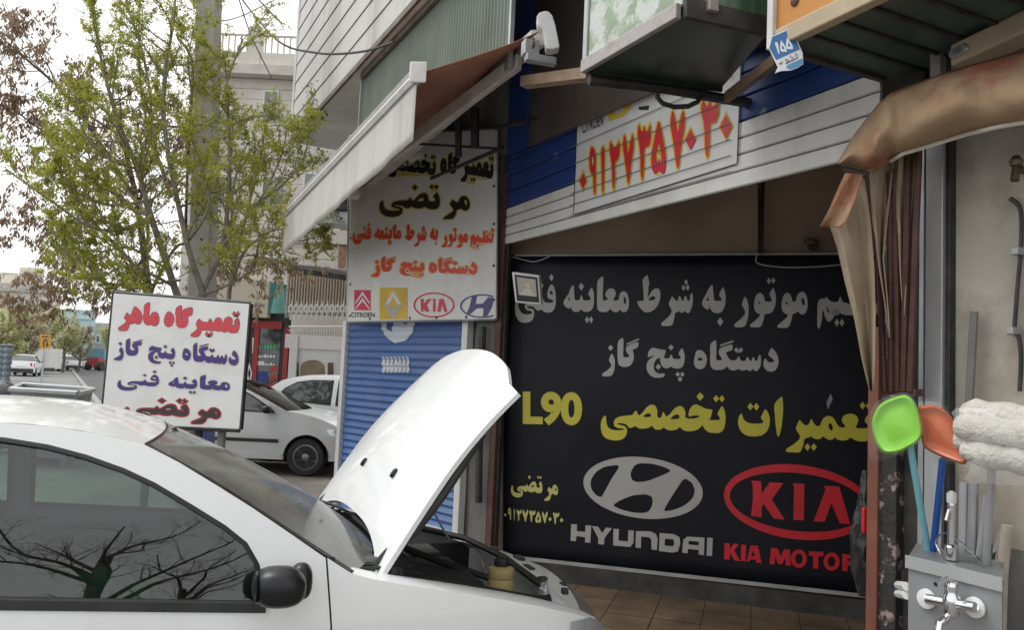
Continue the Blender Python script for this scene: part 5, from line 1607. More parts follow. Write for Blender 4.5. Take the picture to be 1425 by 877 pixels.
def sedan(label, T, loc, pm=None, group=None, small=False):
    t = thing('parked_car', label, 'car', loc, group)
    seg = SEGL90 if pm is None else [(a, pm if m is paint else m, s) for a, m, s in SEGL90]
    ii = build_car(t, T, seg, WINL90, [(.25, .35), (-2.38, .35)], 1.74, 1.07, -3.33, pm or paint, .30)
    MB().grid([[T(u, ii(u, z) - .012, z) for u in np.linspace(a, b, 5)] for z, a, b in ((.78, .62, .82), (.74, .62, .88), (.64, .72, .93))]).build('headlight', lampg, t, smooth=True)
    for sd in (0, 1):
        MB().grid([[T(u, (ii(u, z) - .012) if sd == 0 else 1.74 - ii(u, z) + .012, z) for u in np.linspace(a, b, 5)] for z, a, b in ((.95, -3.12, -2.98), (.82, -3.17, -2.98), (.66, -3.18, -3.0))]).build('tail_light', lampr, t, smooth=True)
        MB().grid([[T(-3.2 - .02 * k, (.2 + .06 * i) if sd == 0 else 1.74 - .2 - .06 * i, .66 + .09 * k2) for k2, k in ((0, 1), (1, 2), (2, 1.5), (3, 0))] for i in range(4)]).build('tail_light', lampr, t, smooth=True)
    MB().box(T(-3.36, .62, .62), T(0, .5, 0) - T(0, 0, 0), T(.02, 0, 0) - T(0, 0, 0), ZUP * .11).build('number_plate', plw, t)
    MB().grid([[T(u, v, z) for v in np.linspace(.08, 1.66, 8)] for u, z in ((-3.30, .3), (-3.37, .32), (-3.37, .5), (-3.30, .54))]).build('bumper', plast_m, t, smooth=True)
    mirror(t, T, -.40, .03, 1.0, 1.0, plast, ((1.74, -1), (1.74, 1)))
    return t
pL = atY(390, 560, 13.8)
Tb = frame(vec(pL[0] + 2.32 - .1, 13.8, 0), radians(90))
sedan('white saloon with dark windows standing behind the hatchback near the white gate', Tb, (pL[0], 13.8, 0))

# ---------------------------------------------------------------- the near car with its bonnet up
NY = radians(67)
Dn, Wn = vec(sin(NY), cos(NY), 0), vec(-cos(NY), sin(NY), 0)
N0 = atZ(530, 803, .97)
On = N0 - Wn * .15
On[2] = 0
T = lambda u, v, z: On + Dn * u + Wn * v + ZUP * z
WID = 1.74
car = thing('broken_down_car', 'white saloon car in the foreground with its bonnet propped wide open', 'car', T(-1, .87, 0))
ins = insf(1.05, -3.33)
sideup = [(-3.15, .28), (-3.2, .6), (-3.13, .98), (-2.78, 1.02), (-2.28, 1.395), (-2.1, 1.43), (-1.9, 1.46), (-1.65, 1.477), (-1.4, 1.485), (-1.2, 1.480), (-1.05, 1.468), (-.92, 1.448), (-.79, 1.418), (-.68, 1.362), (-.563, 1.292), (-.45, 1.222), (-.32, 1.135), (-.21, 1.065), (-.117, 1.004)]
fend = [(-.117, 1.004), (-.05, .985), (.05, .963), (.17, .94), (.30, .915), (.447, .884), (.57, .857), (.685, .826), (.78, .795), (.858, .757), (.93, .68), (.97, .55), (.97, .26)]
sill = .22
fw, rw, wr = .25, -2.38, .30
def archp(u, r=.36):
    return [(u + r, sill)] + [(u + r * cos(pi * k / 14), wr + r * sin(pi * k / 14)) for k in range(15)] + [(u - r, sill)]
SHUT = [(-.205, 1.058), (-.198, .98), (-.185, .85), (-.172, .6), (-.185, .4), (-.19, sill)]
def off(P, d):
    return [(x + d, y) for x, y in P]
rear_out = [p for p in sideup if p[0] < -.215] + off(SHUT, -.003) + archp(rw)
front_out = off(SHUT, .003)[::-1] + [p for p in (sideup[-1:] + fend[1:])] + archp(fw)
for sd in (0, 1):
    fun = (lambda x, y: T(x, ins(x, y), y)) if sd == 0 else (lambda x, y: T(x, WID - ins(x, y), y))
    vs, fs = panel(rear_out, WINL90, fun, .05)
    MB().add(vs, fs).build('side_panel', paint, car, smooth=True, angle=40, solid=.0)
    vs, fs = panel(front_out, [], fun, .05)
    MB().add(vs, fs).build('front_wing', paint, car, smooth=True, angle=40)
    # door gap backing
    MB().grid([[T(x + dx, (ins(x, y) + .012) if sd == 0 else WID - ins(x, y) - .012, y) for dx in (-.03, .03)] for x, y in SHUT]).build('door_gap', rubber, car)
    # window seals and panes
    for wdw in WINL90:
        mb = MB()
        fo = (lambda x, y: T(x, ins(x, y) - .004, y)) if sd == 0 else (lambda x, y: T(x, WID - ins(x, y) + .004, y))
        fi = (lambda x, y: T(x, ins(x, y) + .012, y)) if sd == 0 else (lambda x, y: T(x, WID - ins(x, y) - .012, y))
        dn_ = dens(wdw, .05)
        w1, w2 = shrink(dn_, -.006), shrink(dn_, .016)
        n = len(dn_)
        mb.add([fi(*p) for p in w1] + [fo(*p) for p in shrink(dn_, .001)] + [fo(*p) for p in shrink(dn_, .012)] + [fi(*p) for p in w2],
               [(k * n + i, k * n + (i + 1) % n, (k + 1) * n + (i + 1) % n, (k + 1) * n + i) for k in range(3) for i in range(n)])
        so = mb.build('window_seal', rubber, car, smooth=True, angle=60)
        fg = (lambda x, y: T(x, ins(x, y) + .006, y)) if sd == 0 else (lambda x, y: T(x, WID - ins(x, y) - .006, y))
        vs, fs = panel(shrink(wdw, .008), [], fg, .05)
        MB().add(vs, fs).build('pane', glassw, so, smooth=True)
# belt moulding on the near door
rows = []
for dz, e in ((-.022, .002), (-.018, .012), (.010, .012), (.014, .0)):
    rows.append([T(u, ins(u, z) - e, z + dz) for u in np.linspace(-1.28, -.395, 14) for z in [.925 + (-.41 - u) * .0805]])
MB().grid(rows).build('belt_moulding', plast_m, car, smooth=True)
rr = refine([(-2.28, 1.395, -2.2, 1.45), (-1.9, 1.46, -1.9, 1.505), (-1.4, 1.485, -1.4, 1.527), (-1.2, 1.48, -1.2, 1.523), (-1.05, 1.468, -1.05, 1.512), (-.92, 1.448, -.89, 1.478), (-.79, 1.418, -.73, 1.425)], 4)
MB().grid(top_patch(T, rr, WID, ins, 20)).build('roof', paint, car, smooth=True, angle=60)
for s_ in ():
    rows = []
    for (us, zs) in [(-1.9, 1.46), (-1.65, 1.477), (-1.4, 1.485), (-1.2, 1.480), (-1.05, 1.468), (-.92, 1.448)]:
        v = ins(us, zs)
        rows.append([T(us, v + .075, zs + .012), T(us, v + .085, zs + .0155), T(us, v + .095, zs + .016)])
    MB().grid(rows).build('roof_seam', mat('roof_seam', (.3, .3, .3), .5), car, smooth=True)
ww = refine([(-.79, 1.418, -.73, 1.425), (-.563, 1.292, -.44, 1.30), (-.32, 1.135, -.13, 1.135), (-.117, 1.004, .10, .975)], 5)
MB().grid(top_patch(T, ww, WID, lambda u, z: ins(u, z) + .012, 20, 2.0)).build('windscreen', glassf, car, smooth=True)
# black border round the windscreen
def ws_pt(g, s, e=.003):
    k = min(int(g * (len(ww) - 1)), len(ww) - 2)
    f = g * (len(ww) - 1) - k
    us, zs, uc, zc = (np.array(ww[k]) * (1 - f) + np.array(ww[k + 1]) * f)
    v0 = ins(us, zs) + .012
    q_ = 1 - abs(s) ** 2
    return T(us + (uc - us) * q_ + e, v0 + (WID - 2 * v0) * (s + 1) / 2, zs + (zc - zs) * q_ + e)
MB().grid([[ws_pt(g, s) for s in np.linspace(-1, 1, 24)] for g in (0, .012)]).grid([[ws_pt(g, s) for s in (-1, -.975)] for g in np.linspace(0, 1, 14)]).grid([[ws_pt(g, s) for s in (.975, 1)] for g in np.linspace(0, 1, 14)]).build('windscreen_seal', rubber, car)
MB().grid(top_patch(T, refine([(-3.13, .98, -3.24, 1.0), (-2.78, 1.02, -2.75, 1.05)], 3), WID, ins)).build('boot_lid', paint, car, smooth=True)
MB().grid(top_patch(T, refine([(-3.15, .28, -3.25, .28), (-3.2, .6, -3.33, .6), (-3.13, .98, -3.24, 1.0)], 3), WID, ins)).build('tail', paint, car, smooth=True)
MB().grid(top_patch(T, refine([(-2.78, 1.02, -2.75, 1.05), (-2.28, 1.395, -2.2, 1.45)], 3), WID, ins)).build('rear_glass', glassf, car, smooth=True)
for sd in (0, 1):
    for u in (fw, rw):
        wheel(car, T, u, .12 if sd == 0 else WID - .12, wr, .19, -1 if sd == 0 else 1)
# wing tops beside the engine bay
BV = .17
for sd in (0, 1):
    rows = []
    for (u, z) in fend[:10]:
        v0 = ins(u, z)
        q_ = []
        for k in range(6):
            f = k / 5
            v = v0 + (BV + .02 - v0) * f
            zz_ = z + .010 * sin(min(1, f * 1.6) * pi / 2) - (.02 * max(0, f - .75) / .25)
            q_.append(T(u, v if sd == 0 else WID - v, zz_))
        rows.append(q_)
    MB().grid(rows).build('wing_top', paint, car, smooth=True, angle=60)
# cowl with wiper grille below the windscreen
rows = []
for (g, dz) in ((0, -.01), (.3, -.035), (.6, -.05), (1, -.045)):
    rows.append([T(-.12 + .22 * (1 - (s * s)) + g * .15, .16 + (WID - .32) * (s + 1) / 2, 1.0 - .03 * (1 - s * s) + dz - .03 * g) for s in np.linspace(-1, 1, 18)])
MB().grid(rows).build('cowl', plast_m, car, smooth=True)
mb = MB()
for k in range(26):
    s = -1 + 2 * (k + .5) / 26
    p = T(-.10 + .22 * (1 - s * s), .16 + (WID - .32) * (s + 1) / 2, .985 - .03 * (1 - s * s))
    mb.box(p, Dn * .10, Wn * .012, ZUP * .012)
mb.build('cowl_grille', rubber, car)
mb = MB()
for s0, s1, g1 in ((-.55, .1, .10), (.1, .75, .08)):
    a, b = ws_pt(.99, s0, .03), ws_pt(1 - g1, s1, .018)
    mb.tube([a, (a + b) / 2 + ZUP * .012, b], .008, 6)
mb.build('wiper', rubber, car)
mb = MB()
mb.tube([T(-.02, .30, .985), T(.03, .26, .99), T(.06, .22, .965), T(.05, .20, .93)], .022, 10)
mb.tube([T(-.05, .42, .985), T(.05, .35, .985), T(.10, .27, .955), T(.1, .21, .92)], .012, 8)
mb.build('cowl_hose', trimg, car, smooth=True)
# engine bay
bayw = mat('bay_grey', (.04, .041, .043), .6, var=.4, scale=9, dirt=(.11, .10, .085), dirt_amt=.6, dirt_scale=5)
def tb(u0, v0, z0, du, dv, dz):
    return MB().box(T(u0, v0, z0), Dn * du, Wn * dv, ZUP * dz)
tb(.0, BV, .40, .85, WID - 2 * BV, .012).build('bay_floor', bayw, car)
for (u0, v0, z0, du, dv, dz) in ((.0, BV + .02, .4, .85, .015, .33), (.0, WID - BV - .035, .4, .85, .015, .36)):
    tb(u0, v0, z0, du, dv, dz).build('bay_side', bayw, car)
tb(.03, BV, .4, .02, WID - 2 * BV, .5).build('bulkhead', bayw, car)
mb = MB()
for sd in (0, 1):
    c = T(.25, .36 if sd == 0 else WID - .36, .62)
    mb.lathe([(.13, -.2), (.12, .1), (.10, .17), (.06, .185), (.05, .2), (.001, .205)], c, ZUP, 18)
mb.build('strut_tower', bayw, car, smooth=True)
eng = mat('engine_metal', (.07, .072, .075), .5, metal=.5, var=.4, scale=12, dirt=(.03, .028, .025), dirt_amt=.6, dirt_scale=6)
tb(.22, .55, .45, .42, .62, .30).build('engine_block', eng, car, bevel=.03)
tb(.28, .60, .752, .30, .50, .05).build('rocker_cover', plast_m, car, bevel=.02)
mb = MB()
for k in range(4):
    mb.tube([T(.34, .66 + .12 * k, .80), T(.18, .66 + .12 * k, .83), T(.12, .66 + .12 * k, .76)], .025, 8)
mb.build('intake_pipe', trimd, car, smooth=True)
tb(.42, 1.22, .55, .17, .24, .22).build('battery', plast_m, car, bevel=.008)
tb(.43, 1.24, .775, .15, .20, .012).build('battery_lid', trimg, car)
mb = MB()
mb.tube([T(.16, .40, .86), T(.35, .44, .83), T(.5, .5, .80), T(.66, .6, .74), T(.74, .9, .70)], .022, 8)
mb.tube([T(.12, 1.3, .84), T(.3, 1.2, .86), T(.45, .9, .83), T(.7, .75, .76)], .016, 8)
mb.tube([T(.2, .32, .80), T(.42, .30, .78), T(.6, .34, .74), T(.76, .5, .66)], .014, 8)
mb.tube([T(.1, .6, .88), T(.2, .9, .9), T(.2, 1.3, .86)], .012, 8)
mb.build('hose', rubber, car, smooth=True)
cres = onpl(697, 812, T(0, .40, 0), Wn)
yelp = mat('reservoir_plastic', (.36, .29, .13), .4, var=.15, scale=9)
rs = MB().lathe([(.001, -.07), (.045, -.07), (.055, -.055), (.055, .0), (.05, .02), (.055, .03), (.052, .06), (.03, .07), (.001, .07)], cres, ZUP, 20).build('coolant_tank', yelp, car, smooth=True)
MB().lathe([(.03, .065), (.032, .07), (.032, .09), (.024, .1), (.001, .1)], cres, ZUP, 18).build('cap', rubber, rs, smooth=True)
# front panel, rubber seal, nose, lights
fp = []
for f in np.linspace(0, 1, 6):
    fp.append([T(.74 + .22 * f * (1 - .62 * s * s) + .03 * (1 - s * s), .17 + (WID - .34) * (s + 1) / 2, .795 + .03 * (1 - s * s) - .05 * f ** 2 - .015 * abs(s)) for s in np.linspace(-1, 1, 22)])
MB().grid(fp).build('slam_panel', paint, car, smooth=True)
seal = [T(.15, .20, .935), T(.4, .20, .885), T(.62, .205, .835), T(.70, .24, .82), T(.755, .40, .825), T(.775, .87, .835), T(.755, 1.34, .825), T(.70, 1.5, .82), T(.5, 1.535, .865), T(.15, 1.54, .935)]
MB().tube(seal, .016, 8).build('bay_seal', rubber, car, smooth=True)
mb = MB()
for (u, v, a, b, c) in ((.80, .52, .06, .05, .016), (.83, .70, .05, .12, .012), (.80, .30, .04, .04, .03), (.85, .87, .06, .10, .02), (.82, 1.1, .05, .08, .014), (.86, .42, .03, .06, .012)):
    mb.box(T(u, v, .812), Dn * a * .6, Wn * b * .7, ZUP * c * .8)
mb.build('latch_fittings', plast_m, car, bevel=.003)
mb = MB()
for v in (.245, .27):
    mb.lathe([(.016, 0), (.016, .05), (.009, .055), (.009, .07)], T(.70, v + .02, .80), ZUP, 10)
mb.build('filler_cap', galv, car, smooth=True)
nose_st = refine([(.858, .757, .985, .765), (.93, .68, 1.03, .66), (.97, .55, 1.07, .5), (.97, .26, 1.04, .26)], 4)
MB().grid(top_patch(T, nose_st, WID, ins, 20)).build('nose', paint, car, smooth=True, angle=60)
for sd in (0, 1):
    rows = []
    for z, a, b in ((.792, .70, .80), (.765, .70, .856), (.70, .74, .92), (.62, .80, .945)):
        rows.append([T(a + (b - a) * f, (ins(a + (b - a) * f, z) - .008) if sd == 0 else WID - ins(a + (b - a) * f, z) + .008, z) for f in np.linspace(0, 1, 6)])
    MB().grid(rows).build('headlight', lampg, car, smooth=True)
# interior seen through the panes
MB().box(T(-2.7, .08, .3), Dn * 2.7, Wn * (WID - .16), ZUP * .03).build('cabin_floor', trimd, car)
rows = []
for (u, z) in ((-.05, .95), (-.30, .985), (-.42, .95), (-.46, .80), (-.42, .5)):
    rows.append([T(u + .05 * sin(f * pi), .10 + (WID - .2) * f, z) for f in np.linspace(0, 1, 10)])
MB().grid(rows).build('dashboard', trimd, car, smooth=True)
for v in (.45, 1.29):
    st = MB().grid(blob(T(-1.12, v, .58), Dn * .27, Wn * .24, ZUP * .10, .5)).build('seat', trimg, car, smooth=True)
    bk = unit(-Dn * .25 + ZUP)
    MB().grid(blob(T(-1.40, v, .90), np.cross(Wn, bk) * .08, Wn * .23, bk * .32, .55)).build('backrest', trimg, st, smooth=True)
    MB().grid(blob(T(-1.50, v, 1.29), np.cross(Wn, bk) * .05, Wn * .13, bk * .09, .6)).build('headrest', trimg, st, smooth=True)
MB().grid(blob(T(-2.25, .87, .58), Dn * .25, Wn * .65, ZUP * .11, .4)).grid(blob(T(-2.52, .87, .88), Dn * .08, Wn * .65, ZUP * .3, .4)).build('rear_seat', trimg, car, smooth=True)
gj = MB().grid([[p + vec(0, 0, .025 * sin(i * 1.7 + j * 2.3)) for i, p in enumerate(r)] for j, r in enumerate(blob(T(-1.0, .50, .86), Dn * .30, Wn * .2, ZUP * .09, .9, 24, 12))]).build('folded_jacket', mat('jacket_green', (.012, .085, .04), .9, var=.3, scale=9, bump=.3), smooth=True)
tag(gj, 'green jacket heaped on the front seat of the near car', 'jacket')
swc = T(-.62, 1.29, .93)
swn = unit(-Dn + ZUP * .45)
ua = Wn
ub = np.cross(swn, ua)
MB().tube([swc + (ua * cos(2 * pi * k / 28) + ub * sin(2 * pi * k / 28)) * .185 for k in range(29)], .016, 8).tube([swc - ua * .18, swc + ua * .18], .016, 6).tube([swc, swc - ub * .18], .016, 6).tube([swc, swc - swn * .3], .03, 8).build('steering_wheel', trimd, car, smooth=True)
MB().grid(blob(T(-.68, .87, 1.335), Dn * .02, Wn * .11, ZUP * .035, .5)).tube([T(-.67, .87, 1.36), T(-.70, .87, 1.42)], .01, 6).build('rear_view_mirror', trimd, car, smooth=True)
rows = []
for (u, z) in ((-.95, .98), (-.8, 1.02), (-.65, 1.0), (-.5, .96)):
    pass
MB().box(T(-1.26, .10, .35), Dn * .85, Wn * .03, ZUP * .56).build('door_card', trimg, car, bevel=.02)
MB().box(T(-1.26, WID - .13, .35), Dn * .85, Wn * .03, ZUP * .56).build('door_card', trimg, car, bevel=.02)
MB().box(T(-1.33, .10, .4), Dn * .06, Wn * .02, ZUP * .6).build('belt_strap', trimd, car)
# mirror on the near door and on the far one
for sd in (0, 1):
    vv = lambda v: v if sd == 0 else WID - v
    so = Wn * (-1 if sd == 0 else 1)
    c = T(-.375, vv(-.075), 1.017)
    mr = MB().grid(blob(c, Dn * .080 + so * .010, so * .075, ZUP * .060, .8, 22, 14)).build('wing_mirror', plast, car, smooth=True)
    MB().grid(blob(T(-.298, vv(-.005), 1.012), Dn * .034, so * .045, ZUP * .056, .75, 18, 12)).tube([T(-.30, vv(.03), 1.0), T(-.34, vv(-.03), 1.01)], .035, 10).build('mirror_foot', plast, mr, smooth=True)
    MB().lathe([(.001, 0), (.048, 0), (.052, .004)], c - Dn * .066, -Dn, 20).build('mirror_glass', glassd, mr)
# the raised bonnet
AL = radians(55.3)
sd_, nd_ = Dn * cos(AL) + ZUP * sin(AL), -Dn * sin(AL) + ZUP * cos(AL)
HW, HL = 1.44, .825
def hood(fs, w, e=0.0):
    k = abs(2 * w - 1)
    s0 = -.035 + .145 * (1 - k ** 2.8)
    s1 = HL + .18 * (1 - k ** 2.4) - .028 * math.exp(-((k - .86) / .09) ** 2)
    s = s0 + (s1 - s0) * fs
    taper = .02 * fs
    v = .15 + taper + (HW - 2 * taper) * w
    b = .05 * (1 - k ** 2.4) * (.5 + .5 * sin(min(1, fs * 1.6) * pi / 2)) - .07 * max(0, fs - .5) ** 2 * 2.2 + .012 * sin(pi * fs)
    return T(0, v, .972) + sd_ * s + nd_ * (b + e)
NH = 28
hd = MB().grid([[hood(i / NH, j / NH) for j in range(NH + 1)] for i in range(NH + 1)]).build('bonnet', paint, car, smooth=True, angle=60)
rimm = MB()
per = [hood(i / NH, 0) for i in range(NH + 1)] + [hood(1, j / NH) for j in range(1, NH + 1)] + [hood(i / NH, 1) for i in range(NH - 1, -1, -1)] + [hood(0, j / NH) for j in range(NH - 1, 0, -1)]
rimm.add(per + [p - nd_ * .018 for p in per], [(i, (i + 1) % len(per), (i + 1) % len(per) + len(per), i + len(per)) for i in range(len(per))])
rimm.build('flange', paint, hd, smooth=True)
MB().grid([[hood(.04 + .92 * i / 14, .03 + .94 * j / 14, -.022) for j in range(15)] for i in range(15)]).build('liner', trimd, hd, smooth=True)
ribs = MB()
for w in (.05, .95, .35, .65):
    ribs.tube([hood(f, w, -.035) for f in np.linspace(.05, .95, 12)], .02, 6)
for f in (.08, .9):
    ribs.tube([hood(f, w, -.035) for w in np.linspace(.06, .94, 12)], .02, 6)
ribs.tube([hood(f, .02, -.026 - .02 * sin(pi * (f - .2) / .55)) for f in np.linspace(.2, .75, 12)], .02, 8)
ribs.build('frame_rib', plast_m, hd, smooth=True)
def proj(p):
    q_ = np.asarray(p) - EYE
    return CX + F_PX * q_.dot(RT) / q_.dot(FW), CY - F_PX * q_.dot(UP) / q_.dot(FW)
for (x, y) in ((507, 643), (549.5, 659)):
    best = min(((math.hypot(proj(hood(a, b))[0] - x, proj(hood(a, b))[1] - y), a, b) for a in np.linspace(0, 1, 40) for b in np.linspace(0, 1, 60)))
    a, b = best[1], best[2]
    MB().grid(blob(hood(a, b, .006), sd_ * .022, Wn * .012, nd_ * .010, .7, 12, 8)).build('washer_jet', plast, hd, smooth=True)
MB().tube([T(.70, 1.46, .80), hood(.60, .90, -.04)], .006, 6).build('prop_rod', galv, car, smooth=True)
MB().tube([T(.03, .24, .92), T(.0, .23, .99), hood(.12, .06, -.02)], .016, 6).build('hinge', rubber, car)
MB().tube([T(.03, 1.5, .92), T(.0, 1.51, .99), hood(.12, .94, -.02)], .016, 6).build('hinge', rubber, car)
# ---------------------------------------------------------------- the leaning sign board
sb = thing('sign_board', 'white sign board with red and violet Persian writing leaning behind the near car', 'sign', atY(240, 640, 5.6))
sbp = atY(243, 500, 5.6)
SB = Plane(sbp, unit(vec(.05, -1, .10)))
sbm = mat('board_white', (0.72, 0.72, 0.70), .4, var=.03, scale=2, dirt=(.45, .44, .41), dirt_amt=.4, dirt_scale=4)
corn = [(158, 408), (347, 423), (333, 598), (141, 589)]
SB.sheet(corn, .06).build('board', sbm, sb, bevel=.004)
fr = MB()
cp = [SB.at(*c) for c in corn]
for i in range(4):
    fr.tube([cp[i] - SB.n * .02, cp[(i + 1) % 4] - SB.n * .02], .022, 6)
fr.build('frame', black, sb)
lg_ = MB()
for (x0, x1) in ((212, 208), (280, 279), (312, 316)):
    a = SB.at(x0, 560, -.085)
    b = atZ(x1, 700, 0)
    a2 = SB.at(x0, 560, -.085)
    MB().tube([a2, vec(a2[0] - .02, a2[1] + .02, 0)], .03, 8).build('leg', black if x0 < 300 else concrete, sb)
q = (150, 410, 4.615)
def bx2(x0, y0, x1, y1):
    return (q[0] + x0 / q[2], q[1] + y0 / q[2], q[0] + x1 / q[2], q[1] + y1 / q[2])
r1 = word('maher') + word('gah') + word('tamir_wide')
dk = mat('print_dark', (.03, .02, .03), .4)
SB.letter(r1, 'lettering_outline', dk, sb, .002, .55)
SB.letter(r1, 'lettering', mat('print_rose', (.56, .045, .06), .4, var=.06), sb, .004)
r2 = word('dastgah', bx2(478, 316, 840, 446), .07) + word('panj', bx2(258, 322, 432, 462), .07) + word('gaz', bx2(38, 282, 222, 428), .07)
r3 = word('moayene', bx2(388, 515, 785, 640), .05) + word('fani')
SB.letter(r2 + r3, 'lettering_outline', mat('print_cream', (.58, .56, .38), .45), sb, .002, .7)
SB.letter(r2 + r3, 'lettering', mat('print_violet', (.045, .022, .17), .4, var=.1), sb, .004)
r4 = word('mortazi', bx2(105, 672, 722, 822), .04)
SB.letter(r4, 'lettering_outline', mat('print_maroon', (.40, .012, .035), .4, var=.06), sb, .002, 1.8)
SB.letter(r4, 'lettering', mat('print_soft_black', (.03, .018, .02), .4), sb, .004)

# ---------------------------------------------------------------- trees
bark = mat('bark', (.22, .195, .165), .9, var=.3, scale=12, bump=.5, bscale=40)
bark2 = mat('bark_brown', (.12, .095, .078), .9, var=.3, scale=12, bump=.4, bscale=40)
leafA = [leafmat('leaf_lime', (.42, .44, .055)), leafmat('leaf_green', (.29, .32, .045)), leafmat('leaf_olive', (.33, .29, .08))]
leafB = [leafmat('leaf_brown', (.26, .175, .115), .35), leafmat('leaf_rust', (.36, .27, .155), .3), leafmat('leaf_dry', (.19, .135, .105), .3)]
def rnd_unit(r):
    while True:
        v = vec(r.uniform(-1, 1), r.uniform(-1, 1), r.uniform(-1, 1))
        l = np.linalg.norm(v)
        if .1 < l < 1:
            return v / l
def spline(P, sub=5):
    P = [np.asarray(p, float) for p in P]
    out = []
    for i in range(len(P) - 1):
        p0, p1, p2, p3 = P[max(i - 1, 0)], P[i], P[i + 1], P[min(i + 2, len(P) - 1)]
        for t in np.linspace(0, 1, sub, endpoint=False):
            out.append(.5 * ((2 * p1) + (p2 - p0) * t + (2 * p0 - 5 * p1 + 4 * p2 - p3) * t * t + (3 * p1 - p0 - 3 * p2 + p3) * t ** 3))
    out.append(P[-1])
    return out
class Tree:
    def __init__(self, seed):
        self.r = random.Random(seed)
        self.wood = MB()
        self.leaf = [MB(), MB(), MB()]
    def limb(self, path, r0, r1, seg=8):
        P = spline(path)
        n = len(P)
        self.wood.tube(P, [r0 + (r1 - r0) * (i / (n - 1)) ** .8 for i in range(n)], seg)
        return P
    def clump(self, c, size, n, lsz, droop=0.0, long=1.7):
        r = self.r
        for _ in range(n):
            p = c + rnd_unit(r) * size * r.uniform(.1, 1)
            d = unit(rnd_unit(r) + vec(0, 0, -droop + .25))
            s = unit(np.cross(d, rnd_unit(r)))
            l, w = lsz * r.uniform(.6, 1.3) * long, lsz * r.uniform(.6, 1.2)
            k = self.leaf[min(2, int(abs(r.gauss(0, .8)) * 1.2))]
            nn = np.cross(d, s) * w * .18
            k.add([p, p + d * l * .5 + s * w * .5 + nn, p + d * l, p + d * l * .5 - s * w * .5 + nn], [(0, 1, 2, 3)])
    def twigs(self, P, r0, count, length, depth, lf, start=.15, spread=.9, up=.35):
        r = self.r
        n = len(P)
        for k in range(count):
            f = start + (1 - start) * (k + r.random()) / count
            i = min(n - 2, int(f * (n - 1)))
            b = P[i] + (P[i + 1] - P[i]) * (f * (n - 1) - i)
            t = unit(P[i + 1] - P[i])
            d = unit(t * r.uniform(.3, .9) + rnd_unit(r) * spread + vec(0, 0, up))
            l = length * r.uniform(.5, 1.25) * (1.1 - .5 * f)
            q = [b]
            for j in range(4):
                d = unit(d + rnd_unit(r) * .28 + vec(0, 0, .10 * up))
                q.append(q[-1] + d * l / 4)
            rr = max(.003, r0 * (1 - .7 * f) * .45)
            self.wood.tube(q, [rr * (1 - .8 * j / 4) for j in range(5)], 5 if depth else 4, cap=False)
            if depth:
                self.twigs(q, rr, max(2, int(count * .45)), l * .55, depth - 1, lf, .25, spread, up)
            if lf:
                lf(self, q)
    def build(self, root, bark_m, leaf_ms, crown=True):
        self.wood.build('trunk', bark_m, root, smooth=True, angle=60)
        cr = None
        for mb, m, nm in zip(self.leaf, leaf_ms, ('crown', 'leaf_cluster', 'leaf_cluster')):
            if mb.f:
                if cr is None:
                    cr = mb.build(nm, m, root)
                else:
                    mb.build(nm, m, cr)
def px_path(pts, Y, dy=0.0):
    return [atY(x, y, Y + dy * i) for i, (x, y) in enumerate(pts)]

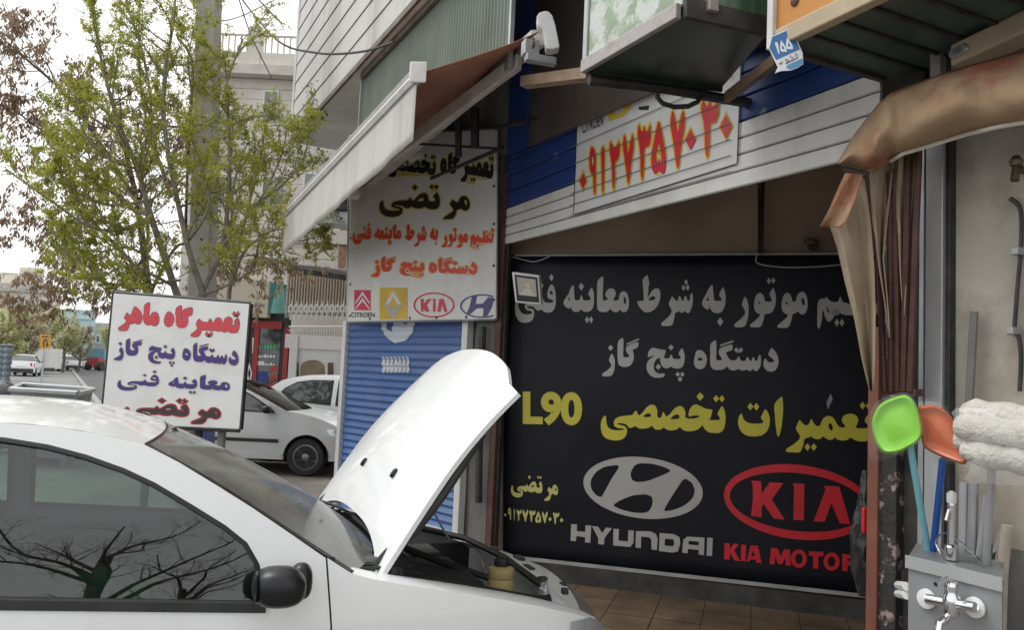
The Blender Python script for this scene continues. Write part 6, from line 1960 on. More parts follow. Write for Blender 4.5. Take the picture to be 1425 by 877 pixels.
def leaf_green(t, q):
    for j in range(1, 5):
        for _ in range(3):
            f = t.r.random()
            if t.r.random() < .43:
                t.clump(q[j - 1] * (1 - f) + q[j] * f, .04, 9, .016)
gt = thing('green_tree', 'young street tree with several stems and fresh lime green leaf tufts behind the sign board', 'tree', vec(*atY(270, 420, 9.0)[:2], 0))
tr = Tree(11)
YB = 9.0
base_g = vec(*atY(272, 420, YB)[:2], 0)
b1 = [base_g, atY(275, 470, YB), ]
S = [([base_g, atY(282, 470, YB), atY(284, 417, YB), atY(260, 338, YB - .1), atY(230, 186, YB - .2), atY(230, 98, YB - .2), atY(240, 39, YB - .3), atY(246, -30, YB - .3)], .055, .01),
     ([base_g, atY(262, 470, YB), atY(245, 407, YB), atY(211, 304, YB - .2), atY(191, 235, YB - .3), atY(162, 162, YB - .5), atY(142, 88, YB - .5), atY(130, 20, YB - .6)], .06, .01),
     ([base_g + vec(.05, 0, 0), atY(275, 440, YB), atY(279, 412, YB), atY(309, 343, YB + .1), atY(319, 255, YB + .1), atY(319, 172, YB), atY(314, 122, YB), atY(338, 54, YB)], .05, .008),
     ([atY(211, 304, YB - .2), atY(165, 320, YB - .5), atY(122, 314, YB - .8), atY(64, 274, YB - 1), atY(8, 236, YB - 1.2)], .028, .006),
     ([atY(191, 235, YB - .3), atY(210, 160, YB), atY(200, 80, YB + .2), atY(178, 10, YB + .3), atY(170, -30, YB + .3)], .026, .006),
     ([atY(230, 250, YB - .1), atY(200, 150, YB + .3), atY(193, 60, YB + .3), atY(196, -20, YB + .4)], .022, .006),
     ([atY(245, 400, YB), atY(180, 370, YB - .6), atY(130, 385, YB - .9), atY(70, 330, YB - 1.1)], .022, .005),
     ([atY(280, 412, YB), atY(345, 380, YB - .3), atY(365, 330, YB - .5), atY(400, 318, YB - .6), atY(455, 322, YB - .7)], .022, .005),
     ([atY(309, 343, YB), atY(360, 280, YB - .2), atY(390, 220, YB - .3), atY(400, 175, YB - .3)], .020, .005),
     ([atY(260, 338, YB), atY(290, 290, YB - .5), atY(280, 230, YB - .7), atY(262, 180, YB - .8)], .018, .005),
     ([atY(225, 370, YB), atY(180, 345, YB - .3), atY(140, 350, YB - .5), atY(95, 345, YB - .7)], .018, .005),
     ([atY(200, 280, YB - .2), atY(150, 285, YB - .5), atY(100, 265, YB - .7), atY(60, 235, YB - .8)], .018, .005),
     ([atY(250, 390, YB), atY(215, 395, YB - .4), atY(175, 405, YB - .6), atY(150, 400, YB - .7)], .016, .005),
     ([atY(191, 235, YB - .3), atY(150, 220, YB - .5), atY(115, 180, YB - .6), atY(105, 130, YB - .7)], .016, .005),
     ([atY(235, 230, YB), atY(265, 150, YB + .1), atY(262, 80, YB + .1), atY(275, 20, YB + .1)], .016, .005),
     ([atY(211, 304, YB - .2), atY(170, 260, YB + .2), atY(110, 215, YB + .3), atY(62, 205, YB + .4)], .02, .005)]
for i, (pth, a, b) in enumerate(S):
    P = tr.limb(pth, a, b)
    k = len(P)
    st = .42 if i < 3 else .12
    tr.twigs(P, a, 20 if i < 3 else 15, .95 if i < 3 else .68, 1, leaf_green, st, .9, .35)
    for p in P[int(k * (st + .1)):]:
        if tr.r.random() < .8:
            tr.clump(p, .05, 9, .02)
tr.build(gt, bark, leafA)

def leaf_brown(t, q):
    for j in (2, 3, 4):
        if t.r.random() < .74:
            t.clump(q[j] + vec(0, 0, -.10), .07, 9, .030, 1.6, 3.0)
bt = thing('brown_tree', 'tree with hanging dry brown leaves and seed pods behind the green tree', 'tree', vec(*atY(205, 470, 11.5)[:2], 0))
tr = Tree(5)
YT = 11.5
bb = vec(*atY(205, 470, YT)[:2], 0)
for pth, a, b in [([bb, atY(212, 470, YT), atY(205, 390, YT), atY(190, 280, YT), atY(165, 170, YT), atY(150, 120, YT)], .09, .02),
                  ([atY(190, 280, YT), atY(140, 200, YT), atY(90, 130, YT - .3), atY(40, 85, YT - .5), atY(-5, 45, YT - .6)], .04, .008),
                  ([atY(195, 300, YT), atY(130, 240, YT - .3), atY(70, 190, YT - .5), atY(15, 150, YT - .7)], .035, .008),
                  ([atY(205, 390, YT), atY(150, 330, YT - .3), atY(100, 290, YT - .5), atY(50, 320, YT - .6)], .035, .008),
                  ([atY(205, 395, YT), atY(150, 395, YT - .4), atY(95, 370, YT - .8), atY(62, 400, YT - .9)], .03, .007),
                  ([atY(208, 410, YT), atY(250, 340, YT + .2), atY(300, 360, YT + .3), atY(380, 350, YT + .3)], .03, .007),
                  ([atY(170, 190, YT), atY(110, 150, YT + .3), atY(60, 100, YT + .4), atY(20, 60, YT + .5)], .025, .006),
                  ([atY(190, 280, YT), atY(240, 230, YT + .5), atY(250, 160, YT + .5)], .025, .006)]:
    P = tr.limb(pth, a, b)
    tr.twigs(P, a, 15, 1.15, 1, leaf_brown, .2, .9, .1)
tr.build(bt, bark2, leafB)

def leaf_small(t, q):
    for j in (2, 3, 4):
        if t.r.random() < .75:
            t.clump(q[j], .08, 7, .028, .2, 2.2)
yt = thing('small_tree', 'thin young tree with pale leaf tufts standing right of the sign board', 'tree', vec(*atY(318, 420, 9.8)[:2], 0))
tr = Tree(23)
YS = 9.8
sbase = vec(*atY(317, 500, YS)[:2], 0)
for pth, a, b in [([sbase, atY(318, 500, YS), atY(318, 420, YS), atY(326, 368, YS), atY(345, 290, YS), atY(362, 220, YS), atY(370, 170, YS)], .045, .008),
                  ([atY(320, 400, YS), atY(340, 350, YS - .2), atY(372, 330, YS - .4), atY(420, 335, YS - .5), atY(462, 318, YS - .5)], .026, .006),
                  ([atY(328, 365, YS), atY(322, 300, YS + .2), atY(330, 240, YS + .2), atY(348, 190, YS + .2)], .02, .006),
                  ([atY(345, 290, YS), atY(390, 260, YS - .2), atY(420, 225, YS - .3), atY(430, 190, YS - .3)], .02, .006)]:
    P = tr.limb(pth, a, b)
    tr.twigs(P, a, 11, .7, 1, leaf_small, .35 if a > .04 else .15, .85, .4)
tr.build(yt, bark, [leafmat('leaf_spring', (.30, .34, .09)), leafmat('leaf_spring_dark', (.20, .23, .07)), leafA[2]])

# bare tree on the far pavement behind the viewer, mirrored in the car's window
bare = thing('bare_tree', 'bare winter tree across the street that shows mirrored in the car window', 'tree', (5.2, -15.5, 0))
tr = Tree(31)
P = tr.limb([(2.4, -8.5, 0), (2.42, -8.5, 1.2), (2.3, -8.4, 2.4), (2.5, -8.6, 3.6)], .16, .10)
for k in range(9):
    a = 2 * pi * k / 9 + .3
    z0 = 1.8 + .2 * k
    r_ = 2.0 + .5 * sin(k * 2.1)
    p0 = vec(2.38, -8.5, z0)
    Q = tr.limb([p0, p0 + vec(cos(a) * r_ * .4, sin(a) * r_ * .4, .7), p0 + vec(cos(a + .2) * r_ * .8, sin(a + .2) * r_ * .8, 1.1), p0 + vec(cos(a + .1) * r_ * 1.25, sin(a + .1) * r_ * 1.25, 1.9)], .06, .012, 6)
    tr.twigs(Q, .04, 12, .95, 2, None, .2, .9, .2)
tr.wood.v = [tuple(vec(5.2, -15.5, 0) + (np.array(p) - vec(2.4, -8.5, 0)) * vec(1.6, 1.6, 2.3)) for p in tr.wood.v]
tr.wood.build('trunk', bark2, bare)
for (x, y, rz, lab) in ((-3.5, -19.0, 1.2, 'bare winter tree standing left of the other one across the street'), (12.5, -27, 2.6, 'bare winter tree farthest down the pavement behind the viewer')):
    copy_thing(bare, (x, y, 0), rz)['label'] = lab

# ---------------------------------------------------------------- concrete pole with a blue painted foot
pole_m = mat('pole_concrete', (.36, .345, .32), .85, var=.12, scale=4, bump=.15, dirt=(.22, .21, .19), dirt_amt=.5, dirt_scale=2, streak=True)
pl = thing('utility_pole', 'grey concrete utility pole with blue painted foot rising between the trees', 'pole', atZ(279, 640, 0))
YP = 10.2
pb, pt = atY(279, 500, YP), atY(293, -60, YP)
pb = pb + (pb - pt) * (pb[2] / (pt[2] - pb[2]))
pt = pb + (pt - pb) * 1.4
mb = MB()
def sq(c, s):
    return [c + vec(-s, -s, 0), c + vec(s, -s, 0), c + vec(s, s, 0), c + vec(-s, s, 0)]
mid = pb + (pt - pb) * (2.35 / (pt[2] - pb[2]))
def frust(a, b, sa, sb_):
    return MB().add(sq(a, sa) + sq(b, sb_), [(0, 1, 5, 4), (1, 2, 6, 5), (2, 3, 7, 6), (3, 0, 4, 7), (3, 2, 1, 0), (4, 5, 6, 7)])
pl.location = tuple(pb)
frust(mid, pt, .142, .115).build('shaft', pole_m, pl, bevel=.02)
frust(pb, mid - ZUP * .002, .165, .145).build('painted_foot', mat('foot_blue', (.02, .04, .19), .5, var=.2, scale=5, dirt=(.12, .13, .17), dirt_amt=.4, dirt_scale=5), pl, bevel=.02)
mb = MB()
for z in np.arange(2.6, 9, .32):
    c = pb + (pt - pb) * (z / (pt[2] - pb[2]))
    mb.lathe([(.016, 0), (.016, .004)], c + vec(.03, -.155 + z * .0024, 0), vec(0, -1, 0), 8)
mb.build('step_hole', black, pl)
wire('power_cable', [pt + vec(-.17, -.1, -4), atY(268, 90, YP - .2), atY(262, 200, YP - .2), atY(258, 330, YP - .2)], .018, black, 'thick black cable running down the left side of the utility pole', 'cable')
for i, (pts, lab) in enumerate([([(330, -10, 10), (385, 55, 9), (440, 73, 8), (500, 72, 7), (548, 58, 6.2)], 'black cable sagging from the pole to the bay above the awning'),
                 ([(352, -10, 10), (372, 12, 9.5), (392, 32, 9.0)], 'short black cable reaching the corner of the clad bay'),
                 ([(330, -10, 11), (350, 50, 12), (378, 108, 14)], 'thin cable slanting down to the pale apartment block'),
                 ([(300, 30, 10.2), (340, 20, 12), (420, -20, 14)], 'thin cable leaving the top of the pole to the right'),
                 ([(-10, 285, 30), (20, 305, 28), (60, 318, 25), (130, 325, 16), (260, 305, 10.3)], 'thin long cable running left from the pole across the white sky')]):
    wire('overhead_cable', [atY(x, y, Y) for x, y, Y in pts], .012 if i < 2 else .009, black, lab, 'cable')

# ---------------------------------------------------------------- buildings beyond the hatchback
stone = mat('pale_stone', (.66, .62, .56), .75, var=.08, scale=3, dirt=(.46, .43, .38), dirt_amt=.5, dirt_scale=1.5, streak=True)
stone2 = mat('pale_stone_dark', (.56, .53, .48), .75, var=.1, scale=3)
brick = mat('red_brick', (.30, .16, .12), .8, var=.25, scale=9)
cream_w = mat('cream_sheet', (.40, .345, .27), .65, var=.1, scale=2, dirt=(.27, .22, .16), dirt_amt=.5, dirt_scale=2, streak=True)
wing = mat('window_pane', (.16, .185, .195), .08, var=.3, scale=2, spec=.8)
YA = 17.5
def fr_box(name, x0, y0, x1, y1, Y, th, m, par, bevel=0, dv=None):
    """upright box facing the viewer between two photo points at distance Y"""
    a, b = atY(x0, y1, Y), atY(x1, y0, Y)
    b2 = atY(x1, y1, Y)
    w = vec(b2[0] - a[0], 0, 0)
    zt = b[2]
    return MB().box(vec(a[0], Y, a[2]), w, vec(0, th, 0) if dv is None else dv * th, vec(0, 0, zt - a[2])).build(name, m, par, bevel=bevel)
ap = thing('apartment_block', 'pale stone apartment block with parapet railing behind the trees', 'building', vec(*atY(350, 480, YA)[:2], 0))
xl, xr = atY(256, 300, YA)[0], atY(505, 300, YA)[0]
zt = atY(340, 108, YA)[2]
mb = MB()
nrow = 34
for i in range(nrow):
    z0 = zt * i / nrow
    mb.box(vec(xl, YA - .004 * (i % 2), z0), vec(xr - xl, 0, 0), vec(0, 7, 0), vec(0, 0, zt / nrow - .012))
mb.build('wall', stone, ap)
MB().box(vec(xl + .05, YA + .02, .05), vec(xr - xl - .1, 0, 0), vec(0, 6.9, 0), vec(0, 0, zt - .1)).build('wall_core', stone2, ap)
MB().box(vec(xl - .15, YA - .3, zt), vec(xr - xl + .2, 0, 0), vec(0, 7.4, 0), vec(0, 0, .22)).build('cornice', stone2, ap)
MB().box(vec(xl - .05, YA - .1, zt + .22), vec(xr - xl, 0, 0), vec(0, .2, 0), vec(0, 0, .35)).build('parapet', stone, ap)
for x in np.arange(xl, xr, 1.2):
    MB().box(vec(x, YA - .13, zt + .22), vec(.28, 0, 0), vec(0, .28, 0), vec(0, 0, .95)).build('parapet_post', stone, ap)
mb = MB()
for x in np.arange(xl + .3, xr, .14):
    mb.tube([vec(x, YA, zt + .57), vec(x, YA, zt + 1.0)], .02, 5)
mb.tube([vec(xl, YA, zt + 1.0), vec(xr, YA, zt + 1.0)], .03, 5)
mb.build('railing', stone2, ap)
def window(par, x0, y0, x1, y1, Y, nv=2, m=None):
    o = fr_box('window', x0, y0, x1, y1, Y - .05, .06, m or plw, par)
    dx, dy = 2.0, 2.0
    wpx = (x1 - x0 - dx * (nv + 1)) / nv
    for k in range(nv):
        p = fr_box('pane', x0 + dx + k * (wpx + dx), y0 + dy, x0 + dx + k * (wpx + dx) + wpx, y1 - dy, Y - .06, .02, wing, o)
    return o
for w_ in ((364, 125, 385, 168), (362, 244, 395, 285), (352, 357, 388, 371), (300, 150, 322, 190), (298, 244, 326, 285), (420, 240, 452, 284), (428, 125, 455, 168), (266, 150, 276, 190), (266, 244, 276, 285)):
    window(ap, *w_, YA, 2)
fr_box('brick_quoin', 470, 130, 480, 372, YA - .03, .05, brick, ap)
fr_box('band', 256, 205, 505, 214, YA - .08, .1, stone2, ap)
fr_box('band', 256, 322, 505, 330, YA - .08, .1, stone2, ap)

sp = thing('corner_shop', 'small shop with red framed window and teal sign return under a cream fascia', 'shop', vec(*atY(350, 600, 16.4)[:2], 0))
YQ = 16.4
cream2 = mat('cream_board', (.52, .47, .36), .6, var=.08, scale=3, dirt=(.38, .33, .25), dirt_amt=.5, dirt_scale=3)
fr_box('fascia', 256, 373, 402, 390, YQ - .1, .5, stone, sp)
fr_box('sign_panel', 256, 391, 372, 437, YQ - .25, .4, cream2, sp)
teal = mat('teal_paint', (.12, .38, .37), .5, var=.08, scale=3)
a, b = atY(373, 392, YQ - .25), atY(397, 392, YQ + .1)
z0, z1 = atY(380, 436, YQ - .1)[2], a[2]
MB().box(vec(a[0], a[1], z0), vec(b[0] - a[0], b[1] - a[1], 0), vec(0, .12, 0), vec(0, 0, z1 - z0)).build('sign_return', teal, sp)
mb = MB()
MB().prism([atY(376, 436, YQ - .31), atY(386, 394, YQ - .2), atY(394, 394, YQ - .1), atY(396, 436, YQ - .1)], vec(0, .03, 0)).build('sign_facet', mat('teal_pale', (.22, .48, .47), .5), sp)
redf = mat('red_frame', (.33, .025, .03), .5, var=.15, scale=5)
fr_box('shop_wall', 256, 437, 402, 620, YQ, .3, mat('dark_shop', (.03, .03, .033), .5, var=.2), sp)
for (x0, y0, x1, y1) in ((343, 448, 392, 456), (343, 456, 350, 620), (386, 456, 392, 620), (343, 540, 392, 548)):
    fr_box('frame', x0, y0, x1, y1, YQ - .06, .06, redf, sp)
fr_box('pane', 350, 456, 386, 540, YQ - .02, .02, mat('shop_pane', (.035, .05, .055), .05, var=.4, scale=2, spec=.9), sp)
lt = MB()
greenl = mat('sign_green', (.06, .42, .12), .5)
PSH = Plane(vec(0, YQ - .025, 0), vec(0, -1, 0))
def squig(x0, x1, y, h, n, seed):
    """a row of brush-like strokes for writing too small to read"""
    r = random.Random(seed)
    out = []
    x = x0
    while x < x1 - 1:
        w = min(x1 - x, r.uniform(2.2, 4.5))
        out.append([(x, y - h * r.uniform(.2, .4)), (x + w * .8, y - h * r.uniform(.3, 1)), (x + w * .95, y), (x + w * .5, y + h * .25), (x, y + h * .1)])
        x += w + r.uniform(.2, .8)
    return out
PSH.letter(squig(360, 386, 484, 7, 6, 3), 'lettering', greenl, sp, .01)
PSH.letter(squig(353, 384, 497, 5, 6, 4) + squig(355, 384, 508, 4, 6, 5), 'lettering', plw, sp, .01)
PSH.letter([[(351, 470), (356, 470), (356, 492), (351, 492)], [(358, 503), (368, 503), (368, 508), (358, 508)]], 'paper', plw, sp, .008)
PSH.letter([[(357, 517), (372, 517), (372, 532), (357, 532)]], 'poster', mat('poster_blue', (.03, .05, .22), .5), sp, .008)
PSH.letter([[(375, 512), (386, 508), (386, 516), (375, 520)], [(375, 524), (386, 519), (386, 527), (375, 532)], [(375, 535), (386, 530), (386, 538), (375, 540)]], 'poster_stripes', mat('poster_red', (.38, .05, .03), .5), sp, .008)
PSH.letter([[(347, 505), (351, 520), (347, 537), (343, 520)], [(347, 512), (345, 520), (347, 530), (349, 520)]], 'emblem', plw, sp, .05)
PSF = Plane(vec(0, YQ - .26, 0), vec(0, -1, 0))
PSF.letter(squig(318, 368, 426, 6, 8, 8), 'lettering', mat('sign_slate', (.14, .15, .2), .5), sp, .01)

gw = thing('gate_wall', 'cream sheet wall with white arched gate and curled white spikes on top', 'gate', vec(*atY(440, 600, 15.9)[:2], 0))
YG = 15.9
fr_box('sheet_wall', 396, 376, 510, 442, YG + .3, .1, cream_w, gw)
mb = MB()
for x in np.arange(398, 510, 4.0):
    a = atY(x, 440, YG + .27)
    mb.tube([a, vec(a[0], a[1], atY(x, 378, YG + .27)[2])], .018, 5)
mb.build('sheet_rib', cream_w, gw)
wht = mat('gate_white', (.60, .595, .57), .5, var=.06, scale=4, dirt=(.4, .38, .34), dirt_amt=.4, dirt_scale=4)
fr_box('wall', 394, 442, 510, 620, YG + .1, .3, stone, gw)
fr_box('top_band', 396, 470, 510, 484, YG - .02, .08, wht, gw)
fr_box('post', 394, 466, 405, 620, YG - .06, .15, wht, gw)
fr_box('post', 468, 474, 477, 620, YG - .06, .15, wht, gw)
fr_box('gate_leaf', 406, 486, 468, 620, YG + .02, .07, wht, gw)
pts = [(418, 520)] + [(435 + 17 * cos(pi - pi * k / 12), 512 - 11 * sin(pi * k / 12)) for k in range(13)] + [(452, 520), (452, 560), (418, 560)]
PG = Plane(vec(0, YG + .015, 0), vec(0, -1, 0))
PG.sheet(pts, .02).build('arched_panel', mat('gate_inset', (.22, .165, .11), .6, var=.2, scale=5), gw)
for x0 in (408, 456):
    PG.sheet([(x0, 505), (x0 + 8, 505), (x0 + 8, 560), (x0, 560)], .02).build('side_panel', mat('gate_glass', (.10, .055, .04), .4, var=.3), gw)
mb = MB()
for k in range(14):
    x = 403 + k * 7.2
    c = [atY(x + dx, y, YG - .1) for dx, y in ((5, 432), (1, 434), (-1, 430), (1, 425), (4, 427), (2, 436), (1, 445))]
    mb.tube(spline(c, 3), .018, 5)
    mb.tube([atY(x + 2, 428, YG - .1), atY(x + 3, 418, YG - .1)], [.016, .004], 5)
mb.tube([atY(400, 434, YG - .1), atY(505, 434, YG - .1)], .016, 5)
mb.build('spikes', wht, gw)
mb = MB()
for k in range(24):
    x = 405 + k * 3.6
    mb.tube([atY(x, 455, YG), atY(x, 471, YG)], .014, 5)
mb.tube([atY(402, 455, YG), atY(505, 455, YG)], .02, 5)
mb.tube([atY(402, 460, YG), atY(505, 460, YG)], .014, 5)
mb.build('grille', wht, gw)
o = MB().tube([atY(402, 374, YG - .3), atY(440, 377, YG - .4), atY(484, 384, YG - .5)], .10, 8).build('rolled_tarp', darkpaint, smooth=True)
tag(o, 'dark rolled tarpaulin along the top of the cream sheet wall', 'tarpaulin')

# dark equipment box and dish beside the hanging sign
eq = thing('air_cooler', 'dark equipment box with round fan beside the top left of the hanging sign', 'cooler', atY(462, 290, 9.4))
YE = 9.4
fr_box('casing', 440, 263, 484, 291, YE, .4, black, eq, .01)
fr_box('tray', 436, 291, 484, 309, YE + .05, .4, galv, eq)
c = atY(447, 281, YE - .02)
MB().lathe([(.001, .03), (.10, .02), (.115, 0)], c, vec(0, -1, 0), 20).build('fan_cover', mat('fan_grey', (.28, .31, .28), .6), eq, smooth=True)
for (x, y) in ((468, 268), (478, 276)):
    MB().tube([atY(x, y, YE - .02), atY(x + 9, y - 5, YE - .1)], .015, 6).build('bracket', whitemetal, eq)

# ---------------------------------------------------------------- the far street at the left
road = mat('street_asphalt', (.15, .15, .15), .7, var=.12, scale=.6, bump=.1, bscale=40, dirt=(.10, .10, .10), dirt_amt=.6, dirt_scale=.25, rvar=.1)
hv = ray(82, 491); hv[2] = 0; hv = unit(hv)
hs = vec(hv[1], -hv[0], 0)
def ST(s, o, z=0.0):
    """s metres along the street, o metres to its right"""
    return hv * s + hs * o + ZUP * z
struct(MB().quad(ST(-60, -11, -.007), ST(-60, 1.2, -.007), ST(400, 1.2, -.007), ST(400, -11, -.007)).build('street', road))
kerb_m = mat('kerb', (.22, .215, .205), .8, var=.15, scale=2)
struct(MB().box(ST(24, 1.2, -.02), ST(160, 1.2) - ST(24, 1.2), hs * .2, ZUP * .11).build('kerb_right', kerb_m))
struct(MB().box(ST(20, -5.2, -.02), hv * 34, hs * -.3, ZUP * .14).box(ST(56, -5.6, -.02), hv * 60, hs * -.3, ZUP * .14).build('kerb_median', kerb_m))
struct(MB().box(ST(20, -5.52, -.02), hv * 34, hs * -2.2, ZUP * .12).build('median', mat('median', (.24, .23, .21), .9, var=.2, scale=2)))
# skip and clutter
sk = thing('rubbish_skip', 'open grey steel rubbish skip at the kerb behind the car roof', 'skip', vec(*atY(75, 545, 12.6)[:2], 0))
skm = mat('skip_grey', (.19, .20, .205), .5, var=.15, scale=4, metal=.2, dirt=(.10, .09, .08), dirt_amt=.6, dirt_scale=3)
T1 = [atY(14, 548, 12.0), atY(108, 556, 11.7), atY(130, 543, 13.2), atY(30, 533, 14.0)]
zr = 1.12
T1 = [vec(p[0], p[1], zr) for p in T1]
cs_ = sum(T1) / 4
B1 = [vec(*(cs_ + (p - cs_) * .78)[:2], .12) for p in T1]
I1 = [cs_ + (p - cs_) * .93 for p in T1]
J1 = [vec(*(cs_ + (p - cs_) * .74)[:2], .18) for p in T1]
mb = MB().add(T1 + B1 + I1 + J1, [(0, 1, 5, 4), (1, 2, 6, 5), (2, 3, 7, 6), (3, 0, 4, 7), (4, 5, 6, 7), (0, 1, 9, 8), (1, 2, 10, 9), (2, 3, 11, 10), (3, 0, 8, 11), (8, 9, 13, 12), (9, 10, 14, 13), (10, 11, 15, 14), (11, 8, 12, 15), (12, 13, 14, 15)])
mb.build('hopper', skm, sk, bevel=.01)
rm = MB()
for i in range(4):
    rm.tube([T1[i], T1[(i + 1) % 4]], .045, 6)
rm.build('rim', mat('rim_grey', (.30, .31, .315), .45, var=.1, metal=.2), sk)
ht = MB()
for f in (.3, .7):
    c = T1[0] * (1 - f) + T1[1] * f + vec(0, -.06, -.18)
    ht.cbox(c, .10, .08, .12)
ht.build('lug', skm, sk)
for i in range(4):
    MB().tube([B1[i], vec(B1[i][0], B1[i][1], 0)], .06, 8).build('leg', skm, sk)
rb = thing('rubbish_heap', 'dark heap of rubbish sacks at the left picture edge by the skip', 'rubbish sacks', vec(*atY(0, 545, 14)[:2], 0))
for (x, y, s) in ((3, 540, .28), (-6, 534, .35), (8, 546, .2)):
    c = atY(x, y, 13.5)
    MB().grid([[p * vec(1, 1, 1) + vec(0, 0, .02 * sin(i * 2.2)) for i, p in enumerate(r)] for r in blob(vec(c[0], c[1], c[2] * .55), vec(s * 1.3, 0, 0), vec(0, s, 0), vec(0, 0, c[2] * .5), .8)]).build('sack', mat('sack_dark', (.05, .05, .05), .5, var=.4, scale=6, bump=.5), rb, smooth=True)
drum = mat('barrier_blue', (.16, .20, .23), .55, var=.15, scale=5)
d0 = thing('barrier_post', 'ribbed grey blue barrier post at the left picture edge', 'barrier', vec(*atY(10, 510, 16)[:2], 0), 'ribbed barrier posts at the left edge')
c = vec(d0.location[0], d0.location[1], 0)
pr = []
for i in range(14):
    z = .1 + i * .12
    pr += [(.06, z), (.08, z + .03), (.08, z + .07), (.06, z + .1)]
MB().lathe([(.16, 0), (.16, .08)] + pr + [(.09, 1.82), (.001, 1.84)], c, ZUP, 16).build('post', drum, d0, smooth=True)
for x in (2,):
    p = atY(x, 510, 16.3)
    copy_thing(d0, (p[0], p[1], 0))
# turning sign
ts = thing('road_sign', 'orange U-turn road sign on a thin post beside the parked white cars', 'road sign', vec(*atY(57, 530, 38)[:2], 0))
YR = 38.0
MB().tube([vec(*atY(58, 530, YR)[:2], 0), atY(62, 480, YR)], .05, 8).build('post', galv, ts)
PR = Plane(vec(0, YR - .1, 0), vec(.1, -1, 0))
osgn = mat('sign_orange', (.52, .27, .05), .5, var=.06)
PR.sheet([(55.5, 465), (70, 466), (69.5, 486), (55, 485.5)], .04).build('panel', osgn, ts)
ut = [(60, 483)] + [(60, 477)] + [(63 - 3 * cos(pi * k / 8), 476 - 4 * sin(pi * k / 8)) for k in range(9)] + [(66, 480), (67.4, 480), (65.3, 483), (63.2, 480), (64.6, 480), (64.6, 476.5)] + [(63 + 1.6 * cos(pi * k / 6), 476 - 2.4 * sin(pi * k / 6)) for k in range(7)] + [(61.4, 483)]
PR.letter([ut], 'symbol', blk, ts, .02)
PR.letter([[(58, 468), (67, 468.4), (67, 469.6), (58, 469.2)]], 'lettering', blk, ts, .02)
# parked and moving cars far down the street
f0 = frame(vec(0, 0, 0), 0)
cs0 = sedan('white saloon seen from behind parked by the orange road sign', f0, f0(-1.1, .87, 0), group='white cars far down the street')
def far(o, px, py, yaw, label, sc=1.0):
    p = atZ(px, py, 0)
    o.location = (p[0], p[1], 0)
    o.rotation_euler = (0, 0, -yaw)
    o.scale = (sc, sc, sc)
    o['label'] = label
far(cs0, 34, 523, radians(-24), 'white saloon seen from behind at the left by the orange road sign')
for (x, y, yw, lab) in ((64, 516, -42, 'white car parked just right of the orange road sign'), (90, 515.5, -50, 'white car parked nose in between two others in the far row'),
                        (78, 512, -60, 'white car half hidden behind the far parked row'), (126, 514.5, -80, 'white car crossing far down the street beside the red lorry')):
    c = copy_thing(cs0, (0, 0, 0))
    far(c, x, y, radians(yw), lab)
lor = thing('box_van', 'white box van standing behind the saloon at the left', 'van', vec(*atY(31, 520, 62)[:2], 0))
fr_box('cargo_box', 16, 484, 45, 512, 62, 4, whitemetal, lor)
fr_box('window', 22, 487, 33, 494, 61.9, .1, black, lor)
fr_box('bumper', 16, 512, 45, 516, 61.9, 3, black, lor)
for x in (20, 41):
    MB().lathe([(.4, -.15), (.4, .15)], vec(atY(x, 516, 62)[0], 62.3, .4), vec(1, 0, 0), 16).build('wheel', rubber, lor)
rl_ = thing('red_lorry', 'red and blue lorry far down the street beyond the crossing car', 'lorry', vec(*atY(131, 510, 85)[:2], 0))
fr_box('cab', 120, 498, 136, 509, 85, 3, mat('lorry_red', (.30, .05, .05), .5, var=.2), rl_)
fr_box('load', 118, 486, 144, 500, 86, 4, mat('lorry_blue', (.12, .28, .36), .5, var=.2), rl_)
for x in (121, 138):
    MB().lathe([(.5, -.15), (.5, .15)], vec(atY(x, 511, 85)[0], 85.3, .5), vec(1, 0, 0), 14).build('wheel', rubber, rl_)
# far buildings
farw = mat('far_wall', (.60, .56, .48), .8, var=.05, scale=.4)
fb2 = thing('far_building', 'cream two storey building with square windows beyond the far trees', 'building', vec(*atY(30, 500, 75)[:2], 0))
fr_box('wall', -60, 400, 76, 512, 75, 14, farw, fb2, dv=hv)
fr_box('cornice', -61, 397, 77, 402, 74.7, 14, mat('far_trim', (.48, .45, .40), .8), fb2, dv=hv)
fr_box('roof_house', 25, 373, 58, 398, 80, 8, farw, fb2, dv=hv)
fr_box('roof_house', -20, 380, 22, 398, 79, 6, farw, fb2, dv=hv)
for (x0, x1) in ((9, 20), (34, 45), (54, 64), (-16, -4)):
    window(fb2, x0, 418, x1, 434, 75, 2, mat('far_frame', (.36, .33, .29), .7))
    window(fb2, x0, 452, x1, 468, 75, 2, mat('far_frame', (.36, .33, .29), .7))
fb3 = thing('glass_building', 'pale teal glazed building far down the street', 'building', vec(*atY(105, 500, 120)[:2], 0))
fr_box('wall', 77, 432, 128, 508, 120, 20, mat('teal_glass', (.34, .52, .55), .25, var=.12, scale=.2), fb3, dv=hv)
for k in range(5):
    fr_box('floor_band', 77, 440 + k * 13, 128, 442.5 + k * 13, 119.8, .3, mat('teal_band', (.48, .60, .62), .5), fb3)
fb4 = thing('far_block', 'grey apartment block standing at the far end of the street', 'building', vec(*atY(170, 500, 140)[:2], 0))
fr_box('wall', 126, 455, 262, 506, 140, 20, mat('far_grey', (.42, .42, .40), .8, var=.06, scale=.3), fb4, dv=hv)
for k in range(9):
    window(fb4, 132 + k * 14, 466, 140 + k * 14, 478, 140, 1)
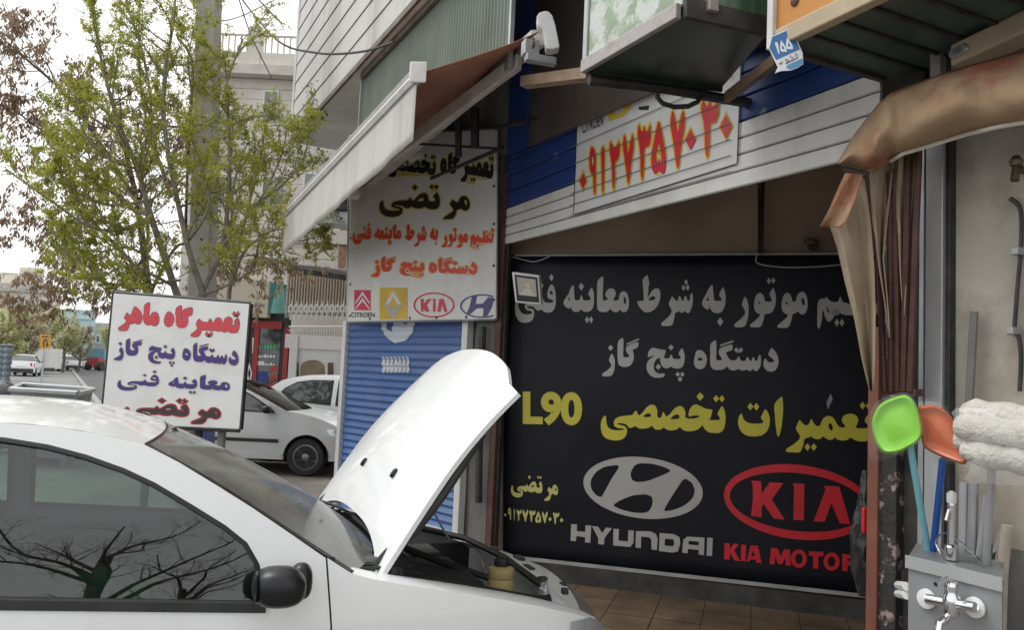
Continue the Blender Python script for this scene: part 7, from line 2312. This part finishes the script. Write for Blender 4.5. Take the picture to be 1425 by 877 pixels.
# spring trees along the far street; distance haze is put into their leaf colours
lf_f = [leafmat('hazed_leaf', (.46, .49, .22)), leafmat('hazed_leaf_dull', (.43, .42, .26)), leafmat('hazed_leaf_brown', (.40, .35, .25))]
def far_tree(seed, px, Y, h, wpx, lab, ms):
    p = atY(px, 500, Y)
    t = thing('roadside_tree', lab, 'tree', (p[0], p[1], 0), 'spring trees along the far street')
    tr = Tree(seed)
    b = vec(p[0], p[1], 0)
    w = wpx / 1100 * Y / 2
    P = tr.limb([b, b + vec(.1, 0, h * .25), b + vec(-.05, 0, h * .5), b + vec(.1, 0, h * .9)], .16, .04, 6)
    for k in range(14):
        a = tr.r.uniform(0, 2 * pi)
        z = h * tr.r.uniform(.22, .6)
        Q = tr.limb([b + vec(0, 0, z), b + vec(cos(a) * w * .5, sin(a) * w * .5, z + h * .15), b + vec(cos(a) * w * .95, sin(a) * w * .95, z + h * tr.r.uniform(.18, .42))], .06, .015, 5)
        for q_ in Q[3:]:
            tr.clump(q_, w * .30, 26, .14, .1, 1.6)
    for q_ in P[8:]:
        tr.clump(q_, w * .4, 40, .14, .1, 1.6)
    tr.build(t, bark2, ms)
for i, (px, Y, h, w, lab) in enumerate([(8, 46, 4.4, 46, 'leafy spring tree at the left picture edge behind the barrier posts'), (36, 58, 4.6, 44, 'brownish budding tree behind the box van'),
            (60, 66, 5.6, 44, 'bright green spring tree behind the orange road sign'), (88, 70, 5.2, 40, 'dull green tree behind the row of white cars'), (110, 76, 4.6, 34, 'brown budding tree just left of the red lorry'),
            (148, 90, 5.5, 40, 'pale spring tree right of the red lorry')]):
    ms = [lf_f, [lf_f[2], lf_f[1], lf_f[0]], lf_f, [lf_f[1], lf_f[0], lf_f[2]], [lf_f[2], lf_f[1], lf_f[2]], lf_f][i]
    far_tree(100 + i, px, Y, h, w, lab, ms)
lp = thing('lamp_post', 'thin grey lamp post far down the street before the cream building', 'lamp post', vec(*atY(24, 500, 60)[:2], 0))
a = vec(*lp.location)
MB().tube([a, a + vec(0, 0, 7), a + vec(.6, 0, 7.4)], [.1, .06, .04], 8).build('pole', galv, lp)
MB().cbox(a + vec(.8, 0, 7.38), .6, .25, .12).build('lamp', galv, lp)
